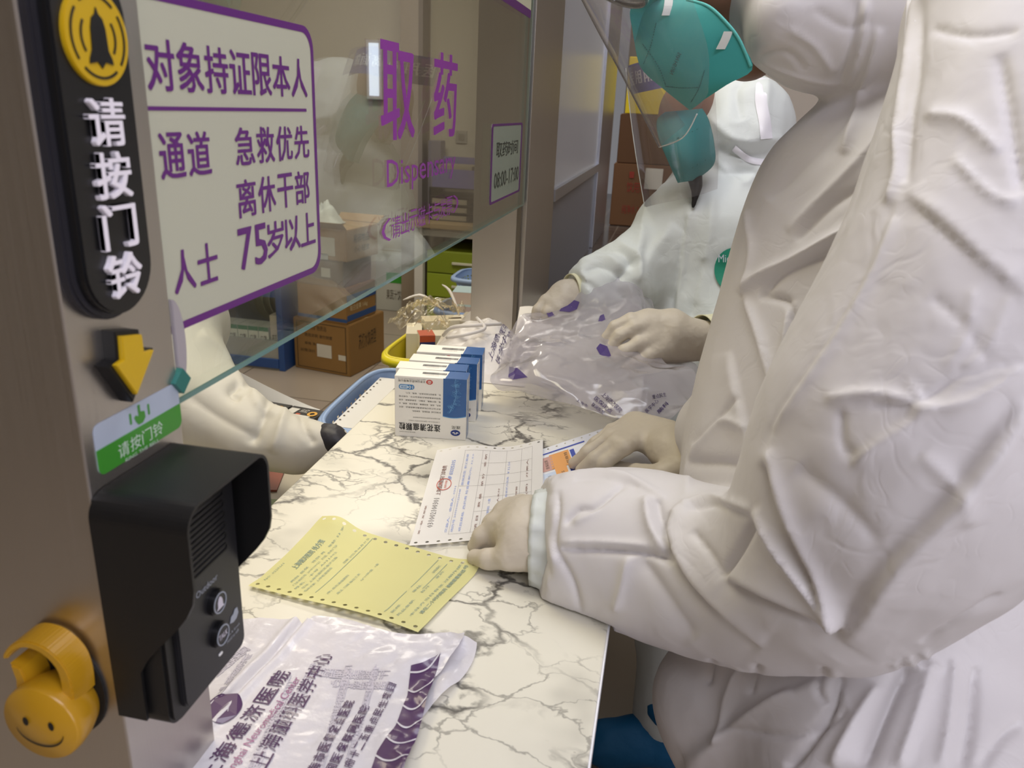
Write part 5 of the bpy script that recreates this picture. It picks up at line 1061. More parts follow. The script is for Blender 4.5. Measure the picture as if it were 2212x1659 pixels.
def garment(name, prims, h, mat, parent, strokes=(), k=.03, amp=(.006, .002), sc=(9, 24), sub=1, stretch=(1, 1, .7), fn=None, sm=2, kg=.012, cuts=()):
    V, Q = sdf_mesh(prims, h, k, .03, kg, cuts); V = smooth(V, Q, sm)
    for _ in range(sub): V, Q = subdiv(V, Q); V = smooth(V, Q, 1)
    N = vnorm(V, Q); M_ = np.clip(.55 + 1.4 * pn(V * 4 + 2.2), .1, 1.3); D = amp[0] * (.5 * crumple(V, sc[0], 3.1, stretch) + 1.3 * facets(V, sc[0] * .9, 1.3, stretch)) + amp[1] * M_ * (1.5 * facets(V, sc[1], 6.3, stretch) + .6 * crumple(V, sc[1] * 1.3, 7.7, stretch)) + folds(V, N, strokes)
    if fn is not None: D = fn(V, N, D)
    V = smooth(V + N * D[:, None], Q, 1, .45)
    m_ = (V[:, 0] < -.010) & (V[:, 0] > -.45) & (V[:, 1] < 2.08) & (V[:, 2] < .003) & (V[:, 2] > -.045) & (parent is not CLEAR_OF_COUNTER); t_ = m_ & (V[:, 2] > -.020); V[t_, 2] = .003; V[m_ & ~t_, 0] = -.010   # cloth rests on the worktop instead of passing through it
    global LASTV; LASTV = V
    return mk(name, V, Q, mat, parent, True)
def ribbon(name, pts, wpx, mat, parent, V, n=60, lift=.0012, rad=11):
    """sewn tape or band lying on a garment: follows its surface, a few millimetres wide"""
    u, v, d = proj(V); P = spline([(a, b, 0) for a, b in pts], n)[:, :2]; near = (u > P[:, 0].min() - 60) & (u < P[:, 0].max() + 60) & (v > P[:, 1].min() - 60) & (v < P[:, 1].max() + 60); u, v, d, W_ = u[near], v[near], d[near], V[near]
    L_ = []; 
    for i in range(n):
        t = P[min(i + 1, n - 1)] - P[max(i - 1, 0)]; t = t / np.linalg.norm(t); nn = np.array([-t[1], t[0]]); row = []
        for q in (-1, -.5, 0, .5, 1):
            c = P[i] + nn * q * wpx / 2; m = (u - c[0]) ** 2 + (v - c[1]) ** 2; k_ = np.nonzero(m < rad ** 2)[0]
            if not len(k_): k_ = np.array([np.argmin(m)])
            row.append((c, np.sort(d[k_])[:max(1, len(k_) // 3)].mean()))
        L_.append(row)
    D = np.array([[r[1] for r in row] for row in L_]); K = np.array([1, 2, 3, 2, 1]) / 9.; D2 = np.pad(D, ((2, 2), (0, 0)), 'edge'); D = sum(K[j] * D2[j:j + n] for j in range(5))
    vs = []
    for i in range(n):
        for j in range(5):
            p = pd(*L_[i][j][0], D[i, j]); o_ = O0 - p; o_ /= np.linalg.norm(o_); vs.append(p + o_ * (lift + (.0012 if j in (1, 2, 3) else 0)))
    o = mk(name, vs, [(i * 5 + j, i * 5 + j + 1, i * 5 + 6 + j, i * 5 + 5 + j) for i in range(n - 1) for j in range(4)], mat, parent, True); return o

def tyvek(name, col, sss=0.):
    k = NT(name); p = k.n('ShaderNodeBsdfPrincipled', i_Roughness=.52); p.inputs['Base Color'].default_value = hx(col); p.inputs['Specular IOR Level'].default_value = .4
    tc = k.n('ShaderNodeTexCoord'); n1 = k.n('ShaderNodeTexNoise', i_Scale=9.0, i_Detail=3.0); k.l(tc.outputs['Object'], n1.inputs['Vector'])
    ad = k.n('ShaderNodeVectorMath', operation='MULTIPLY_ADD'); ad.inputs[1].default_value = (.12, .12, .12); k.l(n1.outputs['Color'], ad.inputs[0]); k.l(tc.outputs['Object'], ad.inputs[2])
    hs_ = []
    for s_, str_, off in ((6.5, (1, 1, .55), 0.), (17, (.6, 1, 1), 4.), (42, (1, .6, 1), 9.)):
        mp = k.n('ShaderNodeMapping'); mp.inputs['Scale'].default_value = str_; mp.inputs['Location'].default_value = (off, off, off); k.l(ad.outputs[0], mp.inputs[0])
        nz = k.n('ShaderNodeTexNoise', i_Scale=s_, i_Detail=1.0, i_Distortion=.5); k.l(mp.outputs[0], nz.inputs['Vector'])
        su_ = k.n('ShaderNodeMath', operation='SUBTRACT'); su_.inputs[1].default_value = .5; k.l(nz.outputs[0], su_.inputs[0]); ab = k.n('ShaderNodeMath', operation='ABSOLUTE'); k.l(su_.outputs[0], ab.inputs[0])
        mr = k.n('ShaderNodeMapRange', interpolation_type='SMOOTHSTEP'); mr.inputs[2].default_value = .085; mr.inputs[4].default_value = {6.5: 1.0, 17: .55, 42: .22}[s_]; k.l(ab.outputs[0], mr.inputs[0]); hs_.append(mr.outputs[0])
    n2 = k.n('ShaderNodeTexNoise', i_Scale=5.0, i_Detail=2.0); k.l(tc.outputs['Object'], n2.inputs['Vector']); mm = k.n('ShaderNodeMapRange'); mm.inputs[1].default_value = .38; mm.inputs[2].default_value = .66; k.l(n2.outputs[0], mm.inputs[0])
    a = k.n('ShaderNodeMath', operation='ADD'); k.l(hs_[0], a.inputs[0]); k.l(hs_[1], a.inputs[1]); a2 = k.n('ShaderNodeMath', operation='ADD'); k.l(a.outputs[0], a2.inputs[0]); k.l(hs_[2], a2.inputs[1])
    b = k.n('ShaderNodeBump', i_Distance=.0022); ms = k.n('ShaderNodeMath', operation='MULTIPLY'); ms.inputs[1].default_value = .30; k.l(mm.outputs[0], ms.inputs[0]); k.l(ms.outputs[0], b.inputs['Strength']); k.l(a2.outputs[0], b.inputs['Height']); k.l(b.outputs[0], p.inputs['Normal'])
    tl = k.n('ShaderNodeBsdfTranslucent'); tl.inputs[0].default_value = hx(col); mx = k.n('ShaderNodeMixShader'); mx.inputs[0].default_value = .12; k.l(p.outputs[0], mx.inputs[1]); k.l(tl.outputs[0], mx.inputs[2]); k.l(mx.outputs[0], k.out.inputs[0]); return k.m
m_ty = tyvek('white_coverall_fabric', '#dcd8d8'); m_ty2 = tyvek('white_coverall_fabric_cool', '#dde2e0')
m_gl = M('latex_glove', '#c3b9a8', .48, bump=.15, bscale=140, bdist=.0008, spec=.4); m_cuff = M('pale_yellow_cuff', '#d8d5b4', .6, bump=.3, bscale=60)
m_skin = M('skin_tan', '#7f5b47', .55); m_teal = M('teal_respirator_fabric', '#3b9c97', .75, bump=.12, bscale=300, bdist=.0005); m_teal2 = M('teal_stitch', '#226b68', .8); m_hair = M('hair_black', '#15110f', .5)
m_shield = thin('face_shield_film', '#f4f2f2', 1.1, .06, .08, '#d8d0d0', bump=.2, bscale=9)

def hand(name, parent, palm, fingers, mat, h=.0018, k=.008, conv=lambda p: pz(*p[:3])):
    """palm: list of (point, point, ra, rb); fingers: list of joint lists (u, v, z, r)"""
    pr = [(conv(a), conv(b), a[3], b[3], .014) for a, b in palm]
    for f_ in fingers:
        for i in range(len(f_) - 1): pr.append((conv(f_[i]), conv(f_[i + 1]), f_[i][3], f_[i + 1][3], .014 if i == 0 else .0045))
    V, Q = sdf_mesh(pr, h, k, .01); V = smooth(V, Q, 2, .4); N = vnorm(V, Q)
    D = .0009 * crumple(V, 45, 2.2) + .0004 * crumple(V, 110, 5.); return mk(name, V + N * D[:, None], Q, mat, parent, True)
def head(name, parent, c, fwd, up_, r=.082, mat=None, neck=False):
    """skull, jaw, brow, nose, lips, ears; c centre, fwd direction of the face"""
    fwd = Vector(fwd).normalized(); up_ = Vector(up_); up_ = (up_ - fwd * up_.dot(fwd)).normalized(); rt = fwd.cross(up_); c = Vector(c)
    W = lambda f, u, s: np.array(c + fwd * f * r + up_ * u * r + rt * s * r)
    pr = [(W(-.15, .25, 0), W(.05, .3, 0), r * .95, r * .93, .02), (W(.2, -.35, 0), W(.35, -.75, 0), r * .68, r * .42, .03), (W(.35, -.85, .12), W(.35, -.85, -.12), r * .3, r * .3, .02)] + ([(W(-.2, -.6, 0), W(-.35, -1.6, 0), r * .6, r * .58, .03)] if neck else []) + [
          (W(.86, .22, 0), W(1.12, -.12, 0), r * .09, r * .14, .012), (W(1.0, -.14, .13), W(1.0, -.14, -.13), r * .09, r * .09, .01), (W(.82, .36, .32), W(.82, .36, -.32), r * .14, r * .14, .02), (W(.86, -.45, .16), W(.86, -.45, -.16), r * .09, r * .09, .01), (W(.84, -.56, .12), W(.84, -.56, -.12), r * .1, r * .1, .01)]
    for s_ in (-1, 1): pr += [(W(.72, .05, .42 * s_), W(.72, .02, .45 * s_), r * .22, r * .22, .02), (W(-.05, .2, .93 * s_), W(0, -.15, .9 * s_), r * .17, r * .1, .008)]
    V, Q = sdf_mesh(pr, .0035, .02); o = mk(name, smooth(V, Q, 2), Q, mat or m_skin, parent, True)
    for s_ in (-1, 1):
        e = W(.80, .17, .36 * s_); v, f = tube([e - np.array(rt) * .014, e + np.array(rt) * .014], [.004, .004], 8); mk('closed_eye', v, f, m_hair, o if o in ORG and False else parent, True)
    return o, W

# ================================================================ person in the foreground (right)
p1 = thing('person', 'person in a white hooded coverall and teal respirator leaning over the counter in the foreground', 'person', (.22, .80, FZ))
arm = chain([(2270, 60, .60, 300), (2235, 330, .57, 285), (2170, 560, .555, 285), (2085, 760, .56, 285), (1985, 930, .575, 290), (1905, 1080, .60, 262), (1800, 1210, .64, 203), (1640, 1255, .71, 156), (1490, 1222, .78, 156), (1360, 1180, .825, 142), (1270, 1174, .845, 120), (1195, 1170, .862, 104), (1110, 1168, .862, 100)], .05)
torso = chain([(2215, 150, .90, 258), (2105, 360, .90, 288), (1985, 520, .90, 352), (1945, 720, .91, 362), (1895, 930, .91, 372), (1880, 1130, .90, 385), (1860, 1330, .88, 400)], .05)
rarm = chain([(1960, 420, 1.08, 170), (1830, 640, 1.06, 165), (1760, 850, 1.03, 150), (1620, 950, 1.0, 118), (1534, 928, 1.0, 70)], .05)
low = wchain([(.30, .82, .02, .165), (.30, .82, -.12, .185), (.30, .80, -.25, .175)], .06) + wchain([(.28, .73, -.22, .125), (.27, .73, -.5, .10), (.28, .74, -.80, .085)], .05) + wchain([(.30, .92, -.22, .125), (.31, .94, -.5, .10), (.32, .95, -.80, .085)], .05)
skirt = chain([(1640, 1440, .86, 150), (1560, 1520, .86, 120), (1600, 1700, .86, 110)], .06) + chain([(1900, 1480, .80, 300), (1960, 1750, .72, 330)], .06)
hood = chain([(1770, -70, .86, 175), (1700, -40, .86, 150)], .03) + chain([(1790, -40, .86, 170), (2000, 60, .84, 235)], .05) + chain([(1690, 40, .80, 62), (1760, 60, .82, 95), (1850, 70, .82, 120)], .03) + chain([(1672, 96, .83, 46), (1750, 118, .835, 52), (1840, 110, .84, 75)], .03) + chain([(1712, -120, .915, 172), (1650, -190, .92, 150), (1600, -215, .92, 120)], .03)
NEAR = (.3, .80); FAR = (.68, 1.2)
ST = [ # long seam down the front of the sleeve and its flap
    ('r', [(1972, 0), (1962, 120), (1945, 260), (1938, 380), (1920, 440)], 11, .006, NEAR), ('v', [(1990, 0), (1985, 160), (1968, 300), (1960, 400)], 10, .004, NEAR),
    ('s', [(2212, 650), (2120, 570), (2040, 490), (1955, 428)], 55, .006, NEAR), ('v', [(1955, 425), (2060, 520), (2150, 595), (2212, 645)], 8, .002, NEAR),
    ('v', [(1930, 440), (1890, 560), (1800, 720), (1690, 880), (1655, 960)], 10, .0025, NEAR), ('r', [(1935, 470), (1870, 620), (1760, 800), (1668, 930)], 16, .004, NEAR),
    ('s', [(1815, 1385), (1930, 1210), (2050, 1080), (2212, 860)], 60, .016, NEAR), ('r', [(1660, 970), (1700, 1120), (1760, 1250), (1812, 1360)], 20, .008, NEAR),
    ('v', [(1650, 1000), (1672, 1090), (1722, 1200), (1790, 1335)], 14, .010, NEAR),
    ('r', [(1780, 860), (1900, 850), (2010, 880), (2110, 860), (2212, 790)], 18, .005, NEAR), ('v', [(1880, 880), (1990, 866), (2080, 810), (2212, 780)], 10, .003, NEAR), ('r', [(1960, 820), (1990, 870), (1975, 900)], 10, .0025, NEAR), ('r', [(2060, 830), (2150, 800), (2212, 805)], 10, .002, NEAR),
    ('v', [(1815, 885), (1820, 960), (1850, 990)], 14, .004, NEAR), ('r', [(1840, 1000), (1930, 940), (2020, 880)], 20, .004, NEAR), ('v', [(2010, 640), (2080, 700), (2140, 790)], 18, .002, NEAR), ('r', [(2100, 620), (2090, 720), (2040, 800)], 14, .002, NEAR), ('r', [(2180, 640), (2140, 740), (2080, 800)], 14, .002, NEAR),
    ('v', [(1720, 1010), (1820, 1090), (1900, 1180)], 30, .004, NEAR), ('r', [(1990, 980), (2070, 1060), (2090, 1130)], 26, .004, NEAR),
    ('v', [(2010, 60), (2100, 80), (2200, 70)], 14, .003, NEAR), ('r', [(2000, 250), (2080, 260), (2160, 330)], 20, .004, NEAR), ('v', [(2160, 120), (2190, 300), (2212, 420)], 20, .005, NEAR), ('r', [(2060, 340), (2140, 420), (2200, 440)], 16, .003, NEAR),
    # forearm: two pointed laps, hem band, long creases
    ('s', [(1640, 1400), (1540, 1310), (1450, 1190), (1440, 1130), (1480, 1080)], 42, .016, NEAR), ('v', [(1452, 1110), (1436, 1160), (1480, 1250), (1560, 1330), (1640, 1398)], 13, .012, (.3, .95)),
    ('s', [(1815, 1362), (1700, 1310), (1566, 1248)], 40, .014, NEAR), ('v', [(1566, 1250), (1640, 1292), (1730, 1330), (1812, 1372)], 12, .010, (.3, .9)), ('v', [(1566, 1246), (1600, 1180), (1632, 1120)], 12, .009, (.3, .9)), ('r', [(1632, 1100), (1690, 1200), (1760, 1290), (1812, 1352)], 16, .010, (.3, .9)),
    ('r', [(1475, 1092), (1540, 1076), (1625, 1104)], 12, .006, (.3, .95)), ('v', [(1485, 1106), (1550, 1092), (1622, 1116)], 6, .004, (.3, .95)), ('v', [(1568, 1252), (1540, 1200), (1500, 1150)], 12, .005, (.3, .95)),
    ('v', [(1210, 1186), (1300, 1188), (1400, 1196), (1450, 1215)], 9, .008, (.6, 1.)), ('r', [(1212, 1172), (1300, 1172), (1400, 1180)], 12, .004, (.6, 1.)), ('v', [(1222, 1135), (1250, 1105), (1290, 1098), (1350, 1045)], 8, .006, (.6, 1.)), ('r', [(1240, 1130), (1280, 1112), (1340, 1062)], 9, .003, (.6, 1.)),
    ('v', [(1206, 1060), (1206, 1110), (1200, 1180), (1235, 1250), (1255, 1320)], 9, .006, (.6, 1.)), ('r', [(1190, 1070), (1188, 1150), (1200, 1220)], 10, .004, (.6, 1.)), ('v', [(1170, 1120), (1175, 1190), (1190, 1250)], 6, .003, (.6, 1.)),
    ('r', [(1360, 1200), (1345, 1270), (1330, 1320)], 14, .006, (.6, 1.)), ('r', [(1395, 1070), (1405, 1130), (1440, 1190)], 18, .008, (.6, 1.)), ('v', [(1420, 1080), (1430, 1140), (1455, 1190)], 12, .006, (.6, 1.)), ('v', [(1380, 1200), (1440, 1290), (1500, 1380)], 26, .006, (.6, 1.)), ('r', [(1210, 1030), (1290, 1020), (1360, 1032), (1440, 1078)], 10, .005, (.6, 1.)), ('v', [(1240, 1040), (1310, 1036), (1380, 1052)], 5, .003, (.6, 1.)),
    # torso behind: drapes running down from the shoulder
    ('r', [(1950, 470), (1850, 490), (1720, 560), (1640, 600), (1605, 640)], 17, .012, FAR), ('v', [(1930, 495), (1800, 540), (1690, 590), (1650, 640)], 14, .008, FAR), ('r', [(1610, 640), (1640, 720), (1680, 860), (1690, 900)], 15, .009, FAR), ('r', [(1610, 455), (1625, 540), (1612, 630)], 12, .006, FAR),
    ('v', [(1640, 640), (1700, 650), (1720, 700), (1760, 740)], 10, .009, FAR), ('r', [(1710, 650), (1700, 740), (1690, 850)], 13, .009, FAR), ('s', [(1580, 760), (1600, 860), (1625, 950), (1640, 1000)], 30, .010, FAR), ('v', [(1500, 960), (1560, 900), (1600, 860)], 9, .005, FAR), ('r', [(1480, 1070), (1500, 980), (1560, 910), (1620, 930)], 14, .006, FAR), ('v', [(1490, 1000), (1560, 1000), (1650, 1010)], 18, .008, FAR),
    ('r', [(1900, 60), (1860, 200), (1820, 330)], 18, .008, (.6, 1.2)), ('v', [(1880, 200), (1760, 330), (1660, 430)], 22, .006, FAR), ('r', [(1930, 260), (1820, 380), (1700, 500)], 20, .006, FAR), ('v', [(1900, 380), (1800, 440), (1720, 520)], 16, .005, FAR),
    # skirt of the coverall under the arm
     ('s', [(1470, 1659), (1560, 1590), (1700, 1500), (1810, 1450)], 60, .016, (.4, 1.3)), ('r', [(1480, 1640), (1600, 1560), (1720, 1490)], 26, .010, (.4, 1.3)),
    ('v', [(1815, 1460), (1800, 1530), (1740, 1620), (1700, 1659)], 12, .012, (.4, 1.3)), ('v', [(1960, 1440), (1920, 1520), (1860, 1659)], 24, .016, (.4, 1.3)), ('r', [(1900, 1480), (1850, 1560), (1800, 1659)], 22, .010, (.4, 1.3)), ('v', [(2110, 1440), (2100, 1560), (2080, 1659)], 14, .010, (.4, 1.3)), ('r', [(2010, 1430), (1980, 1540), (1940, 1659)], 18, .008, (.4, 1.3)), ('r', [(2060, 1420), (2050, 1540), (2030, 1659)], 12, .006, (.4, 1.3)), ('v', [(2212, 1560), (2160, 1600), (2120, 1659)], 14, .007, (.4, 1.3)),
    ('v', [(1540, 1420), (1530, 1480)], 7, .007, (.4, 1.3)), ('v', [(1640, 1430), (1620, 1500)], 8, .006, (.4, 1.3)), ('v', [(1780, 1440), (1775, 1500), (1790, 1520)], 7, .006, (.4, 1.3)), ('r', [(1600, 1440), (1570, 1520), (1560, 1600)], 16, .008, (.4, 1.3)), ('v', [(1560, 1560), (1700, 1590), (1800, 1560), (1830, 1530)], 8, .005, (.4, 1.3)),
    ('r', [(1960, 1420), (1990, 1450)], 8, .006, (.4, 1.3)), ('r', [(1930, 1430), (1950, 1470)], 7, .005, (.4, 1.3)), ('r', [(1990, 1405), (2030, 1450)], 8, .006, (.4, 1.3)), ('v', [(1990, 1390), (2070, 1340), (2160, 1280)], 9, .004, (.4, 1.3)),
    # hood
    ('v', [(1640, 120), (1700, 110), (1740, 150)], 9, .004, (.6, 1.2)), ('r', [(1700, 60), (1760, 100), (1800, 160)], 12, .004, (.6, 1.2)), ('v', [(1760, 20), (1830, 60), (1880, 40)], 12, .004, (.6, 1.2)), ('r', [(1810, 185), (1720, 165), (1640, 130)], 8, .004, (.6, 1.2)), ('v', [(1850, 0), (1840, 90), (1815, 180)], 9, .006, (.6, 1.2)), ('r', [(1870, 0), (1862, 90), (1830, 190)], 9, .006, (.6, 1.2))]
cA_ = pd(1165, 1168, .862); cB_ = pd(1240, 1175, .866)
cov = garment('coverall', [arm, torso + low, rarm, skirt, hood], .0055, m_ty, p1, ST, .03, (.0036, .0015), (7, 22), 1, cuts=[(0, cA_, cA_ - cB_, .11)])
CV1 = LASTV; NV1 = CV1[(proj(CV1)[2] > .3) & (proj(CV1)[2] < .82)]
m_tape = M('seam_tape_white', '#e6e4ea', .4, coat=.2)
ribbon('seam_tape', [(1976, -40), (1968, 60), (1960, 160), (1946, 260), (1940, 350), (1928, 425)], 27, m_tape, p1, NV1)
ribbon('hem_tape', [(1930, 440), (1905, 540), (1850, 640), (1780, 750), (1712, 860), (1668, 935)], 15, m_tape, p1, NV1, lift=.0006)
# left hand holding down the form, right hand spread over it
hand('left_glove', p1, [((1185, 1165, .044, .027), (1140, 1135, .048, .030)), ((1200, 1175, .042, .026), (1130, 1165, .042, .026)), ((1140, 1120, .048, .024), (1105, 1112, .042, .019)), ((1135, 1175, .036, .022), (1110, 1150, .038, .02))],
     [[(1112, 1115, .044, .016), (1072, 1132, .040, .0115), (1040, 1158, .026, .0095), (1026, 1180, .012, .0082)], [(1125, 1095, .040, .015), (1088, 1105, .036, .0110), (1062, 1128, .022, .0095), (1048, 1150, .010, .0085)],
      [(1120, 1150, .034, .015), (1080, 1162, .026, .0105), (1062, 1176, .014, .0095), (1058, 1186, .010, .0085)], [(1130, 1172, .028, .014), (1098, 1182, .020, .0100), (1082, 1192, .012, .009), (1076, 1196, .010, .008)],
      [(1155, 1195, .034, .018), (1100, 1204, .028, .013), (1055, 1208, .018, .0108), (1026, 1204, .010, .0088)]], m_gl)
hand('right_glove', p1, [((1520, 985, .062, .026), (1450, 968, .056, .028)), ((1455, 955, .056, .026), (1385, 925, .052, .018)), ((1460, 990, .050, .024), (1400, 950, .052, .018)), ((1440, 945, .054, .022), (1372, 915, .054, .015))],
     [[(1362, 916, .050, .013), (1322, 930, .046, .0098), (1285, 958, .028, .0086), (1262, 978, .010, .0078)], [(1372, 918, .056, .013), (1318, 942, .052, .0102), (1270, 978, .030, .0092), (1240, 1001, .010, .0082)],
      [(1384, 926, .057, .013), (1330, 955, .054, .0106), (1284, 992, .031, .0095), (1256, 1015, .010, .0085)], [(1396, 938, .056, .013), (1350, 966, .053, .0108), (1306, 1000, .030, .0095), (1282, 1018, .010, .0085)],
      [(1480, 1010, .050, .020), (1430, 1024, .040, .0135), (1375, 1020, .026, .0108), (1330, 1008, .010, .0088)]], m_gl)
for s_, (a, b) in enumerate((((1212, 1171, .860), (1152, 1168, .864)), ((1545, 985, .99), (1500, 984, .985)))):
    A_ = pd(*a); B_ = pd(*b); n_ = 72; vs = []; rr2 = [.0600, .0595, .0545] if s_ == 0 else [.040, .036, .031]
    ax_ = (B_ - A_) / np.linalg.norm(B_ - A_); e1 = np.cross(ax_, [0, 0, 1]); e1 /= np.linalg.norm(e1); e2 = np.cross(ax_, e1)
    for j in range(7):
        q = j / 6; c_ = A_ + (B_ - A_) * q; r_ = np.interp(q, [0, .5, 1], rr2)
        for i in range(n_): t = 2 * math.pi * i / n_; w_ = r_ * (1 + .022 * math.sin(9 * t + j * .7) + .018 * math.sin(17 * t - j * .5) + .012 * math.sin(31 * t)); vs.append(c_ + (e1 * math.cos(t) + e2 * math.sin(t)) * w_); vs[-1][2] = max(vs[-1][2], .003)
    fs = [(j * n_ + i, j * n_ + (i + 1) % n_, (j + 1) * n_ + (i + 1) % n_, (j + 1) * n_ + i) for j in range(6) for i in range(n_)]; o = mk('elastic_cuff', vs, fs, m_ty2, p1, True); md = o.modifiers.new('s', 'SOLIDIFY'); md.thickness = .002
hd, HW = head('head', p1, pd(1620, -55, .885), -right * .80 - Vector((0, 0, 1)) * .42, Vector((-.55, 0, 1)), .088)
def respirator(parent, prof, edge, dmid, bulge, mat, n1=26, n2=16):
    """one fold-flat mask: prof = centre line, edge = near cheek line as (u, v, depth); the far half mirrors the near one through the face's middle plane"""
    A = np.array([pd(*p) for p in prof]); B = np.array([pd(*p) for p in edge]); A = spline(A, n1); B = spline(B, n1); nrm = np.cross(A[-1] - A[0], A.mean(0) - B.mean(0)); 
    mid = A.mean(0); ax = np.cross(A[-1] - A[0], (B - A).mean(0) - 0); vs = []
    view = O0 - mid; view /= np.linalg.norm(view)
    for sgn in (1, -1):
        for i in range(n1):
            for j in range(n2 + 1):
                t = j / n2; p = A[i] * (1 - t) + B[i] * t; p = p + view * bulge * math.sin(math.pi * t ** .8) * (.6 + .4 * math.sin(math.pi * i / (n1 - 1)))
                if sgn < 0:
                    q = p - mid; d = q.dot(LAT); p = p - 2 * d * LAT if True else p
                vs.append(p)
    return vs, [(i * (n2 + 1) + j, i * (n2 + 1) + j + 1, (i + 1) * (n2 + 1) + j + 1, (i + 1) * (n2 + 1) + j) for i in range(n1 - 1) for j in range(n2)] + [(n1 * (n2 + 1) + i * (n2 + 1) + j, n1 * (n2 + 1) + (i + 1) * (n2 + 1) + j, n1 * (n2 + 1) + (i + 1) * (n2 + 1) + j + 1, n1 * (n2 + 1) + i * (n2 + 1) + j + 1) for i in range(n1 - 1) for j in range(n2)]
def stitch(name, pts, parent, mat, r=.0006, dash=True, n=40):
    P = spline(np.array([pd(*p) for p in pts]), n); vf = []
    for i in range(0, n - 1, 2 if dash else 1): vf.append(tube([P[i], P[i + 1]], r, 5))
    mk(name, *join(*vf), mat, parent)
LAT = np.array(Vector(pd(1500, 100, 1.0) - pd(1500, 100, .8)).normalized())
mv, mf = respirator(p1, [(1400, -8, .875), (1367, 22, .878), (1368, 65, .876), (1374, 112, .874), (1388, 152, .873), (1435, 194, .874), (1490, 238, .876)], [(1480, -5, .835), (1530, 12, .812), (1570, 50, .802), (1598, 88, .80), (1626, 148, .805), (1572, 182, .822), (1520, 216, .850)], .84, .012, m_teal)
mo = mk('respirator_mask', mv, mf, m_teal, p1, True)
for pts in ([(1417, 50, .842), (1405, 100, .838), (1390, 145, .842)], [(1388, 95, .848), (1425, 150, .832), (1438, 185, .836)], [(1438, 187, .834), (1510, 188, .822)], [(1522, 152, .816), (1510, 190, .824), (1492, 226, .846)]): stitch('stitched_seam', pts, mo, m_teal2) if False else None
# seams lie on the mask surface: project each point to the nearest mask vertex
MV = np.array(mv[:len(mv) // 2]); mu, mvv, _ = proj(MV)
def onmask(u, v, off=.0008):
    i = np.argsort((mu - u) ** 2 + (mvv - v) ** 2)[:4]; w_ = 1 / (1e-3 + (mu[i] - u) ** 2 + (mvv[i] - v) ** 2); w_ /= w_.sum(); p = (MV[i] * w_[:, None]).sum(0); dd = O0 - p; d0 = np.linalg.norm(p - O0); q = ray(u, v); return O0 + q / np.linalg.norm(q) * (d0 - off)
vf = []
for pts in ([(1417, 50), (1405, 100), (1390, 138)], [(1388, 95), (1420, 140), (1438, 185)], [(1438, 187), (1475, 190), (1508, 189)], [(1522, 152), (1510, 190), (1492, 222)]):
    P = spline([(a, b, 0) for a, b in pts], 40)
    for i in range(0, 39, 2): vf.append(tube([onmask(*P[i][:2]), onmask(*P[i + 1][:2])], .0005, 5))
mk('stitched_seam', *join(*vf), m_teal2, p1)
lt = lambda a, b, d=0.: tuple(onmask(1446 + (a * 18 + b * 8), 158 - a * 46 + b * 4, .0012))
letter('mask_print', [('NIOSH N95', (0, 0, 1, 1))], lt, M('mask_grey_print', '#3a4a4c', .6), p1, res=1)
edge_t = [onmask(a, b, .0005) for a, b in [(1484, 0), (1530, 14), (1568, 48), (1597, 86), (1622, 144)]]; mk('mask_edge', *tube(spline(edge_t, 24), .0018, 6), M('teal_edge', '#58b5ae', .7), p1, True)
for (a, b, c_) in (((1446, -14), (1443, 14), (1438, 34)), ((1573, 68), (1566, 86), (1556, 106))):
    P = [onmask(*q, .002) for q in (a, b, c_)]; sd_ = np.array(right) * .0045
    vs = []; 
    for p in spline(P, 9): vs += [p - sd_, p + sd_]
    o = mk('head_strap', vs, [(2 * i, 2 * i + 1, 2 * i + 3, 2 * i + 2) for i in range(8)], M('strap_white', '#d3d6d0', .5), p1); md = o.modifiers.new('s', 'SOLIDIFY'); md.thickness = .0012
# goggles rim
g = [pd(1340 + 56 * math.cos(q) + 0 * math.sin(q), -16 + 22 * math.sin(q) + 24 * math.cos(q) * .75, .80 + .03 * math.sin(q)) for q in np.linspace(0, 2 * math.pi, 30)[:-1]]
go = mk('goggles_rim', *tube(g, .0032, 8, closed=True), thin('goggle_plastic', '#a9a6a2', 3.0, .08, .5, '#8f8b86'), p1, True); mk('goggles_lens', [pd(1340, -16, .80)] + list(g), [(0, i + 1, (i + 1) % 29 + 1) for i in range(29)], MATS['goggle_plastic'], p1, True)
# face shield
def bez(rows, n1=30, n2=40):
    R_ = [spline(np.array([pd(*p) for p in r]), n1) for r in rows]; return [spline(np.array([r[i] for r in R_]), n2) for i in range(n1)]
def sheetmesh(name, rows, mat, parent, n1=30, n2=40, nz=0., seed=0., zmin=None, smooth_=True, sc=14):
    G = np.array(bez(rows, n1, n2)); V = G.reshape(-1, 3); Q = np.array([(i * n2 + j, i * n2 + j + 1, (i + 1) * n2 + j + 1, (i + 1) * n2 + j) for i in range(n1 - 1) for j in range(n2 - 1)])
    if nz: N = vnorm(V, Q); V = V + N * (nz * (.5 * crumple(V, sc, seed) + 1.1 * facets(V, sc * 1.1, seed) + .35 * facets(V, sc * 2.6, seed + 3)))[:, None]
    if zmin is not None: V[:, 2] = np.maximum(V[:, 2], zmin)
    return mk(name, V, Q, mat, parent, smooth_), V, Q
sf, _, _ = sheetmesh('face_shield', [[(1310, -90, .99), (1212, -90, .93), (1300, -90, .83), (1470, -90, .765)], [(1360, 60, .99), (1284, 52, .93), (1350, 40, .83), (1500, 10, .775)], [(1420, 180, .98), (1352, 178, .92), (1420, 160, .83), (1530, 110, .785)], [(1480, 270, .97), (1424, 318, .91), (1475, 297, .84), (1530, 200, .80)]], m_shield, p1)
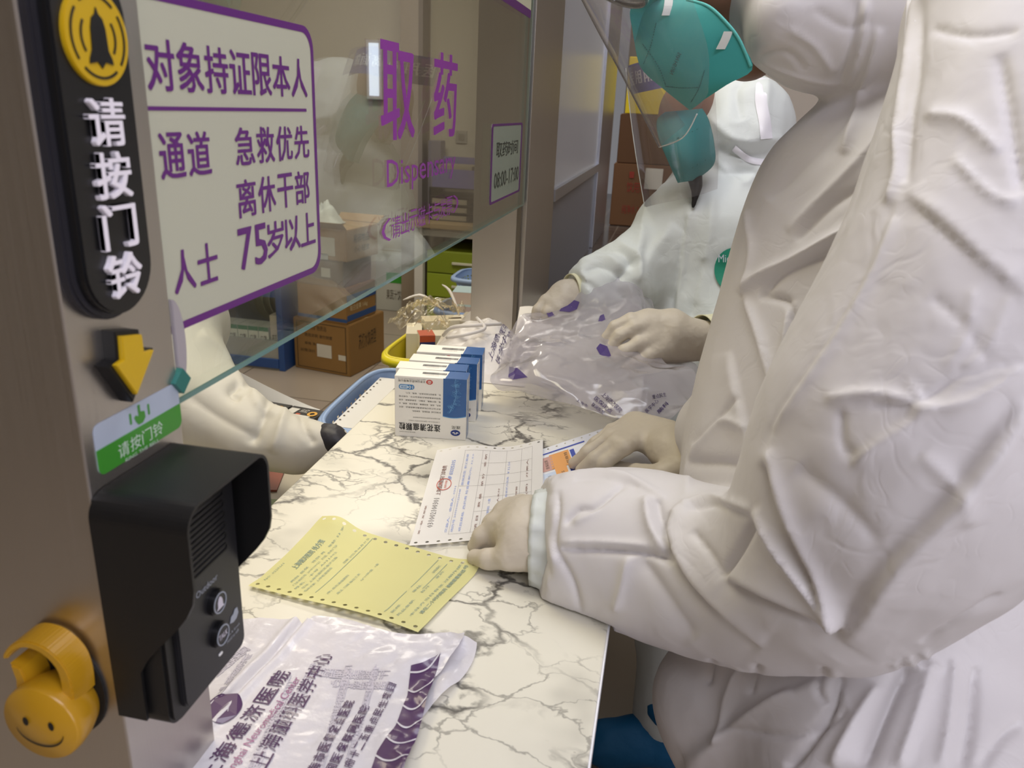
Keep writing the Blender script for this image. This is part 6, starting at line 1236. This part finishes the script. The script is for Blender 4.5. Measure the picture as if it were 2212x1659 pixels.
G = [pd(*p) for p in [(1212, -90, .929), (1284, 52, .929), (1352, 178, .919), (1424, 318, .909)]]; mk('shield_fold', *tube(spline(G, 30), .0009, 6), M('shield_edge_dark', '#6f6a68', .2, coat=.5), p1, True)
G = [pd(*p) for p in [(1424, 318, .908), (1475, 297, .839), (1506, 246, .81)]]; mk('shield_rim', *tube(spline(G, 20), .0007, 6), M('shield_edge_pale', '#cfd3d2', .2, coat=.5), p1, True)
sb = [pd(*p) for p in [(1310, -75, .985), (1216, -78, .925), (1300, -78, .825), (1470, -80, .76)]]; vs = []
for p in spline(sb, 24): vs += [p, p + np.array([0, 0, .035])]
mk('shield_headband', vs, [(2 * i, 2 * i + 2, 2 * i + 3, 2 * i + 1) for i in range(23)], M('headband_violet', '#4d4a8c', .5), p1)
for x, y in ((.27, .71), (.31, .95)):
    V, Q = sdf_mesh([(np.array((x + .03, y, FZ + .05)), np.array((x - .14, y, FZ + .035)), .05, .036), (np.array((x + .02, y, FZ + .08)), np.array((x + .02, y, FZ + .16)), .058, .075)], .008, .03); V[:, 2] = np.maximum(V[:, 2], FZ + .002); mk('boot_cover', V, Q, MATS['white_coverall_fabric'] if 'white_coverall_fabric' in MATS else m_ty, p1, True)

# ================================================================ second person, behind the clear bag
p2 = thing('person', 'person in a white hooded coverall and teal respirator holding a clear bag', 'person', (.12, 1.55, FZ))
t2 = chain([(1560, 420, 1.62, 112), (1545, 540, 1.60, 165), (1550, 720, 1.60, 178), (1560, 900, 1.62, 185), (1560, 1050, 1.66, 190)], .05)
sho = chain([(1465, 505, 1.57, 84), (1560, 470, 1.62, 100), (1700, 500, 1.66, 100)], .05)
ra2 = chain([(1462, 515, 1.56, 84), (1400, 575, 1.53, 80), (1325, 615, 1.50, 72), (1262, 632, 1.47, 52), (1238, 632, 1.46, 40)], .035)
la2 = chain([(1715, 520, 1.64, 90), (1720, 680, 1.50, 82), (1620, 730, 1.40, 72), (1560, 732, 1.36, 58)], .035)
ho2 = chain([(1600, 262, 1.56, 101), (1590, 300, 1.54, 86)], .03) + chain([(1608, 300, 1.58, 98), (1600, 400, 1.60, 112)], .04)
lg2 = wchain([(.17, 1.60, -.15, .16), (.13, 1.56, -.35, .115), (.125, 1.54, -.60, .095), (.12, 1.47, -.80, .08)], .05) + wchain([(.20, 1.66, -.15, .16), (.26, 1.72, -.5, .11), (.27, 1.72, -.80, .085)], .05)
WK, HK = 1.35, 1.25
ST2 = [('r', [(1495, 440), (1480, 520), (1470, 600), (1462, 680)], 8, .006), ('v', [(1484, 470), (1468, 560), (1452, 680)], 5, .005), ('r', [(1392, 490), (1378, 560), (1380, 640)], 12, .008), ('s', [(1385, 660), (1395, 560), (1450, 480)], 22, .010), ('v', [(1370, 560), (1330, 620), (1376, 655)], 8, .008),
       ('v', [(1260, 590), (1300, 575), (1345, 600)], 7, .007), ('r', [(1250, 570), (1310, 555), (1360, 590)], 8, .006), ('v', [(1290, 545), (1340, 545), (1370, 580)], 7, .006), ('r', [(1330, 520), (1380, 560), (1372, 610)], 8, .006), ('v', [(1240, 600), (1270, 612), (1300, 640)], 6, .005),
       ('r', [(1545, 340), (1600, 400), (1640, 370), (1680, 380)], 9, .006), ('v', [(1545, 320), (1600, 340), (1680, 330)], 8, .006), ('r', [(1530, 250), (1590, 300), (1690, 300)], 9, .005), ('v', [(1560, 380), (1620, 372), (1680, 400)], 7, .006), ('r', [(1655, 170), (1652, 240), (1640, 300)], 12, .006), ('v', [(1600, 260), (1590, 200), (1610, 170)], 10, .005), ('r', [(1540, 420), (1530, 520), (1500, 660)], 12, .006), ('v', [(1520, 560), (1500, 640), (1490, 690)], 8, .006), ('r', [(1440, 400), (1400, 450), (1388, 500)], 9, .005)]
cR0, cR1 = pd(1240, 632, 1.462), pd(1262, 632, 1.47); cL0, cL1 = pd(1548, 731, 1.355), pd(1600, 730, 1.39)
garment('coverall', [t2 + sho + lg2, ra2, la2, ho2], .0085, m_ty2, p2, ST2, .03, (.005, .0025), (10, 26), 1, kg=.02, cuts=[(1, cR0, cR0 - cR1, .07), (2, cL0, cL0 - cL1, .08)])
CV2 = LASTV; CV2 = CV2[CV2[:, 2] > -.3]
ribbon('hood_tape', [(1648, 168), (1644, 215), (1652, 262), (1656, 300)], 26, m_tape, p2, CV2, 30); ribbon('hood_tape', [(1585, 320), (1620, 345), (1668, 352)], 14, m_tape, p2, CV2, 24)
zp = [pd(*p) for p in [(1507, 430, 1.49), (1492, 500, 1.485), (1478, 590, 1.485), (1468, 670, 1.49)]]; mk('zipper', *tube(spline(zp, 30), .0012, 6), M('zip_white', '#c8cbc8', .4), p2, True)
v, f = tube(spline([pd(*p) for p in [(1500, 380, 1.47), (1504, 408, 1.455), (1497, 448, 1.45)]], 10), [.014, .014, .013, .012, .011, .009, .007, .005, .004, .002], 10); mk('undershirt', v, f, M('black_undershirt', '#191512', .7), p2, True)
h2, HW2 = head('head', p2, pd(1508, 264, 1.58), -right * .72 - Vector((0, .42, .42)), Vector((-.35, -.15, 1)), .074)
# hair cap edge and mask
LAT = np.array(right) * .55 + np.array([0, 1, 0]) * .83; LAT /= np.linalg.norm(LAT)
A = [(1437, 244, 1.455), (1420, 262, 1.448), (1424, 300, 1.435), (1443, 345, 1.43), (1466, 394, 1.45)]; Bq = [(1516, 236, 1.47), (1530, 262, 1.46), (1541, 310, 1.455), (1540, 355, 1.46), (1500, 388, 1.465)]
rows = []; 
for t in np.linspace(0, 1, 7): rows.append([(a[0] * (1 - t) + b[0] * t, a[1] * (1 - t) + b[1] * t, a[2] * (1 - t) + b[2] * t - .035 * math.sin(math.pi * min(1, t * 1.0)) * (.5 + .5 * math.sin(math.pi * (i + .5) / 5))) for i, (a, b) in enumerate(zip(A, Bq))])
m2, MV2, MQ2 = sheetmesh('respirator_mask', rows, M('teal_respirator_dark', '#2a8587', .75), p2, 26, 26); md = m2.modifiers.new('s', 'SOLIDIFY'); md.thickness = .002
mu2, mv2, md2 = proj(MV2)
def onm2(u, v, off=.001):
    i = np.argmin((mu2 - u) ** 2 + (mv2 - v) ** 2); q = ray(u, v); return O0 + q / np.linalg.norm(q) * (np.linalg.norm(MV2[i] - O0) - off - .001)
vf = []
for pts in ([(1428, 318), (1460, 300), (1500, 282), (1508, 278)], [(1448, 306), (1480, 292), (1512, 276)], [(1470, 380), (1500, 360), (1525, 345)]):
    P = spline([(a, b, 0) for a, b in pts], 24)
    for i in range(0, 23, 2): vf.append(tube([onm2(*P[i][:2]), onm2(*P[i + 1][:2])], .0007, 5))
mk('stitched_seam', *join(*vf), m_teal2, p2)
s2, _, _ = sheetmesh('face_shield', [[(1352, 148, 1.56), (1380, 140, 1.44), (1460, 128, 1.40), (1540, 140, 1.47)], [(1362, 250, 1.55), (1392, 246, 1.43), (1470, 240, 1.385), (1548, 250, 1.45)], [(1376, 350, 1.54), (1405, 350, 1.42), (1485, 345, 1.375), (1552, 340, 1.44)], [(1393, 448, 1.53), (1425, 440, 1.41), (1498, 425, 1.37), (1550, 408, 1.43)]], m_shield, p2)
G = [pd(*p) for p in [(1352, 148, 1.56), (1362, 250, 1.55), (1376, 350, 1.54), (1393, 448, 1.53)]]; mk('shield_rim', *tube(spline(G, 24), .0009, 6), MATS['shield_edge_pale'], p2, True)
lb = [[pd(*p) for p in [(1357, 142, 1.555), (1384, 134, 1.437), (1462, 122, 1.397), (1540, 134, 1.467)]], [pd(*p) for p in [(1364, 205, 1.552), (1392, 198, 1.434), (1466, 186, 1.392), (1545, 196, 1.46)]]]
l0 = spline(lb[0], 28); l1 = spline(lb[1], 28)
def lbm(s, t, d=0.): x = s * 27; i = min(int(x), 26); q = x - i; a = l0[i] * (1 - q) + l0[i + 1] * q; b = l1[i] * (1 - q) + l1[i + 1] * q; p = b + (a - b) * t; o_ = O0 - p; o_ /= np.linalg.norm(o_); return tuple(p + o_ * d)
mk('shield_label', *grid(lbm, 28, 3), M('label_violet', '#4b4890', .5), p2); letter('label_lettering', [(ch_, (.05 + i * .15, .3, .17 + i * .15, .75)) for i, ch_ in enumerate('医用隔离面罩')], lambda a, b, d=0.: lbm(a, b, .0012 + d), M('label_white', '#c8cbd8', .5), p2, bold=.01)
cv = lambda p: pd(*p[:3])
hand('left_glove', p2, [((1520, 728, 1.335, .028), (1450, 722, 1.325, .036)), ((1500, 750, 1.335, .024), (1430, 752, 1.32, .024)), ((1450, 700, 1.325, .026), (1400, 694, 1.32, .018))],
     [[(1402, 690, 1.32, .015), (1362, 690, 1.31, .0108), (1328, 706, 1.31, .0098), (1308, 732, 1.315, .0088)], [(1408, 704, 1.31, .015), (1372, 708, 1.30, .0112), (1338, 726, 1.30, .0100), (1318, 752, 1.305, .0090)], [(1414, 730, 1.305, .015), (1380, 742, 1.295, .0110), (1348, 758, 1.295, .0100), (1330, 772, 1.30, .0088)],
      [(1430, 752, 1.305, .015), (1400, 768, 1.295, .0105), (1372, 782, 1.295, .0095), (1352, 790, 1.30, .0084)], [(1470, 755, 1.34, .018), (1420, 775, 1.345, .0125), (1380, 780, 1.335, .0108), (1352, 772, 1.325, .0092)]], m_gl, conv=cv)
hand('right_glove', p2, [((1262, 632, 1.47, .026), (1222, 636, 1.455, .028)), ((1240, 650, 1.46, .022), (1212, 655, 1.45, .022))],
     [[(1205, 640, 1.455, .016), (1180, 650, 1.445, .0118), (1163, 670, 1.44, .0104), (1156, 686, 1.445, .0090)], [(1215, 648, 1.445, .016), (1196, 658, 1.435, .0116), (1184, 674, 1.43, .0104), (1180, 690, 1.435, .0090)], [(1222, 655, 1.44, .015), (1208, 668, 1.43, .0112), (1200, 682, 1.43, .0100), (1198, 694, 1.435, .0088)],
      [(1230, 660, 1.45, .014), (1222, 674, 1.44, .0105), (1215, 686, 1.44, .0095), (1212, 696, 1.44, .0085)], [(1235, 655, 1.47, .016), (1225, 672, 1.475, .0118), (1208, 684, 1.47, .0104), (1195, 690, 1.46, .0090)]], m_gl, conv=cv)
for a, b, r0 in (((1560, 732, 1.355), (1512, 730, 1.335), .043), ((1262, 628, 1.475), (1232, 630, 1.462), .036)):
    A_ = pd(*a); B_ = pd(*b); v, f = tube([A_ + (B_ - A_) * q for q in np.linspace(0, 1, 6)], [r0 * 1.08, r0 * 1.05, r0, r0 * .96, r0 * .94, r0 * .93], 36, cap=False); o = mk('inner_cuff', v, f, m_cuff, p2, True); md = o.modifiers.new('s', 'SOLIDIFY'); md.thickness = .0015
# round green badge printed on the chest
def sdep(u, v, V, rad=14):
    a, b, d = proj(V); m = np.nonzero((a - u) ** 2 + (b - v) ** 2 < rad ** 2)[0]; return np.sort(d[m])[:max(1, len(m) // 4)].mean() if len(m) else 1.45
CB2 = CV2[proj(CV2)[2] < 1.75]; bs = lambda u, v, o=.003: pd(u, v, sdep(u, v, CB2) - o)
mk('round_badge', [bs(1587, 583)] + [bs(1587 + 44 * math.cos(q), 583 + 48 * math.sin(q)) for q in np.linspace(0, 2 * math.pi, 33)[:-1]], [(0, (i + 1) % 32 + 1, i + 1) for i in range(32)], M('badge_green', '#17876c', .5), p2)
letter('badge_lettering', [('Microgard', (0, 0, 1, 1))], lambda a, b, d=0.: tuple(bs(1552 + a * 74, 572 - b * 22, .008)), MATS['label_white'], p2)
for x, y in ((.085, 1.49), (.27, 1.70)):
    V, Q = sdf_mesh([(np.array((x + .04, y - .04, FZ + .055)), np.array((x - .10, y - .08, FZ + .045)), .060, .050), (np.array((x + .04, y - .03, FZ + .08)), np.array((x + .04, y - .03, FZ + .14)), .062, .07)], .008, .03); V[:, 2] = np.maximum(V[:, 2], FZ + .002)
    N = vnorm(V, Q); mk('shoe_cover', V + N * (.005 * crumple(V, 16, 1.))[:, None], Q, M('blue_shoe_cover', '#0a5f92', .6, bump=.4, bscale=70), p2, True)

# ================================================================ pharmacist behind the glass (arm reaching under it)
p3 = thing('person', 'person in white behind the frosted sign, reaching a white sleeved arm under the glass', 'person', (-.95, 1.0, FZ))
a3 = chain([(300, 560, 1.42, 110), (345, 690, 1.36, 112), (385, 825, 1.30, 104), (455, 892, 1.26, 84), (545, 940, 1.235, 68), (640, 962, 1.22, 50), (722, 952, 1.203, 32)], .04)
b3_ = chain([(400, 700, 1.45, 92), (330, 640, 1.5, 130)], .05) + wchain([(-1.02, 1.28, .30, .10), (-1.08, 1.22, .18, .16), (-1.14, 1.15, -.02, .165)], .05) + wchain([(-1.16, 1.15, -.05, .16), (-1.17, 1.1, -.3, .13), (-1.17, 1.05, -.82, .085)], .05) + wchain([(-1.15, 1.3, -.1, .14), (-1.16, 1.3, -.82, .085)], .05) + wchain([(-.96, 1.28, .42, .115), (-.99, 1.27, .5, .11)], .03)
WK, HK = 1., 1.
ST3 = [('r', [(540, 800), (570, 830), (590, 870)], 12, .012), ('v', [(520, 830), (500, 845), (520, 860)], 10, .012), ('s', [(600, 900), (560, 880), (540, 850), (560, 800)], 26, .012), ('v', [(590, 830), (570, 900), (540, 960)], 12, .010), ('r', [(620, 850), (610, 910), (590, 980)], 13, .009), ('v', [(650, 880), (660, 930), (680, 960)], 8, .007), ('r', [(430, 720), (480, 760), (530, 830)], 14, .006), ('v', [(400, 850), (470, 900), (560, 950)], 20, .006)]
CLEAR_OF_COUNTER = p3
garment('coverall', a3 + b3_, .0078, tyvek('white_gown_fabric', '#d3cfc3'), p3, ST3, .03, (.0035, .001), (7, 20), 1)
hand('glove', p3, [((712, 948, 1.205, .024), (735, 955, 1.20, .026))], [[(735, 950, 1.2, .016), (752, 962, 1.205, .0108), (765, 974, 1.21, .0095)], [(735, 955, 1.205, .016), (750, 968, 1.21, .0108), (760, 980, 1.215, .0095)], [(733, 960, 1.21, .015), (745, 974, 1.215, .0105), (752, 986, 1.22, .009)], [(730, 962, 1.215, .014), (738, 976, 1.22, .010), (742, 988, 1.225, .0088)], [(728, 950, 1.2, .016), (745, 955, 1.19, .011), (758, 962, 1.185, .0095)]], M('black_glove', '#1a191c', .5), conv=cv) if False else hand('glove', p3, [((700, 945, 1.21, .022), (718, 952, 1.205, .024))], [[(718, 948, 1.205, .014), (730, 956, 1.21, .0105), (736, 964, 1.215, .0092)], [(718, 952, 1.205, .014), (727, 962, 1.21, .0105), (731, 970, 1.215, .0092)], [(716, 955, 1.21, .014), (722, 966, 1.215, .0102), (724, 974, 1.22, .009)], [(712, 956, 1.215, .013), (715, 968, 1.22, .0098), (715, 976, 1.225, .0086)], [(712, 946, 1.20, .015), (724, 950, 1.195, .011), (732, 955, 1.19, .0095)]], M('dark_glove', '#24232a', .5), conv=cv)
head('head', p3, (-.955, 1.262, .50), Vector((.8, -.25, -.45)), Vector((.3, 0, 1)), .075)

# ================================================================ clear bag between the second person's hands
cb = thing('clear_plastic_bag', 'crumpled clear plastic bag with violet print held between the gloved hands above the counter', 'plastic bag', (-.05, 1.2, 0))
m_clear = thin('clear_bag_film', '#fbfafc', 1.5, .13, .42, '#dcd8df', bump=.15, bscale=14)
rA = [[(1168, 672, 1.44), (1235, 640, 1.45), (1300, 600, 1.45), (1350, 596, 1.45), (1385, 625, 1.44)], [(1112, 700, 1.40), (1200, 700, 1.37), (1290, 690, 1.36), (1360, 660, 1.37), (1400, 700, 1.36)], [(1085, 765, 1.34), (1170, 750, 1.29), (1260, 760, 1.28), (1345, 770, 1.28), (1440, 790, 1.28)], [(1062, 828, 1.27), (1160, 812, 1.23), (1270, 830, 1.21), (1370, 820, 1.20), (1490, 800, 1.26)], [(1120, 838, 1.25), (1215, 852, 1.20), (1310, 895, 1.16), (1400, 890, 1.15), (1512, 850, 1.22)], [(1150, 842, 1.25), (1230, 872, 1.19), (1345, 908, 1.14), (1445, 902, 1.13), (1500, 868, 1.20)]]
s1, CV, CQ = sheetmesh('front_film', rA, m_clear, cb, 90, 100, .016, 1.3, .002, True, 9)
rB = [[(a + 12, b - 10, d + .06) for a, b, d in r] for r in rA]; sheetmesh('back_film', rB, m_clear, cb, 60, 70, .016, 4.1, .0015, True, 9)
cu, cvv, cdd = proj(CV)
def onb(u, v, off=.0015):
    i = np.argmin((cu - u) ** 2 + (cvv - v) ** 2); p = CV[i]; q = ray(u, v); return O0 + q / np.linalg.norm(q) * (np.linalg.norm(p - O0) - off)
def film_patch(name, poly, mat):
    c_ = np.mean(poly, 0); pts = [onb(*c_)] + [onb(*p) for p in poly]; n_ = len(poly); mk(name, pts, [(0, (i + 1) % n_ + 1, i + 1) for i in range(n_)], mat, cb)
m_vi = M('bag_violet_print', '#43306e', .4)
film_patch('violet_print', [(1100, 792), (1118, 795), (1140, 815), (1108, 820), (1098, 815)], m_vi); film_patch('violet_print', [(1208, 672), (1218, 656), (1234, 646), (1252, 652), (1246, 668), (1230, 674)], m_vi)
film_patch('violet_print', [(1288, 752), (1296, 742), (1312, 748), (1320, 768), (1316, 774), (1296, 766)], m_vi); film_patch('violet_print', [(1296, 682), (1304, 678), (1308, 690), (1300, 694), (1292, 694)], m_vi); film_patch('violet_print', [(1178, 672), (1190, 670), (1200, 684), (1186, 686)], m_vi)
for i, (p0, p1_, h_, s_) in enumerate((((1298, 854), (1338, 892), 11, '上海德济医院'), ((1282, 862), (1318, 894), 10, '医保定点'), ((1276, 876), (1302, 896), 9, '联网医院'), ((1410, 862), (1440, 856), 9, '重点民生'), ((1398, 892), (1424, 868), 9, '医学中心'), ((1424, 894), (1446, 872), 9, '脑科'), ((1244, 866), (1268, 880), 6, '上海市'))):
    a = np.array(p0, float); d = np.array(p1_, float) - a; n_ = np.array([d[1], -d[0]]) / np.linalg.norm(d); letter('film_lettering', [(s_, (0, 0, 1, 1))], lambda s, t, q=0., a=a, d=d, n_=n_, h_=h_: tuple(onb(*(a + d * s + n_ * h_ * t), .0022)), m_vi, cb, bold=.01, res=1)
